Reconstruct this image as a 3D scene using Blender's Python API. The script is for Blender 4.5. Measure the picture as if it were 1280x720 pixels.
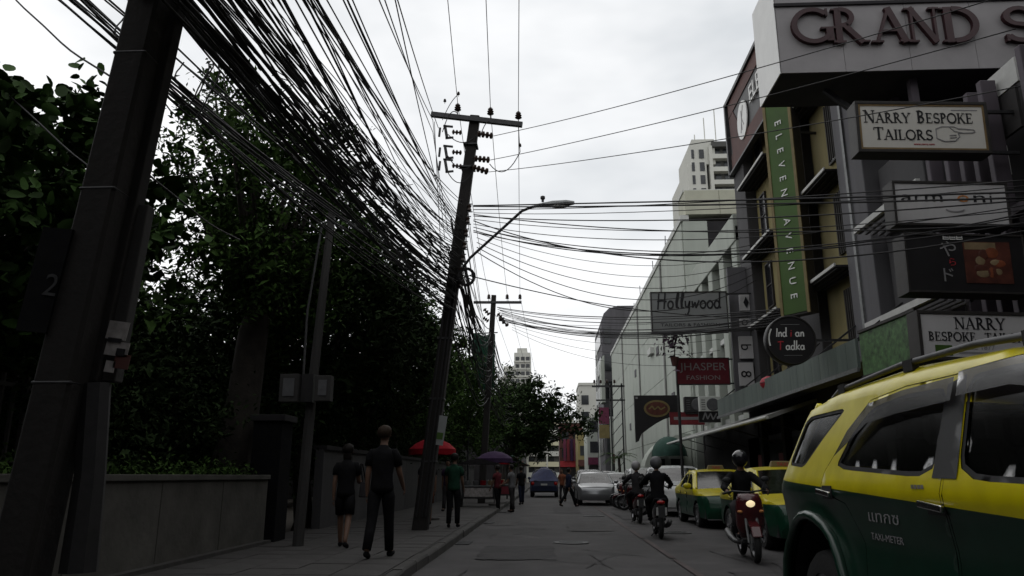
import bpy, bmesh, math, random
import numpy as np
from mathutils import Vector, Matrix, Quaternion
from mathutils.geometry import delaunay_2d_cdt

for o in list(bpy.data.objects):
    bpy.data.objects.remove(o)
scene = bpy.context.scene
C = scene.collection
R = math.radians
random.seed(7)

# ------------------------------------------------------------------ camera
FPX, EYE = 930.0, 1.3
PITCH = math.atan(235 / FPX)
YAW = math.atan(45 / math.hypot(235, FPX))
cam_data = bpy.data.cameras.new("camera")
cam = bpy.data.objects.new("camera", cam_data)
C.objects.link(cam)
cam_data.sensor_width = 36.0
cam_data.lens = 36.0 * FPX / 1280.0
cam_data.clip_start = 0.05
cam_data.clip_end = 6000
cam.location = (0, 0, EYE)
cam.rotation_euler = (math.pi / 2 + PITCH, 0, YAW)
scene.camera = cam

# ------------------------------------------------------------------ sky, sun, exposure
SUN_EL, SUN_AZ = R(58), R(25)
world = bpy.data.worlds.new("World")
scene.world = world
world.use_nodes = True
wn = world.node_tree
wn.nodes.clear()
w_out = wn.nodes.new("ShaderNodeOutputWorld")
w_bg = wn.nodes.new("ShaderNodeBackground")
w_bg.inputs["Strength"].default_value = 0.1
w_sky = wn.nodes.new("ShaderNodeTexSky")
w_sky.sky_type = 'NISHITA'
w_sky.sun_disc = False
w_sky.sun_elevation = SUN_EL
w_sky.sun_rotation = SUN_AZ
w_tc = wn.nodes.new("ShaderNodeTexCoord")
w_map = wn.nodes.new("ShaderNodeMapping")
w_map.inputs["Scale"].default_value = (1.0, 1.0, 2.4)
w_map.inputs["Location"].default_value = (0.35, 0.1, 0.0)
w_noise = wn.nodes.new("ShaderNodeTexNoise")
w_noise.inputs["Scale"].default_value = 1.7
w_noise.inputs["Detail"].default_value = 5.0
w_noise.inputs["Roughness"].default_value = 0.5
w_ramp = wn.nodes.new("ShaderNodeValToRGB")
w_ramp.color_ramp.elements[0].position = 0.36
w_ramp.color_ramp.elements[0].color = (0.62, 0.645, 0.665, 1)
w_ramp.color_ramp.elements[1].position = 0.60
w_ramp.color_ramp.elements[1].color = (1.0, 1.0, 1.0, 1)
w_mul = wn.nodes.new("ShaderNodeVectorMath")
w_mul.operation = 'SCALE'
w_mul.inputs["Scale"].default_value = 11.5
w_mix = wn.nodes.new("ShaderNodeMix")
w_mix.data_type = 'RGBA'
w_mix.inputs[0].default_value = 0.94          # the cloud deck covers nearly all of the blue
wn.links.new(w_tc.outputs["Generated"], w_map.inputs["Vector"])
wn.links.new(w_map.outputs["Vector"], w_noise.inputs["Vector"])
wn.links.new(w_noise.outputs["Fac"], w_ramp.inputs["Fac"])
wn.links.new(w_ramp.outputs["Color"], w_mul.inputs[0])
wn.links.new(w_sky.outputs["Color"], w_mix.inputs[6])
wn.links.new(w_mul.outputs["Vector"], w_mix.inputs[7])
wn.links.new(w_mix.outputs[2], w_bg.inputs["Color"])
wn.links.new(w_bg.outputs["Background"], w_out.inputs["Surface"])

sun_data = bpy.data.lights.new("sun", 'SUN')
sun_data.energy = 0.5
sun_data.angle = R(85)
sun_data.color = (1.0, 0.97, 0.92)
sun = bpy.data.objects.new("sun", sun_data)
C.objects.link(sun)
# towards the sun: ahead and to the right
sd = Vector((math.sin(SUN_AZ) * math.cos(SUN_EL), math.cos(SUN_AZ) * math.cos(SUN_EL), math.sin(SUN_EL)))
sun.rotation_euler = sd.to_track_quat('Z', 'Y').to_euler()

vs = scene.view_settings
vs.view_transform = 'Standard'
vs.look = 'None'
vs.exposure = 0.0
vs.gamma = 1.0
vs.use_curve_mapping = False
scene.cycles.use_denoising = True
scene.cycles.max_bounces = 6
scene.cycles.transparent_max_bounces = 12
scene.cycles.caustics_reflective = False
scene.cycles.caustics_refractive = False

# ------------------------------------------------------------------ survey helpers: from a sight line to a place
def sight(px, py):
    r, u, f = px - 640, 360 - py, FPX
    f2 = f * math.cos(PITCH) - u * math.sin(PITCH)
    u2 = f * math.sin(PITCH) + u * math.cos(PITCH)
    return Vector((r * math.cos(YAW) - f2 * math.sin(YAW), r * math.sin(YAW) + f2 * math.cos(YAW), u2))
def ax(px, py, X):
    d = sight(px, py); t = X / d.x
    return Vector((X, d.y * t, EYE + d.z * t))
def ay(px, py, Y):
    d = sight(px, py); t = Y / d.y
    return Vector((d.x * t, Y, EYE + d.z * t))
def az(px, py, Z):
    d = sight(px, py); t = (Z - EYE) / d.z
    return Vector((d.x * t, d.y * t, Z))

# ------------------------------------------------------------------ materials
MATS = {}
def mat(name, rgb, rough=0.7, var=0.25, scale=6.0, bump=0.0, metal=0.0, spec=0.4, streak=False, emit=0.0, coat=0.0, island=False, bscale=None, dirt=0.0):
    if name in MATS:
        return MATS[name]
    m = bpy.data.materials.new(name)
    m.use_nodes = True
    nt = m.node_tree
    b = nt.nodes["Principled BSDF"]
    b.inputs["Roughness"].default_value = rough
    b.inputs["Metallic"].default_value = metal
    b.inputs["Specular IOR Level"].default_value = spec
    b.inputs["Coat Weight"].default_value = coat
    b.inputs["Coat Roughness"].default_value = 0.06
    tc = nt.nodes.new("ShaderNodeTexCoord")
    mp = nt.nodes.new("ShaderNodeMapping")
    if streak:
        mp.inputs["Scale"].default_value = (1.0, 1.0, 0.12)
    nz = nt.nodes.new("ShaderNodeTexNoise")
    nz.inputs["Scale"].default_value = scale
    nz.inputs["Detail"].default_value = 6
    nz.inputs["Roughness"].default_value = 0.62
    rp = nt.nodes.new("ShaderNodeValToRGB")
    rp.color_ramp.elements[0].position = 0.3
    rp.color_ramp.elements[1].position = 0.7
    lo = tuple(c * (1 - var) for c in rgb) + (1,)
    hi = tuple(min(1, c * (1 + var)) for c in rgb) + (1,)
    rp.color_ramp.elements[0].color = lo
    rp.color_ramp.elements[1].color = hi
    nt.links.new(tc.outputs["Object"], mp.inputs["Vector"])
    nt.links.new(mp.outputs["Vector"], nz.inputs["Vector"])
    col = rp.outputs["Color"]
    if island:
        geo = nt.nodes.new("ShaderNodeNewGeometry")
        nt.links.new(geo.outputs["Random Per Island"], rp.inputs["Fac"])
        rp.color_ramp.elements[0].position = 0.0
        rp.color_ramp.elements[1].position = 1.0
    else:
        nt.links.new(nz.outputs["Fac"], rp.inputs["Fac"])
    if dirt > 0:
        n3 = nt.nodes.new("ShaderNodeTexNoise")
        n3.inputs["Scale"].default_value = scale * 0.22
        n3.inputs["Detail"].default_value = 8
        r3 = nt.nodes.new("ShaderNodeValToRGB")
        r3.color_ramp.elements[0].position = 0.45
        r3.color_ramp.elements[1].position = 0.72
        nt.links.new(mp.outputs["Vector"], n3.inputs["Vector"])
        nt.links.new(n3.outputs["Fac"], r3.inputs["Fac"])
        mu = nt.nodes.new("ShaderNodeMath"); mu.operation = 'MULTIPLY'
        mu.inputs[1].default_value = dirt
        nt.links.new(r3.outputs["Color"], mu.inputs[0])
        mx = nt.nodes.new("ShaderNodeMix"); mx.data_type = 'RGBA'
        nt.links.new(mu.outputs[0], mx.inputs[0])
        nt.links.new(col, mx.inputs[6])
        mx.inputs[7].default_value = (rgb[0] * 0.28 + 0.004, rgb[1] * 0.27 + 0.004, rgb[2] * 0.25 + 0.003, 1)
        col = mx.outputs[2]
    nt.links.new(col, b.inputs["Base Color"])
    if bump > 0:
        n2 = nt.nodes.new("ShaderNodeTexNoise")
        n2.inputs["Scale"].default_value = bscale or scale * 7
        n2.inputs["Detail"].default_value = 4
        bp = nt.nodes.new("ShaderNodeBump")
        bp.inputs["Strength"].default_value = bump
        bp.inputs["Distance"].default_value = 0.02
        nt.links.new(tc.outputs["Object"], n2.inputs["Vector"])
        nt.links.new(n2.outputs["Fac"], bp.inputs["Height"])
        nt.links.new(bp.outputs["Normal"], b.inputs["Normal"])
    if emit > 0:
        nt.links.new(col, b.inputs["Emission Color"])
        b.inputs["Emission Strength"].default_value = emit
    MATS[name] = m
    return m

def glass_mat(name, tint, rough=0.02, ior=1.5):
    m = bpy.data.materials.new(name); m.use_nodes = True
    nt = m.node_tree; nt.nodes.clear()
    out = nt.nodes.new("ShaderNodeOutputMaterial")
    mix = nt.nodes.new("ShaderNodeMixShader")
    lw_ = nt.nodes.new("ShaderNodeLayerWeight"); lw_.inputs["Blend"].default_value = 0.5
    pw = nt.nodes.new("ShaderNodeMath"); pw.operation = 'POWER'; pw.inputs[1].default_value = 3.2
    fr = nt.nodes.new("ShaderNodeMath"); fr.operation = 'MULTIPLY_ADD'; fr.use_clamp = True
    fr.inputs[1].default_value = 0.75; fr.inputs[2].default_value = ((ior-1)/(ior+1))**2
    nt.links.new(lw_.outputs["Facing"], pw.inputs[0]); nt.links.new(pw.outputs[0], fr.inputs[0])
    tr = nt.nodes.new("ShaderNodeBsdfTransparent"); tr.inputs["Color"].default_value = tint + (1,)
    gl = nt.nodes.new("ShaderNodeBsdfGlossy"); gl.inputs["Roughness"].default_value = rough
    nz = nt.nodes.new("ShaderNodeTexNoise"); nz.inputs["Scale"].default_value = 3.0
    rp = nt.nodes.new("ShaderNodeValToRGB")
    rp.color_ramp.elements[0].color = (0.55, 0.55, 0.55, 1); rp.color_ramp.elements[1].color = (0.95, 0.95, 0.95, 1)
    nt.links.new(nz.outputs["Fac"], rp.inputs["Fac"]); nt.links.new(rp.outputs["Color"], gl.inputs["Color"])
    nt.links.new(fr.outputs[0], mix.inputs["Fac"])
    nt.links.new(tr.outputs["BSDF"], mix.inputs[1]); nt.links.new(gl.outputs["BSDF"], mix.inputs[2])
    nt.links.new(mix.outputs["Shader"], out.inputs["Surface"])
    MATS[name] = m
    return m

def two_tone(name, upper, lower, a, b, rough=0.28):
    """taxi paint: one colour above the line z = a + b*y, another below"""
    m = bpy.data.materials.new(name); m.use_nodes = True
    nt = m.node_tree
    p = nt.nodes["Principled BSDF"]
    p.inputs["Roughness"].default_value = rough
    p.inputs["Coat Weight"].default_value = 0.25
    p.inputs["Specular IOR Level"].default_value = 0.3
    p.inputs["Coat Roughness"].default_value = 0.08
    tc = nt.nodes.new("ShaderNodeTexCoord")
    sp = nt.nodes.new("ShaderNodeSeparateXYZ")
    nt.links.new(tc.outputs["Object"], sp.inputs[0])
    mu = nt.nodes.new("ShaderNodeMath"); mu.operation = 'MULTIPLY_ADD'
    mu.inputs[1].default_value = b; mu.inputs[2].default_value = a
    nt.links.new(sp.outputs["Y"], mu.inputs[0])
    gt = nt.nodes.new("ShaderNodeMath"); gt.operation = 'GREATER_THAN'
    nt.links.new(sp.outputs["Z"], gt.inputs[0]); nt.links.new(mu.outputs[0], gt.inputs[1])
    nz = nt.nodes.new("ShaderNodeTexNoise"); nz.inputs["Scale"].default_value = 5; nz.inputs["Detail"].default_value = 7
    nt.links.new(tc.outputs["Object"], nz.inputs["Vector"])
    mx = nt.nodes.new("ShaderNodeMix"); mx.data_type = 'RGBA'
    nt.links.new(gt.outputs[0], mx.inputs[0])
    mx.inputs[6].default_value = lower + (1,); mx.inputs[7].default_value = upper + (1,)
    m2 = nt.nodes.new("ShaderNodeMix"); m2.data_type = 'RGBA'; m2.blend_type = 'MULTIPLY'
    r = nt.nodes.new("ShaderNodeValToRGB")
    r.color_ramp.elements[0].position = .3; r.color_ramp.elements[0].color = (.8, .78, .74, 1)
    r.color_ramp.elements[1].position = .65; r.color_ramp.elements[1].color = (1, 1, 1, 1)
    nt.links.new(nz.outputs["Fac"], r.inputs["Fac"])
    m2.inputs[0].default_value = 1.0
    nt.links.new(mx.outputs[2], m2.inputs[6]); nt.links.new(r.outputs["Color"], m2.inputs[7])
    nt.links.new(m2.outputs[2], p.inputs["Base Color"])
    rr = nt.nodes.new("ShaderNodeMapRange")
    rr.inputs[3].default_value = rough * 1.5; rr.inputs[4].default_value = rough * 0.8
    nt.links.new(nz.outputs["Fac"], rr.inputs[0]); nt.links.new(rr.outputs[0], p.inputs["Roughness"])
    MATS[name] = m
    return m

# ------------------------------------------------------------------ object helpers
def tag(o, label=None, cat=None, group=None, kind=None):
    if label: o["label"] = label
    if cat: o["category"] = cat
    if group: o["group"] = group
    if kind: o["kind"] = kind
    return o
def thing(name, label, cat, loc=(0, 0, 0), rz=0.0, group=None):
    o = bpy.data.objects.new(name, None)
    o.empty_display_size = 0.2
    C.objects.link(o)
    o.location = loc
    o.rotation_euler = (0, 0, rz)
    return tag(o, label, cat, group)
def copy_tree(o, parent=None):
    c = o.copy(); C.objects.link(c)
    if parent is not None: c.parent = parent
    for ch in [x for x in bpy.data.objects if x.parent == o]:
        copy_tree(ch, c)
    return c

class MB:
    def __init__(s): s.v = []; s.f = []
    def add(s, vs, fs):
        n = len(s.v)
        s.v += [tuple(v) for v in vs]
        s.f += [tuple(i + n for i in f) for f in fs]
        return s
    def box(s, x0, x1, y0, y1, z0, z1):
        x0, x1 = sorted((x0, x1)); y0, y1 = sorted((y0, y1)); z0, z1 = sorted((z0, z1))
        return s.add([(x0,y0,z0),(x1,y0,z0),(x1,y1,z0),(x0,y1,z0),(x0,y0,z1),(x1,y0,z1),(x1,y1,z1),(x0,y1,z1)],
                     [(3,2,1,0),(4,5,6,7),(0,1,5,4),(1,2,6,5),(2,3,7,6),(3,0,4,7)])
    def hexa(s, p):   # 8 points: bottom 4, top 4
        return s.add(p, [(3,2,1,0),(4,5,6,7),(0,1,5,4),(1,2,6,5),(2,3,7,6),(3,0,4,7)])
    def beam(s, a, b, w, h, up=(0, 0, 1)):
        a = Vector(a); b = Vector(b); d = (b - a).normalized(); up = Vector(up)
        if abs(d.dot(up)) > .98: up = Vector((0, 1, 0))
        x = d.cross(up).normalized() * (w / 2); z = x.cross(d).normalized() * (h / 2)
        return s.hexa([a - x - z, a + x - z, b + x - z, b - x - z, a - x + z, a + x + z, b + x + z, b - x + z])
    def tube(s, pts, r, n=8, cap=True):
        pts = [Vector(p) for p in pts]
        k = len(pts)
        rs = r if hasattr(r, '__len__') else [r] * k
        base = len(s.v)
        t0 = (pts[1] - pts[0]).normalized()
        u = t0.cross(Vector((0, 0, 1)))
        if u.length < .05: u = t0.cross(Vector((1, 0, 0)))
        u.normalize()
        for i, p in enumerate(pts):
            t = (pts[min(i + 1, k - 1)] - pts[max(i - 1, 0)]).normalized()
            u = (u - t * u.dot(t))
            if u.length < 1e-5: u = t.orthogonal()
            u.normalize(); w = t.cross(u)
            for j in range(n):
                a = 2 * math.pi * j / n
                s.v.append(tuple(p + (u * math.cos(a) + w * math.sin(a)) * rs[i]))
        for i in range(k - 1):
            for j in range(n):
                j2 = (j + 1) % n
                s.f.append((base + i*n + j, base + i*n + j2, base + (i+1)*n + j2, base + (i+1)*n + j))
        if cap:
            s.f.append(tuple(base + j for j in range(n))[::-1])
            s.f.append(tuple(base + (k-1)*n + j for j in range(n)))
        return s
    def lathe(s, prof, n=16, c=(0, 0, 0), axis='z', cap=True):
        base = len(s.v); c = Vector(c)
        for (r, h) in prof:
            for j in range(n):
                a = 2 * math.pi * j / n
                p, q = r * math.cos(a), r * math.sin(a)
                v = {'z': (p, q, h), 'x': (h, p, q), 'y': (q, h, p)}[axis]
                s.v.append(tuple(c + Vector(v)))
        for i in range(len(prof) - 1):
            for j in range(n):
                j2 = (j + 1) % n
                s.f.append((base+i*n+j, base+i*n+j2, base+(i+1)*n+j2, base+(i+1)*n+j))
        if cap:
            s.f.append(tuple(base + j for j in range(n))[::-1])
            s.f.append(tuple(base + (len(prof)-1)*n + j for j in range(n)))
        return s
    def ball(s, c, r, n=12, m=8):
        if not hasattr(r, '__len__'): r = (r, r, r)
        base = len(s.v)
        for i in range(m + 1):
            t = math.pi * i / m
            for j in range(n):
                a = 2 * math.pi * j / n
                s.v.append((c[0] + r[0]*math.sin(t)*math.cos(a), c[1] + r[1]*math.sin(t)*math.sin(a), c[2] + r[2]*math.cos(t)))
        for i in range(m):
            for j in range(n):
                j2 = (j + 1) % n
                s.f.append((base+i*n+j, base+(i+1)*n+j, base+(i+1)*n+j2, base+i*n+j2))
        return s
    def prism(s, poly, h0, h1, axis='z'):
        """poly: 2-d outline, counter clockwise; axis z:(x,y) x:(y,z) y:(x,z)"""
        n = len(poly); base = len(s.v)
        for h in (h0, h1):
            for (p, q) in poly:
                s.v.append({'z': (p, q, h), 'x': (h, p, q), 'y': (p, h, q)}[axis])
        s.f.append(tuple(base + i for i in range(n))[::-1]); s.f.append(tuple(base + n + i for i in range(n)))
        for i in range(n):
            j = (i + 1) % n
            s.f.append((base+i, base+j, base+n+j, base+n+i))
        return s
    def xform(s, M):
        s.v = [tuple(M @ Vector(v)) for v in s.v]; return s
    def merge(s, o): return s.add(o.v, o.f)
    def mesh(s, name):
        me = bpy.data.meshes.new(name)
        me.from_pydata(s.v, [], s.f)
        bm = bmesh.new(); bm.from_mesh(me)
        bmesh.ops.recalc_face_normals(bm, faces=bm.faces)
        bm.to_mesh(me); bm.free()
        return me
    def build(s, name, m, parent=None, smooth=False, bevel=0.0, world=False, loc=None):
        if world and parent is not None:
            p = parent
            off = Vector((0, 0, 0))
            while p is not None:
                off += Vector(p.location); p = p.parent
            s.v = [(v[0]-off.x, v[1]-off.y, v[2]-off.z) for v in s.v]
        me = s.mesh(name)
        if isinstance(m, str): m = MATS[m]
        me.materials.append(m)
        if smooth:
            me.polygons.foreach_set("use_smooth", [True] * len(me.polygons))
            if smooth != 'full' and hasattr(me, 'set_sharp_from_angle'):
                me.set_sharp_from_angle(angle=R(40))
        o = bpy.data.objects.new(name, me)
        C.objects.link(o)
        if parent is not None: o.parent = parent
        if loc is not None: o.location = loc
        if bevel > 0:
            b = o.modifiers.new("bevel", 'BEVEL'); b.width = bevel; b.segments = 2; b.limit_method = 'ANGLE'; b.angle_limit = R(50)
        return o
def piece(me, name, parent, loc, rot=(0, 0, 0), scale=(1, 1, 1)):
    o = bpy.data.objects.new(name, me); C.objects.link(o)
    o.parent = parent; o.location = loc; o.rotation_euler = rot; o.scale = scale
    return o
def B(*a): return MB().box(*a)

# ------------------------------------------------------------------ lettering: strokes with and without serifs
def _st(mb, pts, w, d, k):
    z0, z1 = 0.0, d + 0.0006 * k
    for (x0, y0), (x1, y1) in zip(pts[:-1], pts[1:]):
        dx, dy = x1 - x0, y1 - y0
        l = math.hypot(dx, dy) or 1e-6
        nx, ny = -dy / l * w / 2, dx / l * w / 2
        ex, ey = dx / l * w * .12, dy / l * w * .12
        q = [(x0-ex+nx, y0-ey+ny), (x0-ex-nx, y0-ey-ny), (x1+ex-nx, y1+ey-ny), (x1+ex+nx, y1+ey+ny)]
        mb.hexa([(p[0], p[1], z0) for p in q] + [(p[0], p[1], z1) for p in q])
        z1 += 0.0003
def arc(cx, cy, rx, ry, a0, a1, n=12):
    return [(cx + rx*math.cos(R(a0 + (a1-a0)*i/n)), cy + ry*math.sin(R(a0 + (a1-a0)*i/n))) for i in range(n + 1)]
TK, TN, SF = .15, .065, .05
def _stem(x): return [([(x, 0), (x, 1)], TK), ([(x-.14, .025), (x+.14, .025)], SF), ([(x-.14, .975), (x+.14, .975)], SF)]
def _ft(x, y): return ([(x-.13, y), (x+.13, y)], SF)
SERIF = {
 'A': ([([(.06,0),(.38,1)],TN), ([(.36,1),(.7,0)],TK), ([(.17,.33),(.58,.33)],SF), _ft(.06,.025), _ft(.7,.025)], .82),
 'B': (_stem(.15)+[(arc(.2,.755,.26,.22,-90,90),.11), (arc(.2,.27,.31,.245,-90,90),.12)], .66),
 'D': (_stem(.15)+[([(.15,.97),(.28,.97)],SF), ([(.15,.03),(.28,.03)],SF), (arc(.26,.5,.44,.465,-90,90,18),.13)], .84),
 'E': (_stem(.15)+[([(.1,.97),(.55,.97)],SF), ([(.1,.52),(.42,.52)],SF), ([(.1,.03),(.58,.03)],SF), ([(.55,.97),(.55,.8)],.04), ([(.58,.03),(.58,.22)],.04), ([(.42,.42),(.42,.62)],.04)], .68),
 'G': ([(arc(.46,.5,.4,.47,48,330,22),.12), ([(.8,.06),(.8,.42)],TK), ([(.62,.42),(.94,.42)],SF), ([(.76,.78),(.76,.98)],.05)], .98),
 'H': (_stem(.15)+[(p if w != TK else p, w) for p, w in _stem(.68)]+[([(.15,.52),(.68,.52)],SF)], .85),
 'I': (_stem(.16), .34),
 'K': (_stem(.15)+[([(.2,.42),(.62,1)],TN), ([(.32,.58),(.68,0)],.14), _ft(.62,.975), _ft(.7,.025)], .8),
 'L': (_stem(.15)+[([(.1,.03),(.56,.03)],SF), ([(.56,.03),(.56,.24)],.05)], .62),
 'N': ([([(.12,0),(.12,1)],TN), ([(.1,1),(.7,0)],TK), ([(.72,0),(.72,1)],TN), _ft(.12,.025), _ft(.08,.975), _ft(.72,.975)], .88),
 'O': ([(arc(.45,.5,.39,.47,0,360,26),.12)], .92),
 'P': (_stem(.15)+[(arc(.2,.735,.28,.24,-90,90),.12)], .6),
 'R': (_stem(.15)+[(arc(.2,.735,.28,.24,-90,90),.12), ([(.3,.5),(.68,0)],.14), _ft(.72,.025)], .8),
 'S': ([(arc(.31,.735,.22,.235,25,270),.11), (arc(.31,.265,.24,.235,90,-155),.12), ([(.52,.8),(.52,.98)],.05), ([(.07,.02),(.07,.2)],.05)], .62),
 'T': ([([(.36,0),(.36,1)],TK), _ft(.36,.025), ([(.03,.97),(.69,.97)],SF), ([(.03,.98),(.03,.78)],.05), ([(.69,.98),(.69,.78)],.05)], .74),
 'Y': ([([(.37,0),(.37,.46)],TK), _ft(.37,.025), ([(.06,1),(.37,.45)],.14), ([(.7,1),(.37,.45)],TN), _ft(.08,.975), _ft(.68,.975)], .76),
 ' ': ([], .38),
}
HANDW = .1
HAND = {   # loose brush lettering
 'H': ([[(.08,-.05),(.12,1.05)], [(.55,-.02),(.6,1.08)], [(.02,.5),(.35,.56),(.72,.5)]], .78),
 'o': ([arc(.24,.26,.2,.26,80,440,14)], .52),
 'l': ([[(.16,.05),(.12,.5),(.22,1.1),(.3,1.15),(.3,.9),(.2,.4),(.2,.08),(.34,.04)]], .36),
 'y': ([[(.06,.52),(.1,.15),(.26,.05),(.4,.5)], [(.4,.52),(.36,-.2),(.22,-.5),(.06,-.4)]], .52),
 'w': ([[(.05,.5),(.1,.06),(.28,.42),(.36,.04),(.58,.54)]], .62),
 'd': ([arc(.22,.26,.19,.26,40,400,14), [(.42,1.1),(.42,.1),(.52,.02)]], .58),
 'I': ([[(.1,0),(.14,1)]], .26),
 'n': ([[(.06,0),(.08,.52)], [(.08,.36),(.24,.54),(.36,.42),(.38,0)]], .48),
 'i': ([[(.08,0),(.1,.5)], [(.1,.68),(.12,.74)]], .22),
 'a': ([arc(.22,.26,.19,.25,40,400,14), [(.4,.52),(.4,.1),(.5,.02)]], .56),
 'T': ([[(.3,0),(.32,.98)], [(0,.94),(.34,1.02),(.66,.96)]], .6),
 'k': ([[(.06,0),(.08,1.1)], [(.4,.56),(.12,.28),(.44,0)]], .5),
 ' ': ([], .3),
}
def serif_text(s, h, d=.01, gap=.04):
    mb = MB(); x = 0
    for ch in s:
        st, adv = SERIF[ch]
        for k, (pts, w) in enumerate(st):
            _st(mb, [(x + p[0]*h, p[1]*h) for p in pts], w*h, d, k)
        x += (adv + gap) * h
    return mb, x
def hand_text(s, h, d=.01, gap=.02, w=HANDW, slant=.08):
    mb = MB(); x = 0
    for ch in s:
        st, adv = HAND[ch]
        for k, pts in enumerate(st):
            _st(mb, [(x + (p[0] + slant*p[1])*h, p[1]*h) for p in pts], w*h, d, k)
        x += (adv + gap) * h
    return mb, x
def font_text(s, h, d=.006, width=None):
    cu = bpy.data.curves.new("txt", 'FONT'); cu.body = s; cu.size = h / .72; cu.extrude = d / 2; cu.resolution_u = 3
    ob = bpy.data.objects.new("txt", cu); C.objects.link(ob)
    bpy.context.view_layer.update()
    dg = bpy.context.evaluated_depsgraph_get()
    me = bpy.data.meshes.new_from_object(ob.evaluated_get(dg))
    mb = MB()
    mb.v = [tuple(v.co) for v in me.vertices]; mb.f = [tuple(p.vertices) for p in me.polygons]
    bpy.data.objects.remove(ob); bpy.data.curves.remove(cu); bpy.data.meshes.remove(me)
    if mb.v:
        x0 = min(v[0] for v in mb.v); x1 = max(v[0] for v in mb.v)
        sx = (width / (x1 - x0)) if width else 1
        mb.v = [((v[0]-x0)*sx, v[1], v[2] + d/2) for v in mb.v]
        wid = (x1 - x0) * sx
    else: wid = 0
    return mb, wid
def face_y(mb, x, z, y):      # lettering plane that faces the camera side (-y)
    return mb.xform(Matrix(((1,0,0,x),(0,0,-1,y),(0,1,0,z),(0,0,0,1))))
def face_x(mb, x, y, z):      # lettering on a wall that faces -x, reading from far to near
    return mb.xform(Matrix(((0,0,-1,x),(-1,0,0,y),(0,1,0,z),(0,0,0,1))))
# ------------------------------------------------------------------ material library
mat('asphalt', (.044,.041,.042), .85, .42, .9, .5, bscale=70, dirt=.55)
mat('paving', (.046,.043,.042), .9, .3, 2.5, .3, dirt=.4)
mat('kerbstone', (.05,.047,.045), .9, .3, 4, .3, dirt=.5)
mat('soil', (.05,.042,.032), .95, .4, 3, .4)
mat('red_line', (.058,.043,.042), .85, .45, 5, .2, dirt=.6)
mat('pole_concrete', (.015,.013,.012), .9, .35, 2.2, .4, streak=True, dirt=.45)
mat('pole_grey', (.04,.038,.037), .9, .3, 3, .3, streak=True)
mat('wall_concrete', (.078,.074,.066), .92, .3, 2.0, .35, dirt=.55)
mat('black_rubber', (.012,.012,.013), .7, .3, 8)
mat('cable_black', (.014,.013,.014), .65, .4, 12)
mat('cable_grey', (.05,.05,.052), .65, .4, 12)
mat('steel_dark', (.05,.05,.052), .5, .3, 10, metal=.6)
mat('steel_grey', (.09,.09,.09), .5, .25, 10, metal=.5)
mat('galvanised', (.18,.185,.185), .5, .25, 10, metal=.4)
mat('porcelain', (.045,.028,.022), .3, .2, 10)
mat('lamp_grey', (.2,.21,.21), .45, .2, 10)
mat('lamp_lens', (.4,.4,.38), .2, .1, 10)
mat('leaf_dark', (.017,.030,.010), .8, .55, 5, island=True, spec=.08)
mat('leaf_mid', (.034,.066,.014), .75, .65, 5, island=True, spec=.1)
mat('leaf_round', (.028,.060,.012), .7, .55, 5, island=True, spec=.12)
mat('bark', (.03,.025,.021), .95, .4, 4, .6, bscale=18)
mat('white_wall', (.41,.44,.39), .85, .10, 1.2, .1, streak=True, dirt=.28)
mat('white_trim', (.55,.56,.53), .7, .1, 2, dirt=.2)
mat('cream_wall', (.50,.50,.40), .85, .1, 1.5, dirt=.2)
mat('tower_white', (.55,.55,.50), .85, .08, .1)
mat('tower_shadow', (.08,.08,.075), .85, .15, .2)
mat('tower_cream', (.60,.57,.40), .85, .1, .1)
mat('grey_wall', (.055,.053,.056), .8, .2, 1.5, .15, streak=True, dirt=.35)
mat('mid_grey_wall', (.105,.102,.11), .8, .2, 1.5, .15, streak=True, dirt=.3)
mat('dark_wall', (.02,.018,.02), .85, .3, 1.5, .1)
mat('purple_grey', (.075,.062,.075), .7, .25, 2, streak=True, dirt=.3)
mat('yellow_wall', (.25,.21,.09), .85, .15, 1.5, .1, streak=True, dirt=.3)
mat('window_dark', (.012,.012,.014), .12, .3, 2, spec=.5)
mat('window_grey', (.03,.033,.036), .15, .4, 1.0, spec=.5)
mat('ledge_white', (.55,.55,.53), .7, .12, 3, dirt=.3)
mat('awning_green', (.12,.15,.135), .7, .2, 2.5, streak=True, dirt=.4)
mat('awning_grey', (.26,.26,.25), .6, .2, 2.5, dirt=.4)
mat('awning_dark_green', (.02,.06,.045), .8, .3, 3)
mat('shop_dark', (.018,.016,.016), .8, .5, 2)
mat('shop_red', (.18,.02,.025), .6, .3, 3)
mat('rust_red', (.085,.03,.024), .7, .25, 2, dirt=.35)
mat('sign_green', (.042,.095,.010), .6, .15, 2, dirt=.3)
mat('sign_gold', (.17,.13,.05), .6, .2, 3)
mat('sign_white', (.50,.49,.49), .55, .06, 2, dirt=.18)
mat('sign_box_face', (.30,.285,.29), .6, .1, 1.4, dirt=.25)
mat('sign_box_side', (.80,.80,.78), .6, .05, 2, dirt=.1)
mat('sign_ivory', (.62,.60,.55), .55, .06, 2, dirt=.15)
mat('sign_grey', (.23,.24,.24), .6, .1, 2, dirt=.2)
mat('sign_frame', (.025,.022,.02), .6, .3, 5)
mat('brass_frame', (.22,.15,.07), .5, .2, 5, metal=.3)
mat('letter_maroon', (.035,.009,.012), .5, .2, 5)
mat('letter_black', (.012,.012,.014), .5, .2, 5)
mat('letter_white', (.78,.78,.76), .5, .05, 5)
mat('letter_grey', (.24,.235,.24), .5, .05, 5)
mat('letter_red', (.4,.03,.04), .5, .1, 5)
mat('letter_orange', (.5,.2,.06), .5, .1, 5)
mat('sign_black', (.012,.011,.012), .5, .3, 4)
mat('sign_maroon', (.14,.012,.022), .6, .2, 3, dirt=.2)
mat('sign_magenta', (.12,.018,.05), .6, .2, 3)
mat('food_brown', (.085,.025,.016), .5, .6, 3.5)
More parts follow.
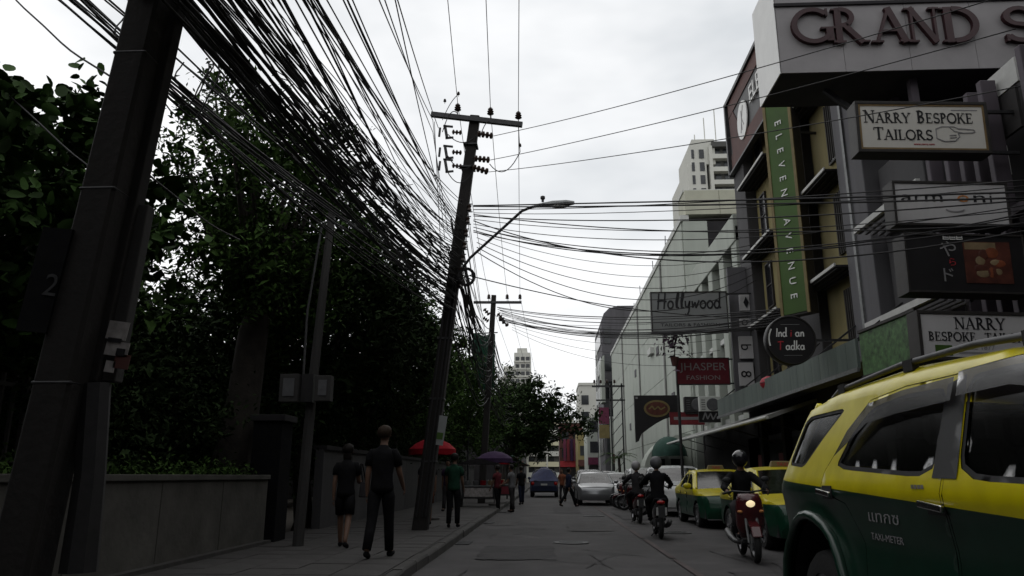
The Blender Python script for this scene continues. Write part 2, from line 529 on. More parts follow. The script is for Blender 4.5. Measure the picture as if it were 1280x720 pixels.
mat('food_pale', (.22,.16,.09), .5, .4, 4)
mat('food_orange', (.22,.06,.025), .5, .3, 6)
mat('poster_paper', (.30,.28,.27), .8, .4, 9)
mat('net_green', (.008,.05,.028), .85, .35, 4)
mat('lantern_red', (.4,.025,.045), .5, .2, 5)
mat('cloth_red', (.24,.008,.016), .8, .2, 4, spec=.08)
mat('cloth_purple', (.045,.026,.06), .8, .3, 4, spec=.08)
mat('tarp_blue', (.014,.02,.07), .6, .3, 4, .3)
mat('car_white', (.62,.63,.63), .25, .05, 4, coat=.5, dirt=.1)
mat('car_silver', (.20,.205,.21), .28, .08, 4, metal=.5, coat=.4)
mat('car_black', (.015,.015,.017), .25, .2, 4, coat=.5)
mat('car_navy', (.015,.02,.045), .4, .2, 4)
mat('plastic_black', (.02,.02,.021), .6, .2, 8)
mat('plastic_grey', (.09,.09,.095), .55, .2, 8)
mat('chrome', (.7,.7,.7), .15, .05, 5, metal=1.0)
mat('rim_grey', (.3,.3,.31), .35, .15, 8, metal=.8)
mat('tyre', (.016,.016,.016), .85, .3, 12, .2)
mat('tail_red', (.3,.01,.01), .25, .2, 8)
mat('lamp_clear', (.55,.56,.55), .12, .1, 8)
mat('lamp_lit', (1.0,.80,.48), .3, .02, 8, emit=.75)
mat('bike_red', (.06,.009,.011), .25, .2, 6, coat=.5)
mat('plate', (.36,.36,.35), .6, .05, 8)
mat('skin_tone', (.14,.078,.052), .6, .12, 10)
mat('hair_black', (.012,.010,.009), .6, .3, 30, spec=.08)
mat('hair_brown', (.03,.02,.014), .6, .3, 30, spec=.08)
mat('cloth_black', (.009,.009,.010), .9, .3, 10, spec=.08)
mat('cloth_dark', (.03,.028,.03), .9, .3, 10, spec=.08)
mat('cloth_navy', (.015,.018,.035), .9, .3, 10, spec=.08)
mat('cloth_green', (.014,.045,.028), .9, .25, 8, spec=.08)
mat('cloth_grey', (.12,.12,.125), .9, .2, 8, spec=.08)
mat('cloth_pale', (.34,.37,.42), .9, .1, 8, spec=.08)
mat('cloth_orange', (.16,.055,.03), .9, .25, 8, spec=.08)
mat('cloth_maroon', (.09,.02,.025), .9, .25, 8, spec=.08)
mat('cloth_yellow', (.4,.33,.06), .9, .2, 8, spec=.08)
mat('helmet_black', (.012,.012,.014), .22, .2, 6, coat=.6)
mat('eye_dark', (.01,.008,.007), .3, .1, 6)
glass_mat('car_glass', (.20,.205,.21), .12, 1.45)
glass_mat('car_glass_clear', (.30,.32,.32), .08)
glass_mat('visor_smoke', (.10,.09,.095), .16, 1.75)
two_tone('taxi_paint_suv', (.64,.55,.003), (.004,.028,.016), 1.19, -.042)
two_tone('taxi_paint', (.54,.46,.006), (.005,.042,.022), .80, 0.0)

# ------------------------------------------------------------------ ground, road, pavements
ROAD_L, ROAD_R = -1.85, 6.0
g = B(-900, 900, -120, 1500, -.35, -.02); tag(g.build('ground', 'soil'), kind='structure')
g = MB()
ys = [-40 + 2*i for i in range(150)]
xs = [ROAD_L - .05, -.9, 0, .9, 2, 3, 4, 5, ROAD_R + .05]
for i, y in enumerate(ys):
    for j, x in enumerate(xs):
        g.v.append((x, y, .0 - .012*abs(math.sin(y*.21 + x)) * (0 < j < len(xs)-1)))
for i in range(len(ys)-1):
    for j in range(len(xs)-1):
        n = len(xs); g.f.append((i*n+j, i*n+j+1, (i+1)*n+j+1, (i+1)*n+j))
tag(g.build('road', 'asphalt', smooth='full'), kind='structure')
# faded red line between the lanes, broken where traffic has worn it
g = MB(); rnd = random.Random(3); y = -10.0
while y < 70:
    l = rnd.uniform(1.6, 4.5)
    g.add([(1.97, y, .006), (2.08, y, .006), (2.08 + rnd.uniform(-.01,.01), y+l, .006), (1.97 + rnd.uniform(-.01,.01), y+l, .006)], [(0,1,2,3)])
    y += l + rnd.uniform(.02, .35)
tag(g.build('lane_line', 'red_line'), kind='structure')
tag(B(-5.6, ROAD_L-.16, -40, 120, -.2, .135).build('pavement_left', 'paving'), kind='structure')
tag(B(ROAD_R+.16, 7.6, -40, 130, -.2, .135).build('pavement_right', 'paving'), kind='structure')
# worn details in the road surface: patches, cracks, covers
rq = random.Random(17)
mat('tar_patch', (.035,.033,.034), .9, .35, 3, .5, bscale=50, dirt=.2)
mat('pale_patch', (.050,.047,.047), .9, .3, 3, .5, bscale=50, dirt=.4)
for k, (x0, x1, y0, y1, m_) in enumerate(((-1.2, .1, 12.6, 15.0, 'tar_patch'), (.5, 1.6, 19.0, 22.5, 'pale_patch'), (2.5, 3.6, 8.6, 11.2, 'tar_patch'), (-1.7, -.9, 21, 26.5, 'pale_patch'), (2.3, 3.5, 24, 28, 'tar_patch'), (.2, 1.2, 28, 33, 'tar_patch'))):
    n_ = 10; ed = [(x0 + (x1-x0)*t, y0) for t in np.linspace(0, 1, n_, False)] + [(x1, y0 + (y1-y0)*t) for t in np.linspace(0, 1, n_, False)] + [(x1 - (x1-x0)*t, y1) for t in np.linspace(0, 1, n_, False)] + [(x0, y1 - (y1-y0)*t) for t in np.linspace(0, 1, n_, False)]
    m = MB().add([(p[0] + rq.uniform(-.04,.04), p[1] + rq.uniform(-.06,.06), .0045) for p in ed], [tuple(range(len(ed)))])
    tag(m.build('road_patch', m_), kind='structure')
g = MB()
for k in range(26):
    x, y = rq.uniform(-1.6, 4.5), rq.uniform(8.5, 26); a = rq.uniform(0, 3.14); pts = [(x, y)]
    for q in range(rq.randint(5, 11)):
        a += rq.uniform(-.22, .22); x += .22*math.cos(a); y += .3*math.sin(a); pts.append((x, y))
    for (p, q) in zip(pts[:-1], pts[1:]):
        w2 = rq.uniform(.006, .016); g.add([(p[0]-w2, p[1]-w2, .0075), (p[0]+w2, p[1]+w2*.3, .0075), (q[0]+w2, q[1]+w2, .0075), (q[0]-w2, q[1]-w2*.3, .0075)], [(0, 1, 2, 3)])
tag(g.build('road_cracks', 'tar_patch'), 'thin dark cracks and tar seams in the asphalt', 'cracks', kind='stuff')
for k, (x, y, lab) in enumerate(((.45, 15.8, 'round iron manhole cover in the left lane'), (1.5, 26.0, 'round iron manhole cover farther on near the red line'), (3.0, 18.6, 'round iron manhole cover beside the taxi row'))):
    mh = thing('manhole_cover', lab, 'manhole cover', (x, y, 0))
    MB().lathe([(.36, 0), (.36, .012), (.3, .014), (.3, .010), (.001, .010)], 28, cap=False).build('ring', 'plastic_black', mh)
    for q in range(6): B(-.24, .24, -.21+q*.075, -.18+q*.075, .01, .016).build('rib', 'steel_dark', mh)
for k in range(5):
    dg_ = thing('drain_grate', ['nearest', 'second nearest', 'third', 'fourth', 'farthest'][k] + ' iron drain grate at the foot of the left kerb', 'drain grate', (ROAD_L + .17, 9.0 + k*6.5, .004), group='drain grates')
    for q in range(7): B(-.13, .13, -.3+q*.09, -.26+q*.09, 0, .012).build('bar', 'steel_dark', dg_)
    B(-.14, .14, -.33, -.305, 0, .014).build('frame', 'steel_dark', dg_); B(-.14, .14, .305, .33, 0, .014).build('frame', 'steel_dark', dg_)
def kerb(name, x0, x1, y0, y1):
    k0 = B(x0, x1, -.2, -.1, -.2, -.1).build(name, 'kerbstone'); tag(k0, kind='structure')
    st = MB(); st.prism([(x0, -.15), (x1, -.15), (x1, .118), (x1-.02, .145), (x0+.02, .145), (x0, .118)], 0.008, .992, 'y')
    me = st.mesh('kerb_stone'); me.materials.append(MATS['kerbstone'])
    rr = random.Random(5)
    y = y0
    while y < y1:
        piece(me, 'kerb_stone', k0, (rr.uniform(-.008,.008), y, rr.uniform(-.008,.004)), (0, 0, rr.uniform(-.006,.006)))
        y += 1.0
kerb('kerb_left', ROAD_L-.16, ROAD_L, 4, 72)
kerb('kerb_right', ROAD_R, ROAD_R+.16, 8, 60)
# paving slabs near the camera on the left pavement
slab = MB(); slab.box(0, .588, 0, .588, -.03, .012)
sl = slab.mesh('paving_slab'); sl.materials.append(MATS['paving'])
pl = bpy.data.objects['pavement_left']; rr = random.Random(9)
for i in range(5):
    for j in range(26):
        piece(sl, 'paving_slab', pl, (-5.02 + i*.6, 7.6 + j*.6, .135 + rr.uniform(-.004, .003)), (rr.uniform(-.004,.004), rr.uniform(-.004,.004), 0))

# ------------------------------------------------------------------ buildings on the right
def windows(root, me_frame, me_pane, spots, rot=(0,0,0)):
    for s in spots:
        f = piece(me_frame, 'window', root, s, rot); piece(me_pane, 'pane', f, (0,0,0))

# --- hotel with yellow bays (Eleven Avenue)
FX = 7.0
el = thing('hotel_building', 'dark grey hotel with recessed yellow bays and white ledges on each floor', 'building', (FX, 20.7, 0))
def wb(mb, name, m, root, **k): return mb.build(name, m, root, world=True, **k)
wb(B(8.2, 16, 15.6, 26.4, 0, 14.6), 'wall', 'dark_wall', el)
wb(B(FX, 8.3, 24.75, 26.1, 3.4, 15.0), 'pilaster', 'grey_wall', el, bevel=.02)
wb(B(FX, 8.3, 15.6, 16.95, 3.4, 14.4), 'pilaster', 'mid_grey_wall', el, bevel=.02)
wb(B(FX+.12, 8.3, 19.35, 21.2, 3.4, 14.4), 'pilaster', 'grey_wall', el, bevel=.02)
wb(B(FX-.05, FX+.02, 16.3, 16.42, 3.4, 14.4), 'drain_pipe', 'galvanised', el)
wb(B(FX+.35, 8.3, 17.0, 19.3, 3.4, 14.4), 'bay_wall', 'yellow_wall', el)
wb(B(FX+.35, 8.3, 21.9, 24.7, 3.4, 14.4), 'bay_wall', 'yellow_wall', el)
wf = MB()
for a in ((-.32,-.27,-.75,.75),(.27,.32,-.75,.75),(-.27,.27,.7,.75),(-.27,.27,-.75,-.7),(-.27,.27,-.02,.02)):
    wf.box(-.05, .03, a[0], a[1], a[2], a[3])
wfm = wf.mesh('window'); wfm.materials.append(MATS['sign_frame'])
wp = B(-.02, .0, -.28, .28, -.71, .71).mesh('pane'); wp.materials.append(MATS['window_dark'])
for z in (4.95, 7.35, 9.75, 12.3):
    for y in (17.75, 22.5, 23.9):
        f = piece(wfm, 'window', el, (FX+.33 - FX, y - 20.7, z)); piece(wp, 'pane', f, (0, 0, 0))
for z in (3.75, 6.1, 8.5, 11.0):
    for (a, b) in ((17.0, 19.4), (21.6, 24.7)):
        wb(B(FX-.26, FX+.4, a, b, z-.08, z-.03), 'ledge_slab', 'dark_wall', el)
        wb(B(FX-.29, FX-.25, a, b+.02, z-.06, z+.015), 'ledge_edge', 'ledge_white', el)
        # louvred underside rails
        for q in range(4):
            wb(B(FX-.22+q*.15, FX-.19+q*.15, a+.05, b-.05, z-.11, z-.081), 'louvre', 'grey_wall', el)
# window grilles between the bays
for z in (4.4, 6.8, 9.2, 11.7):
    for k in range(5):
        wb(B(FX+.1, FX+.14, 17.1+k*.12, 17.13+k*.12, z-.3, z+1.2), 'grille_bar', 'sign_frame', el)
# ground floor: shop openings behind dark glass
wb(B(8.0, 8.2, 15.6, 26.1, 0.13, 3.4), 'shop_back', 'shop_dark', el)
for y in (15.7, 18.2, 20.8, 23.4, 25.8):
    wb(B(7.2, 7.55, y, y+.3, .13, 3.4), 'column', 'dark_wall', el)
    wb(B(7.3, 7.34, y+.3, y+2.2, .6, 2.6), 'shop_glass', 'window_dark', el)
    wb(B(7.26, 7.3, y+.5, y+.95, 1.1, 2.0), 'poster', 'poster_paper' if y < 20 else 'shop_red', el)
wb(B(6.9, 8.3, 15.6, 26.1, 3.15, 3.42), 'fascia', 'dark_wall', el)

# --- shop building nearest on the right, below the large rooftop sign
nb = thing('shop_building', 'dark low building with purple grey mullions carrying the tailor signs', 'building', (7.2, 12, 0))
wb(B(8.0, 15, 7.0, 15.4, 0, 7.75), 'wall', 'dark_wall', nb)
wb(B(7.25, 8.1, 13.6, 15.45, .13, 7.75), 'pier', 'grey_wall', nb, bevel=.02)
for y in (9.2, 10.3, 11.35, 11.75, 12.15, 12.6, 13.2):
    wb(B(7.15, 7.4, y, y+.13, .13, 7.6), 'mullion', 'purple_grey', nb, bevel=.015)
for z in (2.95, 5.2):
    wb(B(7.2, 7.36, 8.2, 13.6, z, z+.14), 'transom', 'purple_grey', nb)
for i, z in enumerate((4.3, 6.35)):
    for q in range(5):
        wb(B(6.6+q*.14, 6.66+q*.14, 12.6, 15.3, z-.1-.012*q, z-.03), 'ledge_slat', 'mid_grey_wall', nb)
    wb(B(6.52, 6.6, 12.55, 15.3, z-.09, z+.03), 'ledge_edge', 'ledge_white', nb)
for y0, z0, w, h, m in ((10.9, 7.33, .95, .42, 'ledge_white'), (12.05, 7.33, .35, .42, 'ledge_white'), (11.5, 6.0, .5, .5, 'ledge_white'), (12.25, 6.05, .32, .45, 'ledge_white'), (11.0, 3.2, 1.1, 1.9, 'shop_dark'), (12.2, 3.2, 1.2, 1.9, 'shop_dark'), (11.0, 6.6, 2.2, .7, 'shop_dark')):
    wb(B(7.45, 7.5, y0, y0+w, z0, z0+h), 'window_panel', m, nb)  # white ones put the bright sky in glass and gaps into colour
for k in range(9):
    wb(B(7.3, 7.33, 8.3+k*.6, 8.33+k*.6, 4.2, 5.1), 'railing_bar', 'sign_frame', nb)

# --- narrow white shophouse
wh = thing('shophouse', 'narrow white shophouse with tall window strips behind the tailor sign', 'building', (FX, 31, 0))
wb(B(FX+.4, 14, 26.5, 36.2, 0, 10.5), 'wall', 'mid_grey_wall', wh)
for y in (26.5, 28.6, 30.7, 32.8, 34.9):
    wb(B(FX, FX+.5, y, y+.75, 3.2, 10.3), 'pilaster', 'white_wall', wh, bevel=.02)
wb(B(FX-.05, FX+.6, 26.5, 36.0, 9.7, 10.75), 'parapet', 'white_wall', wh, bevel=.03)
for y in (27.3, 29.4, 31.5, 33.6):
    for z in (3.4, 6.6):
        wb(B(FX+.3, FX+.34, y+.02, y+1.25, z+.1, z+2.9), 'window_pane', 'window_grey', wh)
        wb(B(FX+.22, FX+.3, y+.6, y+.66, z+.1, z+2.9), 'window_bar', 'white_trim', wh)
        wb(B(FX+.15, FX+.38, y, y+1.28, z-.12, z+.08), 'window_sill', 'white_trim', wh)
wb(B(7.3, 7.4, 26.6, 36, .13, 3.1), 'shop_back', 'shop_dark', wh)

# --- long white building
lw = thing('white_building', 'long white panelled building with overhanging flat roof block beyond the shophouse', 'building', (FX, 58, 0))
wb(B(FX+.06, 22, 36.4, 80, 0, 13.9), 'wall', 'grey_wall', lw)
yy = 36.4; k = 0
pan = {}
while yy < 79.5:
    for (z0, z1) in ((0.13, 3.4), (3.43, 6.9), (6.93, 10.4), (10.43, 13.85)):
        key = round(z1 - z0, 2)
        if key not in pan:
            pan[key] = B(-.06, .1, .012, 2.388, 0, key).mesh('wall_panel'); pan[key].materials.append(MATS['white_wall'])
        piece(pan[key], 'wall_panel', lw, (0.0 + (.006 if (k % 3) else 0), yy - 58, z0))
        k += 1
    yy += 2.4
wb(B(FX, 8.2, 36.2, 36.4, 0.13, 13.85), 'end_panel', 'white_wall', lw)
wb(B(9.9, 14, 36.2, 36.4, 0.13, 13.85), 'end_panel', 'white_wall', lw)
wb(B(8.2, 9.9, 36.25, 36.38, 8, 13.85), 'end_recess', 'dark_wall', lw)
wb(B(8.2, 9.9, 36.2, 36.4, 0.13, 8), 'end_panel', 'white_wall', lw)
wb(B(FX-.12, FX+.3, 36.2, 80.2, 13.88, 14.2), 'coping', 'white_trim', lw)
for k in range(4):
    wb(B(FX+.15+k*1.75, FX+1.88+k*1.75, 36.15, 38.0, 14.2, 15.5), 'roof_block_panel', 'cream_wall', lw, bevel=.01)
wb(B(FX+.1, 14, 36.35, 37.9, 15.5, 15.62), 'roof_block_cap', 'white_trim', lw)
rr = random.Random(2)
for k in range(9):
    y = 42 + k*4 + rr.uniform(-1, 1)
    wb(MB().tube([(FX+.5, y, 14.1), (FX+.5 + rr.uniform(-.1,.1), y, 15 + rr.uniform(.2, 1.3))], .03, 5), 'roof_rod', 'steel_grey', lw)
wb(B(FX-.3, FX+.02, 48, 49.6, 9, 9.4), 'light_shelf', 'white_trim', lw)

for k, (y, z0, z1) in enumerate(((43.6, .13, 13.8), (55.6, .13, 13.8), (67.6, 3.2, 13.8))):
    wb(MB().tube([(FX-.12, y, z0), (FX-.12, y, z1)], .06, 8), 'drain_pipe', 'awning_grey', lw)
for k, (y, z) in enumerate(((41, 5.2), (46, 8.6), (52, 5.4), (58, 8.8), (63, 5.0))):
    wb(B(FX-.1, FX-.05, y, y+.9, z, z+.55), 'vent_grille', 'mid_grey_wall', lw)
# --- arched entrance further along at street level
ar = thing('arched_entrance', 'pale arched shop entrance under the dark sign with gold oval', 'building', (6.2, 36, 0))
pts = [(0.0, .13)] + [(0, 1.4)] + [(2.2 - 2.2*math.cos(R(a)), 1.4 + 1.9*math.sin(R(a))) for a in range(10, 91, 10)]
prof = [(4.6 + x*.55, z) for x, z in pts]
m = MB(); n = len(prof)
m.prism([(4.62, .13), (6.9, .13), (6.9, 3.3)] + [(4.62 + 2.28 - 2.28*math.cos(R(a)), 1.5 + 1.8*math.sin(R(a))) for a in range(90, -1, -9)], 37.0, 38.6, 'y')
m.build('arch_wall', 'white_wall', ar, world=True)
for k, (x, w) in enumerate(((5.1, .5), (5.9, .6))):
    wb(B(x, x+w, 36.9, 37.02, .13, 2.1), 'opening', 'shop_dark', ar)
    wb(B(x-.05, x+w+.05, 36.9, 37.0, 2.1, 2.2), 'lintel', 'white_trim', ar)

# --- far block with rounded top
fb = thing('office_block', 'tall grey green block with rounded top corner past the white building', 'building', (6.3, 90, 0))
m = MB(); m.prism([(6.3, 0), (16, 0), (16, 20.3), (8.2, 20.3), (7.2, 20.0), (6.6, 19.4), (6.3, 18.6)], 84, 96, 'y'); wb(m, 'wall', 'mid_grey_wall', fb)
for k in range(5):
    wb(B(6.55, 7.3, 83.9, 84.05, 3.5+k*3.1, 5.4+k*3.1), 'window_pane', 'window_grey', fb)
    wb(B(6.2, 6.32, 85, 95, 3.6+k*3.1, 5.3+k*3.1), 'window_band', 'window_grey', fb)
m = MB(); m.prism([(5.9, 9.0), (6.28, 9.0), (6.28, 13.5)] + [(6.28-.38*math.sin(R(a)), 13.2 + .9*math.cos(R(a))) for a in (0, 30, 60, 90)], 81, 83.6, 'y'); wb(m, 'curved_hood', 'white_wall', fb)

# --- small colourful shops far along the street
def far_shop(x0, x1, y, h, wallm, signm, label, nwin):
    t = thing('far_shop', label, 'building', ((x0+x1)/2, y, 0), group=None)
    wb(B(x0, x1, y, y+9, 0, h), 'wall', wallm, t)
    w = (x1 - x0)
    wb(B(x0+.05, x1-.05, y-.25, y-.02, 2.7, 3.6), 'fascia_sign', signm, t)
    wb(B(x0+.15, x1-.15, y-.06, y+.02, .15, 2.6), 'shopfront', 'shop_dark', t)
    for k in range(nwin):
        a = x0 + w*(k+.2)/nwin
        for z in (4.2, 6.8):
            if z + 1.5 < h:
                wb(B(a, a + w*.6/nwin, y-.05, y+.02, z, z+1.4), 'window_pane', 'window_grey', t)
    wb(B(x0-.1, x1+.1, y-.15, y+.3, h, h+.2), 'coping', 'white_trim', t)
    return t
far_shop(5.1, 8.5, 98, 8.4, 'white_wall', 'sign_magenta', 'far shop with magenta fascia sign left of the grey block', 2)
far_shop(4.4, 7.9, 112, 7.6, 'yellow_wall', 'rust_red', 'far yellow shop with rust red fascia sign', 2)
far_shop(1.9, 5.6, 122, 9.6, 'rust_red', 'letter_red', 'far dark red shop with vertical banners at the bend', 2)
far_shop(5.7, 9.5, 128, 8.2, 'purple_grey', 'sign_maroon', 'far purple grey shop behind the yellow one', 3)
t = far_shop(6.9, 9.5, 86.0-3.2, 7.4, 'white_wall', 'sign_magenta', 'white shop with magenta sign at the foot of the grey block', 1)
for k in range(5):
    b_ = thing('street_banner', ['pink', 'crimson', 'violet', 'rose', 'dark red'][k] + ' vertical banner hanging in front of the far dark red shop', 'banner', (2.7+k*.55, 121.3, 3.6))
    B(-.2, .2, -.03, .03, 0, 3.4).build('cloth', ['sign_magenta', 'sign_maroon', 'cloth_purple', 'sign_magenta', 'rust_red'][k], b_)
    MB().tube([(-.25,0,3.42),(.25,0,3.42)], .03, 5).build('rod', 'steel_dark', b_)
# magenta sign board standing out over the pavement at the grey block
sb = thing('projecting_sign', 'magenta sign board above a mustard one projecting over the far pavement', 'sign', (5.6, 75, 0))
wb(B(5.1, 6.1, 74.9, 75.1, 6.3, 7.9), 'upper_board', 'sign_magenta', sb)
wb(B(5.1, 6.1, 74.9, 75.1, 4.9, 6.2), 'lower_board', 'sign_gold', sb)
wb(B(5.05, 5.12, 74.95, 75.05, .13, 13.6), 'post', 'white_trim', sb)

# --- cream hotel at the end of the street
ch = thing('cream_hotel', 'cream hotel with stacked balcony bands closing the end of the street', 'building', (2, 172, 0))
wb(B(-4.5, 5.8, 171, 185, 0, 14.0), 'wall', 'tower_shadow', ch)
for k in range(6):
    wb(B(-4.6, 5.9, 170.0, 171.05, 1.0+k*2.3, 2.05+k*2.3), 'balcony_band', 'tower_cream' if k % 2 else 'tower_white', ch)
    for q in range(5):
        wb(B(-4.2+q*2.2, -3.0+q*2.2, 170.9, 171.02, 2.15+k*2.3, 3.2+k*2.3), 'window_pane', 'window_grey', ch)
for x in (-4.6, -.3, 4.0, 5.7):
    wb(B(x, x+.3, 169.9, 171.1, 0, 14.4), 'fin', 'tower_white', ch)
wb(B(-5.6, -4.7, 168, 172, 0, 13.5), 'stair_tower', 'tower_white', ch)

# --- white block glimpsed through the branches, right of the hotel
wg = thing('white_block', 'small white block with slanted edge glimpsed right of the overhanging branches', 'building', (8, 140, 0))
m = MB(); m.prism([(5.2, 0), (12, 0), (12, 17.5), (5.9, 17.5)], 138, 150, 'y'); wb(m, 'wall', 'tower_white', wg)
for k in range(4):
    wb(B(6.3, 7.6, 137.9, 138.02, 5+k*3, 6.7+k*3), 'window_pane', 'window_grey', wg)
wb(B(5.8, 12.2, 137.8, 150, 17.5, 18), 'roof_slab', 'tower_white', wg)

# --- high-rise on the right, stepped top, balcony slabs
tw = thing('tower_block', 'high cream tower with stepped balcony floors rising behind the white building', 'tower', (36, 155, 0))
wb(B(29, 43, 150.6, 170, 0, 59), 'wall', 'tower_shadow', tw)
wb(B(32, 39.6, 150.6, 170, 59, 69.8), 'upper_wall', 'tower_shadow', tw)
wb(B(28.6, 32.6, 149.6, 170, 0, 66.0), 'stair_wall', 'tower_white', tw)
wb(B(29.8, 34.6, 149.7, 166, 66.0, 71.8), 'stair_head', 'tower_white', tw)
wb(B(33.2, 33.9, 149.0, 150.7, 0, 70.0), 'fin', 'tower_white', tw)
for k in range(20):
    z = 11 + k*2.95
    x1 = 43.2 if z < 58 else (40.6 if z < 62 else 39.8)
    wb(B(33.9, x1, 149.0, 150.7, z, z+1.0), 'balcony_slab', 'tower_white', tw)
    wb(B(29.5, 30.1, 149.5, 149.7, z+.3, z+2.3), 'window_pane', 'window_grey', tw)
    wb(B(31.2, 32.2, 149.5, 149.7, z+.3, z+2.3), 'window_pane', 'window_grey', tw)
    for q in range(3):
        wb(B(34.6+q*2.0, 35.8+q*2.0, 150.45, 150.62, z+1.1, z+2.7), 'window_pane', 'window_grey', tw)
wb(B(33.9, 40.2, 149.1, 165, 69.8, 71.0), 'roof_slab', 'tower_shadow', tw)
for x, h in ((33.2, 78), (35.6, 80), (31, 74)):
    wb(MB().tube([(x, 152, 70), (x, 152, h)], .12, 5), 'mast', 'tower_white', tw)
wb(MB().lathe([(.1,0),(1.0,.25),(1.3,.7)], 10, (41.6, 149.5, 61), 'y'), 'satellite_dish', 'steel_grey', tw)
tw.location.x += 2.0

# --- distant stepped tower on the left of the street's end
dt = thing('distant_tower', 'distant white apartment tower with stepped left side above the trees', 'tower', (-12, 310, 0))
wb(B(-13.2, -6.6, 300, 315, 0, 50), 'wall', 'tower_white', dt)
wb(B(-17.4, -13.2, 300, 315, 0, 44.5), 'step_wall', 'tower_white', dt)
wb(B(-19.0, -17.4, 300, 315, 0, 40.0), 'step_wall', 'tower_white', dt)
wb(B(-12, -8, 301, 312, 50, 52), 'plant_room', 'tower_white', dt)
for k in range(12):
    z = 13 + k*3.0
    for x in (-16.8, -14.6, -12.6, -10.4, -8.4):
        if x < -13.2 and z > 41: continue
        wb(B(x, x+1.5, 299.85, 300.02, z+.8, z+2.3), 'window_pane', 'window_grey', dt)
    wb(B(-17.5 if z < 41 else -13.3, -6.5, 299.5, 300.05, z, z+.6), 'floor_band', 'tower_white', dt)

# ------------------------------------------------------------------ awnings on the right
aw = thing('awning', 'grey green corrugated awning with tall fascia over the hotel shops', 'awning', (6.5, 21, 3.3))
m = MB()
for k in range(24):
    y = 14.4 + k*.5
    m.hexa([(5.92, y, 3.28), (5.98, y, 3.28), (5.98, y+.485, 3.28), (5.92, y+.485, 3.28), (5.92, y, 3.86), (5.98, y, 3.86), (5.98, y+.485, 3.86), (5.92, y+.485, 3.86)])
wb(m, 'fascia', 'awning_green', aw)
wb(B(5.98, 7.2, 14.4, 26.3, 3.42, 3.5), 'roof_sheet', 'awning_grey', aw)
for k in range(6): wb(MB().beam((6.0, 14.6+k*2.3, 3.85), (7.0, 14.6+k*2.3, 4.6), .04, .04), 'tie_rod', 'steel_dark', aw)
wb(B(5.88, 5.93, 14.35, 26.45, 3.22, 3.3), 'gutter', 'galvanised', aw)
aw2 = thing('awning', 'lower pale awning rolled out over the far shopfronts', 'awning', (6.3, 30, 2.9))
m = MB(); m.prism([(5.55, 2.72), (5.62, 2.70), (7.05, 3.2), (7.05, 3.28), (5.58, 2.80)], 19.5, 35.5, 'y'); wb(m, 'canvas', 'awning_grey', aw2)
wb(MB().tube([(5.57, 19.4, 2.75), (5.57, 35.6, 2.75)], .045, 8), 'front_bar', 'white_trim', aw2)
for k in range(5): wb(MB().beam((5.6, 20+k*3.6, 2.72), (7.0, 20+k*3.6, 2.3), .03, .03), 'arm', 'steel_dark', aw2)
da = thing('dome_awning', 'small dark green dome awning beside the arched entrance', 'awning', (5.8, 36.2, 2.2))
m = MB()
for i in range(7):
    for j in range(9):
        a, b = math.pi/2*i/6, math.pi*j/8
        m.v.append((-.85*math.cos(b)*math.cos(a)*1.0 + 0.0, -.95*math.sin(b)*math.cos(a) + .5, .95*math.sin(a)))
for i in range(6):
    for j in range(8): m.f.append((i*9+j, i*9+j+1, (i+1)*9+j+1, (i+1)*9+j))
m.build('canvas', 'awning_dark_green', da, smooth='full')
m = MB()
for j in range(9):
    b = math.pi*j/8; m.tube([(-.86*math.cos(b), -.96*math.sin(b)+.5, 0), (0, .5, .96)], .015, 4)
m.build('ribs', 'steel_dark', da)

# ------------------------------------------------------------------ unseen buildings and railway behind the camera, added to shade the view
br = thing('shade_shop_row', 'unseen row of four storey shops added on the right behind the camera for shade', 'building', (12, -18, 0))
wb(B(7.6, 19, -46, 6.6, 0, 13.5), 'wall', 'mid_grey_wall', br)
for k in range(10):
    for z in (4.2, 7.4, 10.6): wb(B(7.52, 7.62, -44+k*5, -41+k*5, z, z+1.7), 'window_pane', 'window_grey', br)
bl = thing('shade_apartment_house', 'unseen apartment house added on the left behind the camera for shade', 'building', (-14, -26, 0))
wb(B(-24, -6.4, -46, -9, 0, 15), 'wall', 'mid_grey_wall', bl)
for k in range(7):
    for z in (4.2, 7.4, 10.6): wb(B(-6.42, -6.32, -44+k*5, -41+k*5, z, z+1.7), 'window_pane', 'window_grey', bl)
vd = thing('shade_railway', 'unseen concrete elevated railway added behind the camera for shade', 'viaduct', (0, -58, 0))
wb(B(-90, 90, -64, -53, 10.5, 13.4), 'deck', 'mid_grey_wall', vd); wb(B(-90, 90, -53.2, -52.9, 13.4, 14.6), 'parapet', 'mid_grey_wall', vd)
for x in (-60, -25, 14, 50): wb(B(x-1, x+1, -60, -57, 0, 10.5), 'pier', 'mid_grey_wall', vd)
ob = thing('shade_office_row', 'unseen tall offices added behind the camera for shade', 'building', (0, -95, 0))
for k, (x0, x1, h) in enumerate(((-80, -38, 34), (-36, -6, 46), (-4, 30, 38), (33, 80, 30))): wb(B(x0, x1, -110, -85, 0, h), 'wall', 'mid_grey_wall', ob)
lb = thing('gap_filler_building', 'low dark building added on the left to close the bright gap under the trees', 'building', (-9, 95, 0))  # dark building added to block the bright sky gap below the far trees
wb(B(-22, -4.2, 66, 150, 0, 6.5), 'wall', 'dark_wall', lb)
for k in range(8):
    wb(B(-4.25, -4.15, 68+k*9, 73+k*9, .3, 2.8), 'shopfront', 'shop_dark', lb); wb(B(-4.3, -3.2, 67+k*9, 75.5+k*9, 3.0, 3.15), 'canopy', 'rust_red' if k % 2 else 'awning_dark_green', lb)

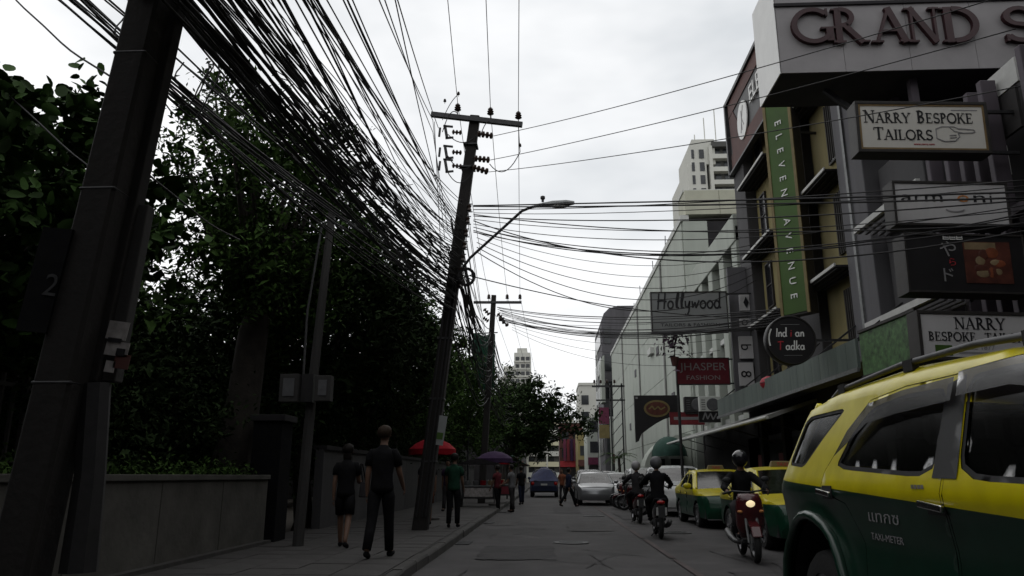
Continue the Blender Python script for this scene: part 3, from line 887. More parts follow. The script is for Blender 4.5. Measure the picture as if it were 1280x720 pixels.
# ------------------------------------------------------------------ garden wall and railings on the left
gw = thing('garden_wall', 'grey concrete garden wall with coping beside the near pole', 'wall', (-5.15, 9, .13))
for k in range(5):
    wb(B(-5.3, -5.06, 4.2 + k*1.9, 6.085 + k*1.9, .1, 1.24), 'wall_panel', 'wall_concrete', gw, bevel=.008)
wb(B(-5.34, -5.02, 4.2, 13.7, 1.24, 1.32), 'coping', 'wall_concrete', gw, bevel=.01)
wb(B(-5.1, -4.93, 4.2, 13.7, .1, .2), 'plinth', 'kerbstone', gw)
gp = thing('gate_pier', 'dark square gate pier where the garden wall ends', 'pier', (-5.2, 14.2, .13))
wb(B(-5.5, -4.95, 13.9, 14.5, .1, 2.3), 'shaft', 'cloth_black', gp, bevel=.01)
wb(B(-5.56, -4.89, 13.84, 14.56, 2.3, 2.42), 'cap', 'dark_wall', gp, bevel=.01)
gw2 = thing('boundary_wall', 'long dark boundary wall under the trees beyond the gate pier', 'wall', (-5.3, 30, .13))
for k in range(14):
    wb(B(-5.4, -5.2, 17.5+k*2.6, 20.06+k*2.6, .1, 1.9), 'wall_panel', 'grey_wall', gw2)
wb(B(-5.46, -5.14, 17.5, 54, 1.9, 2.0), 'coping', 'dark_wall', gw2)
fe = thing('iron_fence', 'black iron railing fence standing behind the near pole', 'fence', (-6.2, 6, .0))
for k in range(34):
    wb(B(-6.22, -6.18, 2.0+k*.2, 2.03+k*.2, 1.3, 2.45), 'bar', 'sign_frame', fe)
for z in (1.45, 2.3): wb(B(-6.23, -6.17, 1.9, 8.8, z, z+.05), 'rail', 'sign_frame', fe)
wb(B(-6.35, -6.05, 1.9, 9.0, .0, 1.3), 'base_wall', 'wall_concrete', fe)
bk = thing('garden_sky_blocker', 'dark wall and roof added deep behind the garden trees to block the sky', 'building', (-16, 25, 0))  # added backing that keeps sky from showing between the trunks
wb(B(-24, -15, -6, 62, 0, 5.2), 'wall', 'dark_wall', bk)
m = MB(); m.prism([(-24.5, 5.2), (-14.5, 5.2), (-19.5, 7.2)], -6.5, 62.5, 'y'); wb(m, 'roof', 'rust_red', bk)
# ------------------------------------------------------------------ utility poles
def sq_pole(a, b, w0, w1, ch=.18):
    """square concrete pole with chamfered edges from a to b"""
    a = Vector(a); b = Vector(b); mb = MB(); d = (b - a).normalized()
    x = d.cross(Vector((0, 1, 0))).normalized(); y = x.cross(d) * -1
    n = 7
    for i in range(n):
        t = i / (n - 1); p = a.lerp(b, t); w = (w0 + (w1 - w0) * t) / 2; c = w * ch
        for (u, v) in ((w, w-c), (w-c, w), (-w+c, w), (-w, w-c), (-w, -w+c), (-w+c, -w), (w-c, -w), (w, -w+c)):
            mb.v.append(tuple(p + x*u + y*v))
    for i in range(n - 1):
        for j in range(8): mb.f.append((i*8+j, i*8+(j+1) % 8, (i+1)*8+(j+1) % 8, (i+1)*8+j))
    mb.f.append(tuple(range(8))); mb.f.append(tuple((n-1)*8 + j for j in range(8)))
    return mb
def pin_insulator(p, s=1.0):
    return MB().lathe([(.012*s,0),(.012*s,.12*s),(.05*s,.12*s),(.09*s,.15*s),(.05*s,.18*s),(.085*s,.21*s),(.045*s,.24*s),(.07*s,.27*s),(.03*s,.32*s)], 10, p)
def strain(a, b, r=.06, k=4):
    a = Vector(a); b = Vector(b); pts = []; rs = []
    for i in range(k):
        for (dt, q) in ((0, .35), (.3, 1), (.55, 1), (.8, .35)):
            pts.append(a.lerp(b, (i + dt)/k)); rs.append(r*q)
    return MB().tube(pts, rs, 8)

# --- near pole
_a, _b = ay(24, 720, 5.0), ay(190, 0, 5.0); _d = (_b - _a) / (_b.z - _a.z)
NP0, NP1 = _a + _d*(.1 - _a.z), _a + _d*(8.9 - _a.z)
npole = thing('utility_pole', 'nearest leaning concrete utility pole at the left edge with black number board', 'utility pole', NP0)
def w_(mb, name, m, root, **k): return mb.build(name, m, root, world=True, **k)
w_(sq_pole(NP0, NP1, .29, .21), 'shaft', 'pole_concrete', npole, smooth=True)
a, b = ay(116, 478, 5.12), ay(222, 0, 5.12); b = a + (b-a)*1.25
w_(MB().beam(a, b, .12, .12, (0,-1,0)), 'conduit_cover', 'pole_concrete', npole, bevel=.01)
a, b = ay(140, 478, 5.16), ay(182, 258, 5.16)
w_(MB().beam(a, b, .1, .1, (0,-1,0)), 'conduit_cover', 'pole_grey', npole, bevel=.01)
a, b = ay(98, 715, 5.1), ay(120, 480, 5.1)
w_(MB().tube([a, a.lerp(b, .5) + Vector((.02,0,0)), b], [.12, .1, .1], 8), 'cable_sleeve', 'cable_black', npole, smooth=True)
a, b = ay(40, 415, 4.86), ay(74, 286, 4.86)
w_(MB().beam(a, b, .22, .03, (0,-1,0)), 'number_board', 'cloth_black', npole)
tx, wdt = font_text('2', .16, .004); face_y(tx, 0, 0, 0)
c_ = ay(52, 368, 4.835); tx.xform(Matrix.Translation(c_) @ Matrix.Rotation(R(9), 4, 'Y'))
w_(tx, 'number', 'steel_dark', npole)
for (px, py, w, h, m) in ((147, 413, .15, .13, 'poster_paper'), (146, 436, .17, .10, 'poster_paper'), (152, 452, .11, .1, 'rust_red'), (137, 458, .07, .08, 'poster_paper'), (143, 425, .1, .03, 'letter_black'), (150, 440, .06, .05, 'letter_black')):
    c_ = ay(px, py, 5.045 if m != 'letter_black' else 5.035)
    w_(B(c_.x-w/2, c_.x+w/2, c_.y, c_.y+.006, c_.z-h/2, c_.z+h/2).xform(Matrix.Translation(c_) @ Matrix.Rotation(R(8), 4, 'Y') @ Matrix.Translation(-c_)), 'pasted_notice', m, npole)
for z in (1.9, 3.3, 4.4):
    p = NP0.lerp(NP1, (z-.1)/8.8)
    hw_ = (.29 - .08*(z-.1)/8.8)/2 + .004
    w_(B(p.x-hw_, p.x+hw_, p.y-hw_, p.y+hw_, z, z+.025), 'steel_band', 'steel_dark', npole, bevel=.02)
w_(B(NP0.x-.3, NP0.x+.3, 4.7, 5.3, .1, .19), 'footing', 'kerbstone', npole, bevel=.02)
p = NP0.lerp(NP1, .6)
w_(MB().beam((p.x-.5, 4.84, 5.42), (p.x+1.9, 4.84, 5.32), .09, .09), 'cable_bracket', 'steel_dark', npole)
w_(MB().beam((-1.25, 4.84, 5.36), (NP0.lerp(NP1,.52).x, 4.84, 4.9), .05, .05), 'bracket_stay', 'steel_dark', npole)

# --- main pole with crossarm and street lamp
MP0, MP1 = Vector((-2.84, 17.16, .13)), Vector((-1.74, 17.16, 10.12))
mp = thing('utility_pole', 'leaning concrete utility pole with crossarm, fuse switches and street lamp', 'utility pole', MP0)
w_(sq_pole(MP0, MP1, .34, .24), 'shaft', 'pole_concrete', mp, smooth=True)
ca, cb = ay(539, 143, 17.0), ay(653, 156, 17.0)
w_(MB().beam(ca, cb, .11, .12), 'crossarm', 'steel_dark', mp)
HV = []
for px, py in ((572, 144), (613, 149), (648, 154)):
    p = ay(px, py, 17.0); w_(pin_insulator(p, 1.0), 'insulator', 'porcelain', mp, smooth=True); HV.append(p + Vector((0, 0, .3)))
for px, py in ((560, 165), (560, 190), (560, 207)):       # drop-out fuse switches on the left
    p = ay(px, py, 17.0)
    m = MB(); m.beam(p + Vector((-.08,0,.17)), p + Vector((-.02,0,-.17)), .07, .05)
    m.beam(p + Vector((-.12,0,.17)), p + Vector((.12,0,.14)), .05, .04); m.beam(p + Vector((-.06,0,-.17)), p + Vector((.14,0,-.15)), .05, .04)
    m.tube([p + Vector((-.2,0,.12)), p + Vector((-.22,0,-.12))], .03, 6)
    w_(m, 'fuse_switch', 'steel_dark', mp)
    w_(strain(p + Vector((.1,0,0)), p + Vector((.36,0,-.03)), .065, 3), 'insulator', 'porcelain', mp, smooth=True)
STR = []
for (x0, y0, x1, y1) in ((597, 167, 617, 170), (593, 198, 613, 200), (591, 209, 611, 215)):
    a, b = ay(x0, y0, 17.0), ay(x1, y1, 16.9)
    w_(strain(a, b, .085, 4), 'strain_insulator', 'porcelain', mp, smooth=True); STR.append(b)
def bow(a, b, sag, n=10, side=Vector((0,0,-1))):
    a = Vector(a); b = Vector(b)
    return [a.lerp(b, i/n) + side * (sag * 4 * (i/n) * (1 - i/n)) for i in range(n+1)]
for (a, b, s) in (((560,168),(597,168),.22), ((560,195),(595,200),.3), ((558,212),(592,212),.35), ((600,172),(612,152),-.12), ((572,142),(553,165),-.25), ((612,205),(650,190),.35), ((650,190),(648,156),.05)):
    w_(MB().tube(bow(ay(*a, 16.95), ay(*b, 16.95), s), .012, 5), 'jumper_wire', 'cable_black', mp)
for px, py in ((573, 121), (556, 130), (650, 186)):
    w_(pin_insulator(ay(px, py, 16.95), .45), 'surge_arrester', 'porcelain', mp, smooth=True)
w_(MB().tube(bow(ay(573,118,16.95), ay(553,150,16.95), -.1), .01, 5), 'jumper_wire', 'cable_black', mp)
# cable racks and spools on the pole
rr = random.Random(12)
for k in range(7):
    t = .56 + k*.032
    p = MP0.lerp(MP1, t) + Vector((.17, -.1, 0))
    w_(MB().lathe([(.03,-.08),(.06,-.06),(.035,0),(.06,.06),(.03,.08)], 8, p), 'spool_insulator', 'porcelain', mp)
    w_(MB().beam(p + Vector((-.1,0,.1)), p + Vector((.08,0,.1)), .03, .02), 'spool_bracket', 'steel_grey', mp)
    w_(MB().beam(p + Vector((-.1,0,-.1)), p + Vector((.08,0,-.1)), .03, .02), 'spool_bracket', 'steel_grey', mp)
for z in (1.6, 3.0, 4.4, 8.7, 9.3):
    p = MP0.lerp(MP1, (z-.13)/10); w_(B(p.x-.17, p.x+.17, 16.98, 17.34, z, z+.04), 'steel_band', 'steel_dark', mp)
# coil of slack cable
p = ay(583, 346, 16.9); m = MB()
for k in range(6):
    r = .19 + rr.uniform(-.03, .03)
    m.tube([p + Vector((r*math.cos(a), rr.uniform(-.02,.02), r*1.1*math.sin(a))) for a in [2*math.pi*i/16 for i in range(17)]], .016, 5)
for a in (20, 95, 150): m.tube([p + Vector((-.2*math.cos(R(a)),0,-.2*math.sin(R(a)))), p + Vector((.2*math.cos(R(a)),0,.2*math.sin(R(a))))], .014, 5)
w_(m, 'cable_coil', 'cable_black', mp)
# conduits down the shaft
for dx in (-.1, .02, .1):
    w_(MB().tube([MP0.lerp(MP1, .03) + Vector((dx,-.19,0)), MP0.lerp(MP1, .3) + Vector((dx,-.18,0)), MP0.lerp(MP1, .58) + Vector((dx,-.17,0))], .022, 6), 'conduit', 'cable_black', mp)
# street lamp
lp = [ay(578, 335, 16.9), ay(588, 322, 16.85), ay(620, 293, 16.7), ay(652, 264, 16.5), ay(664, 259, 16.45), ay(676, 257, 16.4)]
w_(MB().tube(lp, .035, 8), 'lamp_arm', 'steel_dark', mp, smooth=True)
a, b = ay(668, 258, 16.4), ay(718, 254, 16.3); d = (b - a); L = d.length
m = MB(); secs = ((0, .05, .05), (.2, .07, .07), (.45, .11, .1), (.8, .12, .09), (1, .05, .05))
for (t, hw, hh) in secs:
    c_ = a.lerp(b, t)
    for q in range(10):
        an = 2*math.pi*q/10
        m.v.append((c_.x, c_.y + hw*math.cos(an), c_.z + (hh if math.sin(an) > 0 else hh*.6)*math.sin(an)))
for i in range(len(secs)-1):
    for q in range(10): m.f.append((i*10+q, i*10+(q+1) % 10, (i+1)*10+(q+1) % 10, (i+1)*10+q))
m.f.append(tuple(range(10))); m.f.append(tuple(len(secs)*10-10+q for q in range(10)))
lh = w_(m, 'lamp_head', 'lamp_grey', mp, smooth=True)
c_ = a.lerp(b, .62)
m = MB().ball((c_.x, c_.y, c_.z-.045), (.24, .085, .04)); m.build('lamp_lens', 'lamp_lens', lh, smooth='full', world=False)
bpy.data.objects[lh.name].children[0].location = -MP0
m = MB().lathe([(.03,0),(.03,.06),(.055,.07),(.055,.13),(.02,.15)], 8, (c_.x-.38, c_.y, c_.z+.07)); o = m.build('photo_cell', 'letter_black', lh); o.location = -MP0
# small street plate on the pole
pa = thing('street_plate', 'small pale plate fixed to the lamp pole above the red parasol', 'sign', ay(551, 538, 17.0))
B(-.1, .1, -.015, .015, -.33, .33).build('plate', 'sign_grey', pa)
B(-.07, .07, -.02, -.016, -.2, -.05).build('mark', 'sign_green', pa)
pa.rotation_euler = (0, R(8), 0)

# --- third pole
TP0, TP1 = Vector((-2.95, 34.0, .13)), Vector((-2.45, 34.0, 9.55))
tp = thing('utility_pole', 'third utility pole with crossarm farther down the street', 'utility pole', TP0)
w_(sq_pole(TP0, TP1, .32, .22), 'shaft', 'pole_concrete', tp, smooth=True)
w_(MB().beam(ay(592, 378, 33.9), ay(652, 378, 33.9), .11, .11), 'crossarm', 'steel_dark', tp)
HV3 = []
for px in (611, 634, 650):
    p = ay(px, 377, 33.9); w_(pin_insulator(p, 1.1), 'insulator', 'porcelain', tp, smooth=True); HV3.append(p + Vector((0,0,.33)))
for (x0, y0, x1, y1) in ((605, 386, 612, 394), (622, 392, 630, 400), (624, 398, 636, 408), (604, 397, 611, 402)):
    w_(strain(ay(x0, y0, 33.9), ay(x1, y1, 33.9), .1, 3), 'strain_insulator', 'porcelain', tp, smooth=True)
# --- meter pole in the garden shade with two boxes
mt = thing('meter_pole', 'slim pole with two open metal meter boxes in front of the garden trees', 'pole', (-4.25, 13.2, .13))
w_(MB().tube([(-4.28, 13.2, .1), (-4.2, 13.2, 3.0), (-4.05, 13.2, 6.2)], [.1, .09, .07], 8), 'shaft', 'pole_grey', mt, smooth=True)
for (x0, x1, z0, z1) in ((350, 376, 468, 503), (394, 416, 470, 502)):
    a, b = ay(x0, z1, 13.0), ay(x1, z0, 13.0)
    bx = w_(B(a.x, b.x, 12.9, 13.1, a.z, b.z), 'meter_box', 'pole_grey', mt, bevel=.01)
    o = B(a.x+.07, b.x-.07, 12.885, 12.899, a.z+.1, b.z-.08).build('meter_window', 'plastic_grey', bx); o.location = (4.25, -13.2, -.13)
a, b = ay(377, 503, 13.06), ay(394, 468, 13.06)
w_(B(a.x, b.x, 12.98, 13.12, a.z, b.z), 'open_recess', 'sign_black', mt)
w_(MB().tube([(-4.35, 13.1, 2.95), (-4.36, 13.1, 4.2), (-4.2, 13.12, 5.9)], .022, 6), 'conduit', 'cable_grey', mt)

# ------------------------------------------------------------------ overhead cables, each one its own
def cable(name, label, group, nodes, sags, r, m='cable_black', seg=14, wob=0.0, seed=0):
    rnd = random.Random(seed); pts = []
    for (a, b), s in zip(zip(nodes[:-1], nodes[1:]), sags):
        a = Vector(a); b = Vector(b)
        ph = rnd.uniform(0, 6.28); n = seg
        for i in range(n + (1 if b == Vector(nodes[-1]) else 0)):
            t = i / n; e = 4*t*(1-t)
            pts.append(a.lerp(b, t) + Vector((wob*e*math.sin(ph + t*9), 0, -s*e + wob*.6*e*math.cos(ph + t*7))))
    o = MB().tube(pts, r, 5).build(name, m, None, smooth='full')
    return tag(o, label, 'cable', group)
rc = random.Random(21)
def bundle(n, px0, px1, pe, qe, zlo, label, group, r=(.008, .016), sag=(.15, .45), y1=5.0, py=0, wob=.03, back=True, clump=None):
    for k in range(n):
        if clump:
            px = rc.choice(clump) + rc.gauss(0, 4)
        else:
            px = rc.uniform(px0, px1)
        a = ay(px, py + rc.uniform(-14, 6), y1 + rc.uniform(-.3, .3))
        e = ay(rc.uniform(*pe), rc.uniform(*qe), 17.0 + rc.uniform(-.1, .1))
        nodes = [a, e]; sg = [rc.uniform(*sag)]
        if back:
            nodes = [Vector((a.x - rc.uniform(.0, .4), -9, a.z + rc.uniform(0, .5)))] + nodes; sg = [rc.uniform(.05, .2)] + sg
        cable('overhead_cable', label, group, nodes, sg, rc.uniform(*r), 'cable_black', 16, wob*rc.random(), rc.randint(0, 9999))
L1 = 'black cable in the dense bundle slung from the near pole to the lamp pole'
bundle(5, 0, 0, (556, 566), (330, 385), 0, L1, 'dense cable bundle over the pavement', (.018, .026), (.15, .3), clump=(212, 230, 250))
bundle(38, 0, 0, (558, 572), (300, 392), 0, L1, 'dense cable bundle over the pavement', (.007, .013), (.1, .38), clump=(208, 220, 234, 262, 292))
bundle(26, 0, 0, (562, 578), (270, 360), 0, L1, 'dense cable bundle over the pavement', (.005, .011), (.05, .28), clump=(268, 300, 330, 352, 385))
bundle(14, 270, 410, (566, 580), (262, 330), 0, L1, 'dense cable bundle over the pavement', (.004, .008), (.05, .3))
L2 = 'thin cable in the loose fan above the dense bundle, ending at the lamp pole'
bundle(9, 380, 440, (570, 582), (250, 300), 0, L2, 'loose cables above the bundle', (.006, .011), (.02, .2))
L3 = 'cable passing behind the near pole, left of the dense bundle'
bundle(11, 0, 0, (556, 566), (345, 395), 0, L3, 'cables left of the near pole', (.007, .014), (.1, .35), y1=5.9, clump=(80, 95, 108))
bundle(3, 120, 160, (556, 566), (330, 390), 0, L3, 'cables left of the near pole', (.006, .012), (.0, .2), y1=5.9)
# slack loops hanging out of the bundle by the near pole
for k, (x, z, r) in enumerate(((180, 12, .16), (172, 30, .2), (232, 92, .22), (238, 100, .28), (243, 88, .18))):
    c_ = ay(x, z, 5.0 + .1*k); 
    o = MB().tube([c_ + Vector((r*math.cos(a)*.8, .05*math.sin(3*a), r*math.sin(a)*1.2)) for a in [R(150 + 240*i/14) for i in range(15)]], .006, 5).build('cable_loop', 'cable_black')
    tag(o, 'slack cable loop drooping beside the top of the near pole', 'cable', 'slack loops at the near pole')
# straggling ends and clips in the bundle
for k in range(26):
    px = rc.uniform(300, 520); py = 60 + (px-300)*1.05 + rc.uniform(-50, 30)
    yy = 6.5 + (px-280)/240*8
    c_ = ay(px, py, yy); d = Vector((rc.uniform(-.25,.25), rc.uniform(-.3,.5), rc.uniform(-.3,.12)))
    o = MB().tube([c_, c_ + d*.5 + Vector((0,0,rc.uniform(-.06,.06))), c_ + d], .007, 5).build('loose_wire_end', 'cable_black')
    tag(o, 'short loose wire end sticking out of the dense bundle', 'wire', 'loose wire ends in the bundle')
# top power lines: from overhead, over the crossarms
for k, (p, q) in enumerate(zip(HV, HV3)):
    s = ay((553, 605, 649)[k], 0, 11.2)
    d = (s - p); back = p + d * 3.0; back.z = p.z
    cable('power_line', ['left', 'middle', 'right'][k] + ' one of the three power lines running over the crossarm insulators', 'power lines on the crossarms', [back + Vector((0,0,.0)), p, q, q + Vector((.6, 40, -.4))], [.25, .35, .4], .0085, 'cable_black', 18)
L4 = 'cable rising steeply from the left end of the crossarm'
for k, (x, e) in enumerate(((474, (541, 150)), (481, (541, 165)), (494, (546, 230)), (497, (548, 160)))):
    cable('overhead_cable', L4, 'cables at the crossarm end', [ay(x, 0, 8.0) + Vector((-.3, -8, .6)), ay(x, 0, 8.0), ay(*e, 17.0)], [.1, .06], .009, 'cable_black', 10)
for k, (e0, e1) in enumerate((((541,150),(556,300)), ((543,152),(552,330)), ((541,165),(560,290)))):
    cable('drop_wire', 'drop wire running down beside the lamp pole from the crossarm', 'drop wires at the lamp pole', [ay(*e0, 16.9), ay(*e1, 16.9)], [.02], .008, 'cable_black', 8)
# wires crossing the street to the right-hand buildings
def cross(n0, n1, sag, r, label, group='wires crossing the street', m='cable_black'):
    return cable('crossing_wire', label, group, [n0, n1], [sag], r, m, 26, .01, rc.randint(0, 999))
LC = 'thin wire crossing the street from the lamp pole insulators to the near right'
for b, (x, y) in zip(STR, ((1238, 0), (1270, 36), (1275, 108))):
    cross(b, ay(x, y, 8.6), .10, .0085, LC, 'upper crossing wires')
LM = 'dark wire crossing the street from the lamp pole to the shop signs'
for k in range(12):
    y0 = (257, 258, 266, 270, 274, 280, 284, 288, 268, 276, 262, 290)[k]
    ye = (240, 247, 232, 250, 262, 256, 270, 266, 280, 288, 225, 278)[k]
    sg = (.02, .05, .16, .2, .3, .45, .55, .62, .25, .7, .1, .5)[k]
    cross(ay(592, y0, 16.9), ay(1285, ye, 9.6), sg, rc.uniform(.007, .014) if k > 1 else .016, LM, 'middle crossing wires')
LH = 'sagging wire crossing the street below the lamp to the hotel front'
for k in range(6):
    cross(ay(596, 285 + k*6, 16.9), ay(945, 305 + k*9, 22.5), .5 + .14*k, rc.uniform(.007, .013), LH, 'sagging crossing wires')
cross(ay(588, 345, 16.9), ay(935, 397, 24), .25, .014, 'single wire drooping from the cable coil across the street', 'coil wire')
LB = 'cable in the bundle crossing the street behind the script lettered sign'
for k in range(13):
    cross(ay(622 + rc.uniform(-4, 6), 384 + k*1.4, 33.8), ay(1000, 384 + k*1.6, 19.3), .35 + rc.uniform(0, .5), rc.uniform(.009, .019), LB, 'lower crossing bundle')
for k in range(5):
    cross(ay(640, 400 + k*3, 33.9), ay(900, 396 + k*14, 26), .3 + .1*k, .008, 'faint low wire crossing the street beyond the lamp pole', 'faint crossing wires')
# bundle from the lamp pole on to the third pole
LT = 'black cable in the bundle running on from the lamp pole to the third pole'
for k in range(34):
    a = ay(rc.uniform(558, 580), rc.uniform(270, 395), 17.1); e = TP0.lerp(TP1, rc.uniform(.48, .85)) + Vector((rc.uniform(-.15,.2), 0, 0))
    cable('overhead_cable', LT, 'cables beyond the lamp pole', [a, e, e + Vector((rc.uniform(-.3,.3), 18, rc.uniform(-.4,.2)))], [rc.uniform(.3, 1.1), .5], rc.uniform(.009, .02), 'cable_black', 12, .04, k)
for k in range(7):
    a = ay(rc.uniform(575, 586), rc.uniform(230, 340), 17.0); e = ay(rc.uniform(598, 612), rc.uniform(383, 430), 33.9)
    cable('overhead_cable', LT, 'cables beyond the lamp pole', [a, e], [.2], .009, 'cable_black', 10, .01, k)
# cables hanging in front of the tree, thin, from the near pole
for (x0, y0, x1, y1, Y0, Y1) in ((205, 108, 520, 330, 5.4, 14), (206, 118, 470, 345, 5.4, 13), (182, 215, 300, 300, 5.4, 9), (20, 0, 145, 100, 6.0, 5.4), (0, 108, 170, 250, 7.0, 6.0)):
    cable('service_wire', 'thin service wire passing beside the near pole into the trees', 'service wires at the near pole', [ay(x0, y0, Y0), ay(x1, y1, Y1)], [.05], .009, 'cable_black', 10, .01)

# ------------------------------------------------------------------ vegetation
def leaf_mesh(name, cen, size, seed, m, shape='leaf', up=.35):
    rng = np.random.default_rng(seed)
    n = len(cen); cen = np.asarray(cen, dtype=np.float64)
    nr = rng.normal(size=(n, 3)); nr[:, 2] = np.abs(nr[:, 2]) + up
    nr /= np.linalg.norm(nr, axis=1)[:, None]
    d = rng.normal(size=(n, 3)); d[:, 2] -= .35
    d -= nr * (d * nr).sum(1)[:, None]; d /= np.linalg.norm(d, axis=1)[:, None] + 1e-9
    w = np.cross(nr, d)
    s = (np.asarray(size) * rng.uniform(.6, 1.3, n))[:, None]
    if shape == 'round':
        offs = [(-.5, 0, 0), (-.34, .16, .03), (-.05, .29, .06), (.25, .30, .05), (.44, .17, .0), (.5, 0, -.05), (.44, -.17, .0), (.25, -.30, .05), (-.05, -.29, .06), (-.34, -.16, .03)]
        fc = [(0, 1, 2, 3, 4, 5), (0, 5, 6, 7, 8, 9)]
    else:
        offs = [(-.5, 0, 0), (.05, .22, .06), (.55, 0, -.08), (.05, -.22, .06)]
        fc = [(0, 1, 2), (0, 2, 3)]
    k = len(offs)
    V = np.empty((n, k, 3))
    for i, (a, b, c) in enumerate(offs):
        V[:, i] = cen + s * (d*a + w*b + nr*c)
    me = bpy.data.meshes.new(name)
    fl = len(fc[0]); nf = n * len(fc)
    me.vertices.add(n*k); me.vertices.foreach_set("co", V.reshape(-1))
    idx = (np.arange(n)[:, None, None]*k + np.array(fc)[None]).reshape(-1)
    me.loops.add(len(idx)); me.loops.foreach_set("vertex_index", idx.astype(np.int32))
    me.polygons.add(nf); me.polygons.foreach_set("loop_start", (np.arange(nf)*fl).astype(np.int32))
    me.polygons.foreach_set("loop_total", np.full(nf, fl, dtype=np.int32))
    me.materials.append(MATS[m]); me.update(calc_edges=True)
    return me
def crown_points(c, rad, nc, per, spread, seed, flat=.0):
    rng = np.random.default_rng(seed)
    d = rng.normal(size=(nc, 3)); d /= np.linalg.norm(d, axis=1)[:, None]
    q = rng.uniform(.25, 1.0, nc) ** .5
    cc = np.array(c) + d * q[:, None] * np.array(rad) * rng.uniform(.82, 1.12, (nc, 1))
    pts = np.repeat(cc, per, 0) + rng.normal(size=(nc*per, 3)) * spread * np.array([1, 1, .75])
    return cc, pts
def tree(name, label, base, c, rad, nc, per, spread, size, m, seed, tr=.2, shape='leaf', nb=14, cat='tree', group=None, extra=None, bend=.25):
    t = thing(name, label, cat, base, group=group)
    base = Vector(base); c = Vector(c)
    cc, pts = crown_points(c - base, rad, nc, per, spread, seed)
    if extra is not None:
        e = np.array([[p[0]-base.x, p[1]-base.y, p[2]-base.z] for p in extra])
        rng = np.random.default_rng(seed+5)
        pts = np.concatenate([pts, np.repeat(e, per, 0) + rng.normal(size=(len(e)*per, 3))*spread*.8]); cc = np.concatenate([cc, e])
    rng = np.random.default_rng(seed+9); kc = 9 if shape != 'round' else 3
    core = np.repeat(cc, kc, 0) + rng.normal(size=(len(cc)*kc, 3))*spread*.55
    szs = np.concatenate([np.full(len(pts), size), np.full(len(core), size*2.3)]); pts = np.concatenate([pts, core])
    o = bpy.data.objects.new('crown', leaf_mesh('crown', pts, szs, seed, m, shape)); C.objects.link(o); o.parent = t
    rnd = random.Random(seed); mb = MB()
    top = (c - base) * .92
    fork = Vector((top.x*.35 + rnd.uniform(-bend, bend), top.y*.35, max(.6, top.z - rad[2]*.75)))
    mid = fork * .5 + Vector((rnd.uniform(-bend, bend)*.6, 0, 0))
    mb.tube([Vector((0,0,-.1)), Vector((0,0,.15)), mid, fork, fork.lerp(top, .5), top], [tr*1.5, tr*1.15, tr*.95, tr*.8, tr*.5, tr*.12], 10)
    sel = list(range(len(cc))); rnd.shuffle(sel)
    if extra is not None: sel = list(range(nc, len(cc))) + sel
    for i in sel[:nb + (len(extra) if extra is not None else 0)]:
        p = Vector(cc[i]); s = fork.lerp(top, rnd.uniform(0, .6)); q = s.lerp(p, .5) + Vector((0, 0, -.08*(p-s).length))
        mb.tube([s, q, p], [tr*.34, tr*.2, tr*.05], 6)
    mb.build('trunk', 'bark', t, smooth='full')
    return t
# broad round-leaved tree at the left edge
tree('plumeria_tree', 'round leaved tree at the left edge behind the near pole', (-6.6, 8.3, .1), (-6.3, 8.0, 4.25), (1.75, 1.9, 1.6), 100, 60, .20, .165, 'leaf_round', 1, .16, 'round', extra=[(-5.55, 7.9, 5.75), (-5.05, 7.9, 5.3), (-4.75, 7.9, 4.7), (-5.6, 8, 5.2)])
# large tree with thick dark trunk
tree('shade_tree', 'large shade tree with thick leaning trunk between the first two poles', (-6.4, 14.5, .1), (-5.6, 14.6, 6.5), (1.65, 2.8, 2.5), 140, 130, .28, .135, 'leaf_mid', 2, .36, nb=24, extra=[(-7.0, 14, 9.3), (-7.4, 14, 8.7), (-7.7, 14, 8.0), (-6.6, 13.6, 9.2), (-7.2, 13.8, 7.3), (-6.2, 13.8, 8.9), (-7.5, 13.8, 7.6)])
specs = [
 ((-8.8, 11.5), (-8.6, 11.3, 4.9), (2.4, 2.6, 2.0), 'mid green tree behind the round leaved one', 'leaf_mid', 110),
 ((-5.9, 18.5), (-5.5, 18.4, 5.7), (2.1, 2.6, 2.6), 'dark tree just left of the lamp pole', 'leaf_dark', 170),
 ((-8.6, 18.5), (-8.3, 18.2, 4.0), (2.6, 3.0, 2.0), 'tall garden tree behind the meter boxes', 'leaf_dark', 150),
 ((-6.0, 23.5), (-5.5, 23.4, 5.5), (2.1, 2.9, 2.8), 'dark tree behind the lamp pole at the red parasol', 'leaf_dark', 160),
 ((-6.2, 29), (-5.3, 29, 5.6), (2.2, 3.2, 2.9), 'dark tree hanging over the wall before the third pole', 'leaf_mid', 150),
 ((-6.0, 36), (-4.9, 36, 5.0), (2.3, 3.2, 2.7), 'rounded tree just past the third pole', 'leaf_mid', 140),
 ((-5.6, 44), (-4.5, 44, 5.2), (2.3, 3.4, 2.9), 'green tree above the food stalls', 'leaf_mid', 140),
]
for k, (b_, c_, rad, lab, mm, nc) in enumerate(specs):
    tree('garden_tree', lab, (b_[0], b_[1], .1), c_, rad, nc, 95, .33, .15, mm, 30+k, .2, nb=14, group='trees along the garden wall')
tree('street_tree', 'far street tree reaching a leafy branch out over the road', (-3.4, 58, .1), (-2.1, 57, 5.6), (2.9, 3.5, 3.2), 170, 60, .38, .26, 'leaf_dark', 51, .25, nb=14,
     extra=[ay(x, y, 57) for x, y in ((690, 500), (700, 508), (712, 512), (722, 520), (730, 528), (738, 534), (712, 530), (698, 522), (690, 520), (705, 535), (720, 540), (745, 520), (695, 492), (683, 540), (716, 500), (684, 512), (692, 530), (700, 545), (676, 550), (668, 560), (730, 540), (708, 520), (686, 500))])
tree('street_tree', 'last tree on the left before the cream hotel', (-5.2, 80, .1), (-4.6, 80, 5.2), (2.6, 4, 3.0), 90, 44, .5, .3, 'leaf_mid', 52, .22, nb=8)
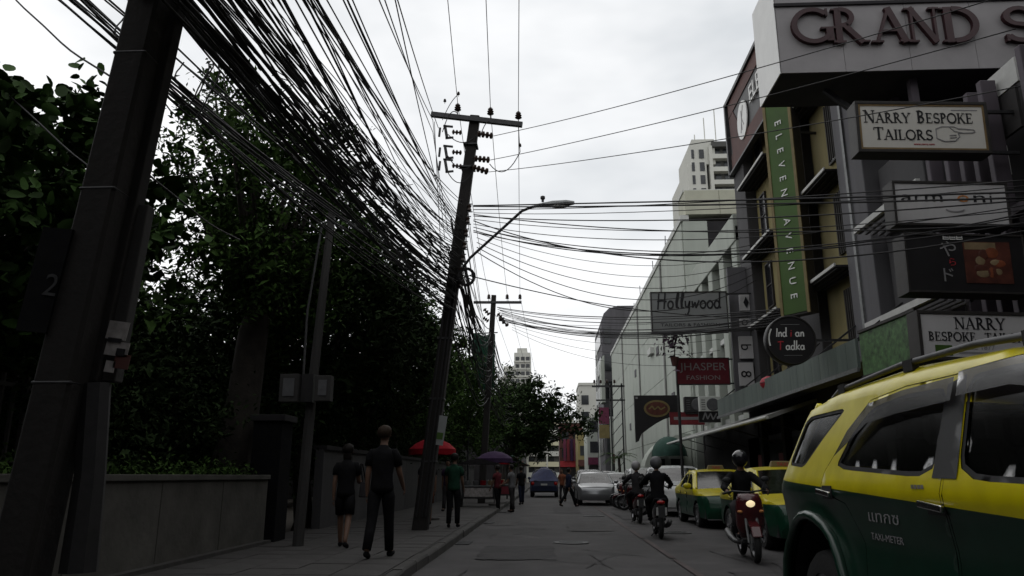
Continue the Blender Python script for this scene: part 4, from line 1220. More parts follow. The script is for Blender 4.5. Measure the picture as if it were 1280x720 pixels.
# shrubs and hedge under the trees
for k, (x, y, z, rx, ry, rz) in enumerate([(-6.7, 9.5, 1.9, 1.0, 1.4, 1.2), (-6.6, 12.2, 2.2, 1.0, 1.5, 1.4), (-7.6, 14.5, 2.6, 1.3, 1.6, 1.9), (-6.3, 16.3, 2.4, .9, 1.3, 1.6), (-6.4, 19.6, 2.6, .9, 1.6, 1.6), (-6.4, 23.2, 2.6, .9, 1.8, 1.7), (-6.4, 27.2, 2.6, .9, 2.0, 1.7), (-6.4, 31.5, 2.6, .9, 2.2, 1.7), (-6.3, 36.5, 2.6, .9, 2.4, 1.7), (-6.3, 41.5, 2.6, .9, 2.4, 1.8), (-6.2, 47, 2.6, 1.0, 2.8, 1.8), (-8.0, 5.5, 2.0, 1.2, 1.8, 1.5)]):
    lab = ['first', 'second', 'third', 'fourth', 'fifth', 'sixth', 'seventh', 'eighth', 'ninth', 'tenth', 'eleventh'][k] + ' dark shrub along the garden wall, counted from the camera' if k < 11 else 'dark shrub behind the iron fence at the left edge'
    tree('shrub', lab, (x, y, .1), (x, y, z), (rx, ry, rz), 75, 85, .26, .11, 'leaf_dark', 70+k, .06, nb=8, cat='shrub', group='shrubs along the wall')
# low planting that tops the garden wall
rng = np.random.default_rng(4); n = 5200
pp = np.stack([rng.uniform(-5.75, -5.2, n), rng.uniform(4.2, 13.6, n), 1.22 + np.abs(rng.normal(0, .13, n))], 1)
o = bpy.data.objects.new('ground_cover', leaf_mesh('ground_cover', pp, .085, 4, 'leaf_mid')); C.objects.link(o); tag(o, 'low green ground cover along the top of the garden wall', 'plants', kind='stuff')
# a belt of deep garden foliage behind, one mass
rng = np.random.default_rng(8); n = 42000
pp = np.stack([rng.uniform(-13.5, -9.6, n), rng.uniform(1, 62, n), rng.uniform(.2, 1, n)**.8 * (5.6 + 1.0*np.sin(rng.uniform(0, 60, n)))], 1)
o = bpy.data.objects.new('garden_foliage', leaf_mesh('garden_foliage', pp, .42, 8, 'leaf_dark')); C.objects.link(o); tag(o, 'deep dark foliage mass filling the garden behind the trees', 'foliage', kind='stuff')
# unseen trees added behind the camera, their crowns shading the pavement
for k, (x, y) in enumerate(((-5.2, -2.5), (-5.0, -8.5), (-5.2, -15))):
    tree('garden_tree', ['first', 'second', 'third'][k] + ' unseen tree added behind the camera to shade the pavement', (x-.8, y, .1), (x, y, 6.2), (3.2, 3.6, 2.8), 130, 40, .42, .3, 'leaf_dark', 90+k, .2, nb=10, group='trees along the garden wall')
# palm on the far right pavement
pm = thing('palm_tree', 'small palm in front of the far steel gantry', 'palm', (5.0, 54, .13))
MB().tube([(0,0,0), (.05,0,1.2), (0,0,2.4)], [.14, .11, .09], 8).build('trunk', 'bark', pm, smooth='full')
rp_ = random.Random(6); fr = MB()
for k in range(16):
    a = 2*math.pi*k/16 + rp_.uniform(-.1,.1); el_ = rp_.uniform(.2, 1.1); l = rp_.uniform(1.2, 1.7)
    pts = [Vector((math.cos(a)*l*t*math.cos(el_*(1-t*.5)), math.sin(a)*l*t*math.cos(el_*(1-t*.5)), 2.4 + l*t*math.sin(el_) - 1.1*t*t*l*.6)) for t in [i/7 for i in range(8)]]
    sd_ = Vector((-math.sin(a), math.cos(a), 0))
    for i in range(1, 8):
        for s_ in (-1, 1):
            p0 = pts[i]; d_ = (pts[i] - pts[i-1]).normalized()
            for h_ in (0, .5):
                p1 = pts[i-1].lerp(pts[i], h_)
                q = p1 + sd_*s_*.34*(1-.08*i) + d_*.2 + Vector((0,0,-.1))
                fr.add([p1, p1 + d_*.05, q], [(0,1,2)])
fr.build('fronds', 'leaf_mid', pm)
# ------------------------------------------------------------------ signs
def sign_y(label, x0, x1, z0, z1, y, t, face, frame, fw=.05, tilt=0.0, name='shop_sign', brackets=None):
    cx, cz = (x0+x1)/2, (z0+z1)/2; w, h = (x1-x0)/2, (z1-z0)/2
    s = thing(name, label, 'sign', (cx, y, cz))
    s.rotation_euler = (0, R(tilt), 0)
    B(-w, w, 0.004, t, -h, h).build('box', frame, s)
    B(-w+fw, w-fw, -.012, .004, -h+fw, h-fw).build('face', face, s)
    m = MB(); m.box(-w, w, -.03, .004, h-fw, h); m.box(-w, w, -.03, .004, -h, -h+fw); m.box(-w, -w+fw, -.0295, .004, -h+fw, h-fw); m.box(w-fw, w, -.0295, .004, -h+fw, h-fw)
    m.build('frame', frame, s, bevel=.004)
    for (bx, bz) in (brackets or ()):
        MB().beam((w-.02, t/2, bz*h), (w + bx, t/2, bz*h), .05, .05).build('bracket', 'steel_dark', s)
    return s, w, h
def put(mbw, s, x, z, m, name='lettering', y=-.0125, center=False, maxw=None):
    mb, wd = mbw
    if maxw and wd > maxw:
        k = maxw/wd; mb.v = [(v[0]*k, v[1], v[2]) for v in mb.v]; wd = maxw
    face_y(mb, x - (wd/2 if center else 0), z, y)
    return mb.build(name, m, s)

# large rooftop sign
gs = thing('rooftop_sign', 'huge grey box sign with maroon serif letters overhanging the street', 'sign', (4.87, 14.0, 9.3))
GY, GX0, GX1, GZ0, GZ1 = 14.0, 4.87, 11.5, 9.32, 11.7
w_(B(GX0+.02, GX1, GY+.02, GY+1.45, GZ0, GZ1), 'box', 'grey_wall', gs)
for k in range(5):
    a = GX0 + k*(GX1-GX0)/5
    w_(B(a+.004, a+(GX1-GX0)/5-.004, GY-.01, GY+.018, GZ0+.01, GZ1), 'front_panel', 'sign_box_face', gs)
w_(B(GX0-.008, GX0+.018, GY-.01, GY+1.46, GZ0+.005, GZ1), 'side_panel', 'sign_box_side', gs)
w_(B(GX0-.012, GX1, GY-.05, GY-.0105, GZ0+1.55, GZ0+1.62), 'upper_trim', 'dark_wall', gs)
x = ay(985, 40, GY).x; z0 = ay(1000, 56, GY).z; hh = ay(1000, 14, GY).z - z0
widths = {'G': (985, 1048), 'R': (1036, 1088), 'A': (1083, 1140), 'N': (1127, 1178), 'D': (1172, 1226), 'S': (1250, 1300)}
for ch in 'GRANDS':
    mb, wd = serif_text(ch, hh, .09)
    a, b = ay(widths[ch][0]+3, 40, GY).x, ay(widths[ch][1]-4, 40, GY).x
    xs_ = [v[0] for v in mb.v]; k = (b-a)/(max(xs_)-min(xs_)); mn = min(xs_)
    mb.v = [((v[0]-mn)*k, v[1], v[2]) for v in mb.v]
    face_y(mb, a, z0 - .022*(a-GX0), GY-.0105)
    w_(mb, 'letter', 'letter_maroon', gs)
for x in (7.6, 9.3, 11.0):
    w_(B(x, x+.15, GY+.3, GY+.45, 7.7, GZ0), 'support_post', 'purple_grey', gs)
    w_(B(x, x+.15, GY+1.1, GY+1.25, 7.7, GZ0), 'support_post', 'purple_grey', gs)
w_(MB().beam((7.3, GY+.7, 8.1), (6.0, GY+.7, GZ0), .1, .1), 'stay', 'steel_dark', gs)

# panel on the hotel parapet, facing the street
tp_ = thing('parapet_sign', 'rust red and black parapet sign with white oval on the hotel', 'sign', (6.9, 23, 12.2))
w_(B(6.93, 7.0, 19.9, 26.0, 12.1, 14.9), 'board', 'sign_black', tp_)
for k, (za, zb) in enumerate(((14.25, 14.8), (12.15, 12.75))):
    w_(B(6.9, 6.929, 20.0, 25.8, za, zb), 'rust_band', 'rust_red', tp_)
m = MB(); m.prism([(24.0, 12.76), (25.6, 12.76), (25.8, 14.2), (25.2, 14.24)], 6.905, 6.929, 'x'); w_(m, 'rust_wedge', 'rust_red', tp_)
for (a, b, c_, d) in ((19.9, 26.08, 14.82, 14.95), (19.9, 26.08, 12.03, 12.1)): w_(B(6.82, 7.0, a, b, c_, d), 'frame', 'steel_dark', tp_)
w_(B(6.82, 7.0, 25.95, 26.1, 12.0, 14.95), 'frame', 'steel_dark', tp_)
c_ = ax(928, 150, 6.88)
w_(MB().prism([(c_.y + .62*math.cos(R(a)), c_.z + .68*math.sin(R(a))) for a in range(0, 360, 15)], 6.86, 6.9, 'x'), 'oval', 'letter_white', tp_)
mb = MB(); _st(mb, [(-.2,-.4),(.0,.1),(.22,.45)], .04, .01, 0); _st(mb, [(-.05,-.35),(-.02,.35)], .04, .01, 1); _st(mb, [(-.02,.1),(.2,-.25)], .03, .01, 2)
w_(face_x(mb, 6.859, c_.y, c_.z), 'oval_mark', 'letter_grey', tp_)
mb, wd = font_text('ELEVEN', .62, .04); a = ax(938, 128, 6.89)
w_(face_x(mb, 6.895, a.y, 13.35), 'lettering', 'letter_white', tp_)

# green vertical sign set at an angle to the facade
A_, B_ = ax(965, 260, 6.15), ax(1001, 260, 6.65)
gz0, gz1 = 5.3, 11.6
gr = thing('vertical_sign', 'tall narrow green vertical sign with white letters on the hotel', 'sign', (A_.x, A_.y, gz0))
dv = Vector((B_.x-A_.x, B_.y-A_.y, 0)); gw_ = dv.length; dv.normalize(); nrm = Vector((dv.y, -dv.x, 0))
if nrm.y > 0: nrm = -nrm
Mg = Matrix(((dv.x, 0, nrm.x, A_.x), (dv.y, 0, nrm.y, A_.y), (0, 1, 0, gz0), (0, 0, 0, 1)))   # local x along, y up, z out
hgt = gz1 - gz0
w_(B(0, gw_, 0, hgt, -.3, 0).xform(Mg), 'box', 'sign_frame', gr)
w_(B(.09, gw_-.09, .05, hgt-.05, 0.001, .02).xform(Mg), 'face', 'sign_green', gr)
w_(B(0, .085, 0, hgt, 0.001, .035).xform(Mg), 'gold_edge', 'sign_gold', gr)
w_(B(gw_-.085, gw_, 0, hgt, 0.001, .035).xform(Mg), 'gold_edge', 'sign_gold', gr)
for i, ch in enumerate('ELEVEN AVENUE'):
    if ch == ' ': continue
    mb, wd = font_text(ch, .21, .02)
    xs_ = [v[0] for v in mb.v]; ys_ = [v[1] for v in mb.v]
    mb.v = [(v[0] - (max(xs_)+min(xs_))/2, v[1] - (max(ys_)+min(ys_))/2, v[2]) for v in mb.v]
    mb.xform(Matrix.Rotation(R(-90), 4, 'Z')); mb.xform(Matrix.Translation((gw_*.52, hgt - .95 - i*.405, .021)))
    w_(mb.xform(Mg), 'letter', 'letter_white', gr)
for z in (1.0, 3.0, 5.0): w_(MB().beam(Mg @ Vector((gw_*.9, z, -.2)), Mg @ Vector((gw_*.9, z, -.2)) + Vector((.6, .1, 0)), .06, .06), 'bracket', 'steel_dark', gr)

# tailor sign, upper
SY = 11.0
def rect(px0, py0, px1, py1, Y):
    a, b = ay(px0, py1, Y), ay(px1, py0, Y); return a.x, b.x, a.z, b.z
s, w, h = sign_y('upper ivory tailor sign with serif words and pointing hand in brass frame', *rect(1074, 126, 1230, 193, SY), SY, .28, 'sign_ivory', 'sign_frame', .05, 2.0, brackets=((.5, .8), (.5, -.8)))
m = MB(); f_ = .08
m.box(-w+.05, w-.05, -.02, -.0125, h-f_, h-.05); m.box(-w+.05, w-.05, -.02, -.0125, -h+.05, -h+f_); m.box(-w+.05, -w+f_, -.0195, -.0125, -h+f_, h-f_); m.box(w-f_, w-.05, -.0195, -.0125, -h+f_, h-f_)
m.build('brass_border', 'brass_frame', s)
xk = -w+.13
mb = MB(); x = 0
for word in ('NARRY', 'BESPOKE'):
    for i, ch in enumerate(word):
        hh_ = .21 if i == 0 else .17
        g_, wd = serif_text(ch, hh_, .006); g_.xform(Matrix.Translation((x, 0, 0))); mb.merge(g_); x += wd
    x += .1
put((mb, x), s, 0, .07, 'letter_black', center=True, maxw=2*w-.26)
mb = MB(); x = 0
for i, ch in enumerate('TAILORS'):
    g_, wd = serif_text(ch, .21 if i == 0 else .17, .006); g_.xform(Matrix.Translation((x, 0, 0))); mb.merge(g_); x += wd
put((mb, x), s, -w+.26, -.22, 'letter_black', maxw=w*.95)
hd = MB()          # outlined pointing hand
outl = [(0,.0),(0,.16),(.1,.2),(.3,.2),(.36,.17),(.62,.15),(.64,.12),(.6,.1),(.36,.09),(.38,.03),(.33,-.01),(.3,-.04),(.12,-.05),(0,0)]
_st(hd, [(p[0]*.92, p[1]) for p in outl], .014, .005, 0); _st(hd, [(.2,.2),(.28,.12),(.4,.1)], .012, .005, 3); _st(hd, [(.3,.06),(.2,.05)], .012, .005, 4); _st(hd, [(.3,.02),(.2,.01)], .012, .005, 5)
put((hd, .6), s, .18*w+.02, -.19, 'letter_grey', 'pointing_hand')
put(font_text('www.narry.com', .035), s, 0, -h+.13, 'letter_red', center=True)
B(w-.55, w-.15, -.016, -.0125, h-.15, h-.135).build('small_print', 'letter_grey', s)

s, w, h = sign_y('pale box sign with thin lowercase word and orange mark below the upper tailor sign', *rect(1120, 226, 1256, 284, SY), SY, .3, 'sign_white', 'sign_frame', .04, 2.0, brackets=((.4, .8), (.4, -.8)))
for ch_, x_, w2_, m_ in (('a', -w+.12, .17, 'letter_black'), ('r', -w+.33, .11, 'letter_black'), ('m', -w+.48, .26, 'letter_black'), ('o', .10, .17, 'letter_orange'), ('n', .34, .17, 'letter_black'), ('i', .58, .03, 'letter_black')):
    put(font_text(ch_, .17, .006, w2_), s, x_, .03, m_, 'letter')
mb = MB(); _st(mb, arc(0, 0, .14, .05, 200, 340), .02, .005, 0); put((mb, 0), s, .05, -.08, 'letter_grey', 'swoosh')

s, w, h = sign_y('black restaurant sign with white brush characters and a food picture', *rect(1137, 292, 1276, 368, SY), SY, .35, 'sign_black', 'sign_frame', .03, 2.0, brackets=((.4, .7), (.4, -.7)))
B(-.02, w-.22, -.02, -.0125, -h+.16, h-.12).build('picture', 'food_brown', s)
rr = random.Random(3)
for k in range(11):
    MB().ball((.12 + rr.uniform(0, w-.5), -.02, rr.uniform(-.16, .22)), (rr.uniform(.05,.11), .006, rr.uniform(.04,.09)), 10, 6).build('food_piece', ('food_pale', 'food_orange', 'food_brown')[k % 3], s)
B(.0, .45, -.0215, -.0205, h-.24, h-.13).build('picture_label', 'food_pale', s)
for (ch, z, hh_, x, m_) in (('や', .12, .2, -.36, 'letter_grey'), ('ら', -.03, .1, -.24, 'letter_red'), ('ド', -.27, .18, -.34, 'letter_grey')):
    put(font_text(ch, hh_, .006), s, x, z, m_, 'brush_character')
for k in range(3):
    B(-.3+k*.1, -.215+k*.1, -.02, -.0125, h-.09, h-.005+.0).build('small_character', 'letter_white', s)
    for q in range(2): B(-.3+k*.1+.01, -.215+k*.1-.01, -.0225, -.0205, h-.075+q*.03, h-.062+q*.03).build('character_stroke', 'letter_black', s)
s, w, h = sign_y('lower white tailor sign with serif words above the taxi roof', *rect(1152, 389, 1296, 452, SY), SY, .3, 'sign_white', 'sign_frame', .05, 2.0, brackets=((.3, .8),))
put(serif_text('NARRY', .17, .006), s, .02, .1, 'letter_black', center=True, maxw=.75)
put(serif_text('BESPOKE', .13, .006), s, -w+.14, -.08, 'letter_black', maxw=.72)
put(serif_text('TAILOR', .13, .006), s, -w+.94, -.08, 'letter_black', maxw=.56)
put(font_text('Est. 1877', .075), s, 0, -.2, 'letter_grey', center=True)
B(-w+.22, -w+.46, -.018, -.0125, -h+.07, -h+.22).build('green_logo', 'sign_green', s)
B(-w+.55, w-.2, -.0165, -.0125, -h+.1, -h+.13).build('small_print', 'letter_grey', s)

# mottled green lightbox along the facade
g2 = thing('shop_sign', 'mottled green sign board beside the lower tailor sign', 'sign', (5.9, 12.4, 3.1))
A2, B2 = ax(1075, 430, 5.75), ax(1150, 430, 5.85)
m = MB(); zb, zt = ax(1110, 462, 5.8).z, ax(1110, 402, 5.8).z
m.hexa([(A2.x, A2.y, zb), (B2.x, B2.y, zb), (B2.x+.2, B2.y+.05, zb), (A2.x+.2, A2.y+.05, zb), (A2.x, A2.y, zt), (B2.x, B2.y, zt), (B2.x+.2, B2.y+.05, zt), (A2.x+.2, A2.y+.05, zt)])
mg_ = mat('mottled_green', (.055,.125,.04), .5, .75, 9)
w_(m, 'board', mg_, g2)
for z in (zb-.04, zt):
    w_(MB().beam((A2.x, A2.y, z+.02), (B2.x, B2.y, z+.02), .06, .05), 'frame', 'sign_frame', g2)

# round black sign
r0 = rect(955, 392, 1023, 458, 16.0); cx, cz, rd = (r0[0]+r0[1])/2, (r0[2]+r0[3])/2, (r0[1]-r0[0])/2*.86
td = thing('round_sign', 'round black sign with white and red handwriting hung on the hotel front', 'sign', (cx, 16.0, cz))
MB().lathe([(rd*.98,.0),(rd,.02),(rd,.2),(rd*.98,.22)], 36, (0, 0, 0), 'y').build('disc', 'sign_black', td, smooth=True)
MB().lathe([(rd*.93,-.02),(rd*.97,-.02),(rd*.97,0.0),(rd*.93,0.0),(rd*.93,-.02)], 36, (0, 0, 0), 'y', False).build('rim', 'sign_frame', td)
k_ = rd/.6
for (tx_, x, z, m_) in (('Ind', -.36, .08, 'letter_white'), ('i', -.02, .08, 'letter_red'), ('an', .1, .08, 'letter_white'), ('T', -.34, -.24, 'letter_red'), ('adka', -.15, -.24, 'letter_white')):
    put(hand_text(tx_, .2*k_, .008, w=.13), td, x*k_, z*k_, m_, 'handwriting', -.001)
B(-.2, .2, -.006, 0, .33, .338).build('rule', 'letter_grey', td); B(-.18, .2, -.006, 0, -.34, -.332).build('rule', 'letter_grey', td)
mb = MB(); _st(mb, arc(0, 0, rd*.88, rd*.88, 150, 195), .03, .006, 0); put((mb, 0), td, 0, 0, 'letter_white', 'brush_arc', -.001)
MB().beam((rd-.05, .1, 0), (7.0-cx, .1, 0), .05, .05).build('bracket', 'steel_dark', td)

# Hollywood sign
s, w, h = sign_y('grey rectangular sign with black script lettering hung over the street', *rect(815, 364, 908, 416, 25), 25, .18, 'sign_grey', 'sign_frame', .04, 0, brackets=((1.0, .9), (1.0, -.9)))
put(hand_text('Hollywood', .5, .01, w=.12), s, 0, .12, 'letter_black', 'script_lettering', center=True, maxw=2*w-.4)
put(font_text('TAILORS & FASHION', .11, .006, 2*w-.6), s, 0, -.5, 'letter_black', center=True)
# red fashion sign
s, w, h = sign_y('red sign with pale capitals on a post below the script lettered sign', *rect(846, 447, 911, 481, 26), 26, .15, 'sign_maroon', 'sign_frame', .03, 0, brackets=((.8, .9), (.8, -.9)))
put(font_text('JHASPER', .27, .008, 2*w-.25), s, 0, .03, 'letter_grey', center=True)
put(font_text('FASHION', .16, .008, 2*w-.7), s, 0, -.3, 'letter_grey', center=True)
MB().tube([(-w+.05, .1, -h), (-w+.05, .1, -4.6)], .05, 8).build('post', 'steel_dark', s)
# black sign with gold oval
x0, x1, z0, z1 = rect(795, 494, 848, 553, 32)
go = thing('shop_sign', 'black sign with gold oval and arched lower edge', 'sign', ((x0+x1)/2, 32, (z0+z1)/2))
w, h = (x1-x0)/2, (z1-z0)/2
m = MB(); m.prism([(-w, -h), (-w+.12, -h+.05)] + [(-w + .25 + t*(2*w-.25), -h + .35 + .75*math.sin(R(90*t))) for t in (0, .2, .4, .6, .8, 1)] + [(w, h), (-w, h)], 0, .2, 'y')
m.build('board', 'sign_black', go)
MB().prism([(.55*math.cos(R(a)), .42 + .36*math.sin(R(a))) for a in range(0, 360, 15)], -.02, -.001, 'y').build('gold_oval', 'sign_gold', go)
MB().prism([(.46*math.cos(R(a)), .42 + .28*math.sin(R(a))) for a in range(0, 360, 15)], -.026, -.021, 'y').build('oval_inner', 'food_brown', go)
mb = MB(); _st(mb, [(-.34,.0),(-.2,.12),(-.1,-.02),(.05,.1),(.16,-.02),(.34,.08)], .06, .006, 0); put((mb, 0), go, 0, .4, 'sign_gold', 'script_mark', -.027)
B(-w+.05, -w+.14, -.02, -.001, h-.15, h-.06).build('corner_mark', 'letter_grey', go)
# red strip sign and small script sign
s, w, h = sign_y('narrow red strip sign over the far shopfront', *rect(838, 515, 880, 531, 31), 31, .12, 'shop_red', 'sign_maroon', .03, 0)
B(-w+.15, w-.15, -.02, -.0125, -.06, .06).build('lettering', 'letter_grey', s)
s, w, h = sign_y('small grey sign with white scribble under the air conditioner', *rect(874, 514, 900, 528, 28), 28, .1, 'sign_black', 'sign_frame', .02, 0)
mb = MB(); _st(mb, [(-.25,-.1),(-.15,.15),(-.08,-.08),(.04,.12),(.12,-.1),(.26,.12)], .05, .006, 0); put((mb, 0), s, 0, 0, 'letter_grey', 'scribble')
# vertical lightboxes with rotated letters
vb = thing('vertical_sign', 'narrow column of white lightboxes with black rotated letters at the hotel corner', 'sign', (6.5, 25.4, 3.6))
w_(B(6.35, 6.98, 25.45, 25.6, 3.5, 8.4), 'backing', 'mid_grey_wall', vb)
for (py0, py1, ch) in ((368, 388, '◆'), (398, 408, 'o'), (420, 448, 'b'), (453, 482, '8')):
    a, b = ay(924, py1, 25.3), ay(934, py0, 25.3)
    w_(B(a.x+.05, b.x+.2, 25.32, 25.45, a.z, b.z), 'lightbox', 'sign_white', vb)
    if ch == '◆':
        zc = (a.z+b.z)/2; xc = (a.x+b.x)/2+.1; w_(MB().prism([(xc-.09, zc), (xc, zc-.2), (xc+.09, zc), (xc, zc+.2)], 25.3, 25.319, 'y'), 'diamond', 'letter_black', vb)
    else:
        mb, wd = font_text(ch, (b.x-a.x)*1.1, .01); mb.xform(Matrix.Rotation(R(-90), 4, 'Z'))
        w_(face_y(mb, a.x+.1, (a.z+b.z)/2+wd/2, 25.319), 'letter', 'letter_black', vb)
# red lantern
ln = thing('lantern', 'round red paper lantern hanging above the awning', 'lantern', ax(962, 479, 6.1))
MB().lathe([(.06,-.2),(.17,-.16),(.25,-.05),(.26,.03),(.2,.13),(.07,.19)], 16).build('shade', 'lantern_red', ln, smooth='full')
MB().lathe([(.07,.19),(.07,.23)], 10).build('collar', 'letter_black', ln)
MB().lathe([(.262,-.01),(.266,.0),(.262,.01)], 16, cap=False).build('rib', 'letter_maroon', ln)
MB().tube([(0,0,.22), (.0,0,.7)], .008, 5).build('cord', 'cable_black', ln)
# air conditioner units on the shophouse wall
for k, (px, lab) in enumerate(((887, 'white air conditioner unit on the shophouse wall under the red sign'), (868, 'dark louvred box beside the white air conditioner'))):
    c_ = ay(px, 506, 30 + k)
    a_ = thing('air_conditioner', lab, 'air conditioner', c_)
    B(-.42, .42, -.15, .15, -.32, .32).build('case', 'white_trim' if k == 0 else 'plastic_black', a_, bevel=.02)
    MB().lathe([(.02,-.02),(.23,-.02),(.25,.0),(.25,.02)], 20, (.1, -.16, 0), 'y').build('fan_grille', 'plastic_grey', a_)
    for q in range(5): B(-.35, -.2, -.156, -.151, -.2+q*.09, -.17+q*.09).build('louvre', 'plastic_grey', a_)
    B(-.4, .9, -.1, .1, -.38, -.33).build('shelf', 'steel_dark', a_)
for k, (x, y, z, lab) in enumerate(((6.8, 33.2, 4.0, 'air conditioner low on the white shophouse pilaster'),)):
    a_ = thing('air_conditioner', lab, 'air conditioner', (x, y, z), -math.pi/2)
    B(-.4, .4, -.15, .15, -.29, .29).build('case', 'awning_grey', a_, bevel=.02)
    MB().lathe([(.02,-.02),(.21,-.02),(.23,.0),(.23,.02)], 18, (.1, -.16, 0), 'y').build('fan_grille', 'plastic_grey', a_)
    B(-.36, .36, -.1, .1, -.34, -.295).build('shelf', 'steel_dark', a_)
    MB().tube([(-.38,0,-.1), (-.6,.1,-.3), (-.6,.12,-1.6)], .02, 5).build('pipe', 'cable_grey', a_)
# steel gantry with signs far right pavement
gt_ = thing('steel_gantry', 'tall steel lattice gantry with cables on the far right pavement', 'gantry', (5.2, 60, .13))
for x in (5.0, 5.9):
    for z in (0,):
        w_(B(x, x+.12, 59.95, 60.07, .13, 8.5), 'post', 'steel_dark', gt_)
for k in range(7): w_(MB().beam((5.1, 60, 1.4+k*1.0), (5.95, 60, 2.4+k*1.0), .05, .05), 'lattice', 'steel_dark', gt_)
w_(B(3.6, 6.2, 59.95, 60.07, 8.2, 8.35), 'arm', 'steel_dark', gt_); w_(B(3.9, 6.2, 59.95, 60.07, 7.1, 7.22), 'arm', 'steel_dark', gt_)
for x in (3.8, 4.3, 4.8, 5.4): w_(pin_insulator(Vector((x, 60, 8.35)), 1.4), 'insulator', 'porcelain', gt_)
# pot plant hanging below the script sign
pk = thing('hanging_plant', 'straggly purple leaved plant on the post under the script lettered sign', 'plant', ay(842, 425, 25.6))
rng = np.random.default_rng(5); pts = rng.normal(size=(130, 3))*np.array([.28, .2, .42])
mat('leaf_purple', (.06,.03,.055), .6, .6, 5, island=True)
o = bpy.data.objects.new('leaves', leaf_mesh('leaves', pts, .22, 5, 'leaf_purple')); C.objects.link(o); o.parent = pk
MB().tube([(0,0,-.6), (.05,0,0), (-.05,0,.4)], .02, 5).build('stem', 'bark', pk)
MB().lathe([(.1,-.9),(.15,-.6)], 10).build('pot', 'rust_red', pk)
# green netting on the building edge behind the poles
nt_ = thing('netting', 'dark green shade netting hanging behind the third pole', 'netting', ay(604, 460, 36))
m = MB()
for i in range(9):
    for j in range(9): m.v.append((-.55 + i*.14, .12*math.sin(i*1.3+j*.4), -1.0 + j*.33 + .06*math.sin(i)))
for i in range(8):
    for j in range(8): m.f.append((i*9+j, (i+1)*9+j, (i+1)*9+j+1, i*9+j+1))
m.build('cloth', 'net_green', nt_, smooth='full'); MB().tube([(-.7, 0, 1.7), (.7, 0, 1.75)], .03, 6).build('top_bar', 'steel_dark', nt_); MB().tube([(-.68, 0, 1.7), (-.68, 0, -5.6)], .05, 6).build('prop', 'steel_dark', nt_)
# vendor parasols and stalls
def parasol(label, c, r, rise, top, m_, fl=8, drop=.18):
    t = thing('parasol', label, 'parasol', (c[0], c[1], .135))
    n = 16; mb = MB(); zt = top - .135
    for i, (f, dz) in enumerate(((.02, 0), (.35, -.12), (.72, -.48), (1.0, -1.0), (1.0, -1.0))):
        for j in range(n):
            a = 2*math.pi*j/n; rr_ = r*f*(1 - .035*(j % 2) * f)
            mb.v.append((rr_*math.cos(a), rr_*math.sin(a), zt + rise*dz - (drop if i == 4 else 0) + (.02*(j % 2) if i == 4 else 0)))
    for i in range(4):
        for j in range(n): mb.f.append((i*n+j, i*n+(j+1) % n, (i+1)*n+(j+1) % n, (i+1)*n+j))
    mb.build('canopy', m_, t, smooth=True)
    MB().tube([(0,0,0), (0,0,zt+.08)], .025, 8).build('pole', 'steel_grey', t)
    for j in range(8):
        a = 2*math.pi*j/8; MB().tube([(0,0,zt-rise-.25), (r*.6*math.cos(a), r*.6*math.sin(a), zt-rise*.62)], .009, 4).build('rib', 'steel_grey', t)
    MB().lathe([(.24,0),(.24,.06),(.06,.1)], 12).build('base', 'kerbstone', t)
    return t
parasol('red vendor parasol behind the lamp pole', (-3.2, 21.0), .66, .30, 2.32, 'cloth_red', drop=.16)
parasol('purple vendor parasol farther along the left pavement', (-2.2, 31.5), .75, .3, 2.3, 'cloth_purple')
def stall(label, x, y, w, d, h, top):
    t = thing('food_cart', label, 'food cart', (x, y, .0))
    B(-w/2, w/2, -d/2, d/2, .45, .9).build('counter', 'steel_dark', t, bevel=.01)
    B(-w/2-.03, w/2+.03, -d/2-.03, d/2+.03, .9, .94).build('counter_top', 'galvanised', t)
    for sx in (-1, 1):
        for sy in (-1, 1): B(sx*(w/2-.03)-.015, sx*(w/2-.03)+.015, sy*(d/2-.03)-.015, sy*(d/2-.03)+.015, .94, h).build('post', 'steel_grey', t)
    m = MB(); m.prism([(-w/2-.15, h), (w/2+.15, h), (w/2+.15, h+.03), (0, h+.22), (-w/2-.15, h+.03)], -d/2-.15, d/2+.15, 'y'); m.build('roof', top, t)
    for sx in (-1, 1):
        wh_ = MB(); wh_.lathe([(.2,-.03),(.27,-.03),(.29,0),(.27,.03),(.2,.03)], 16, (sx*(w/2+.05), 0, .29), 'x'); wh_.build('wheel', 'tyre', t)
        MB().lathe([(.03,-.02),(.2,-.015),(.2,.015),(.03,.02)], 8, (sx*(w/2+.05), 0, .29), 'x').build('rim', 'rim_grey', t)
    rr_ = random.Random(int(x*10+y))
    for k in range(4):
        MB().lathe([(.05,0),(.11,.02),(.12,.16),(.1,.18)], 10, (-w/2+.2+k*(w-.4)/3, rr_.uniform(-.1,.1), .945)).build('pot', ('galvanised', 'plastic_grey', 'cloth_red', 'food_pale')[k], t)
    B(-w/2+.1, w/2-.1, -d/2-.012, -d/2-.002, .52, .85).build('front_panel', 'poster_paper' if y < 31 else 'sign_maroon', t)
    return t
stall('dark food cart with low roof parked at the kerb end', -2.7, 30.2, 1.3, .8, 1.75, 'cloth_dark')
stall('food cart with purple roof farther back', -2.3, 34.8, 1.4, .9, 1.9, 'cloth_purple')
stall('food cart with red roof under the far trees', -2.9, 40.5, 1.4, .9, 1.9, 'cloth_red')
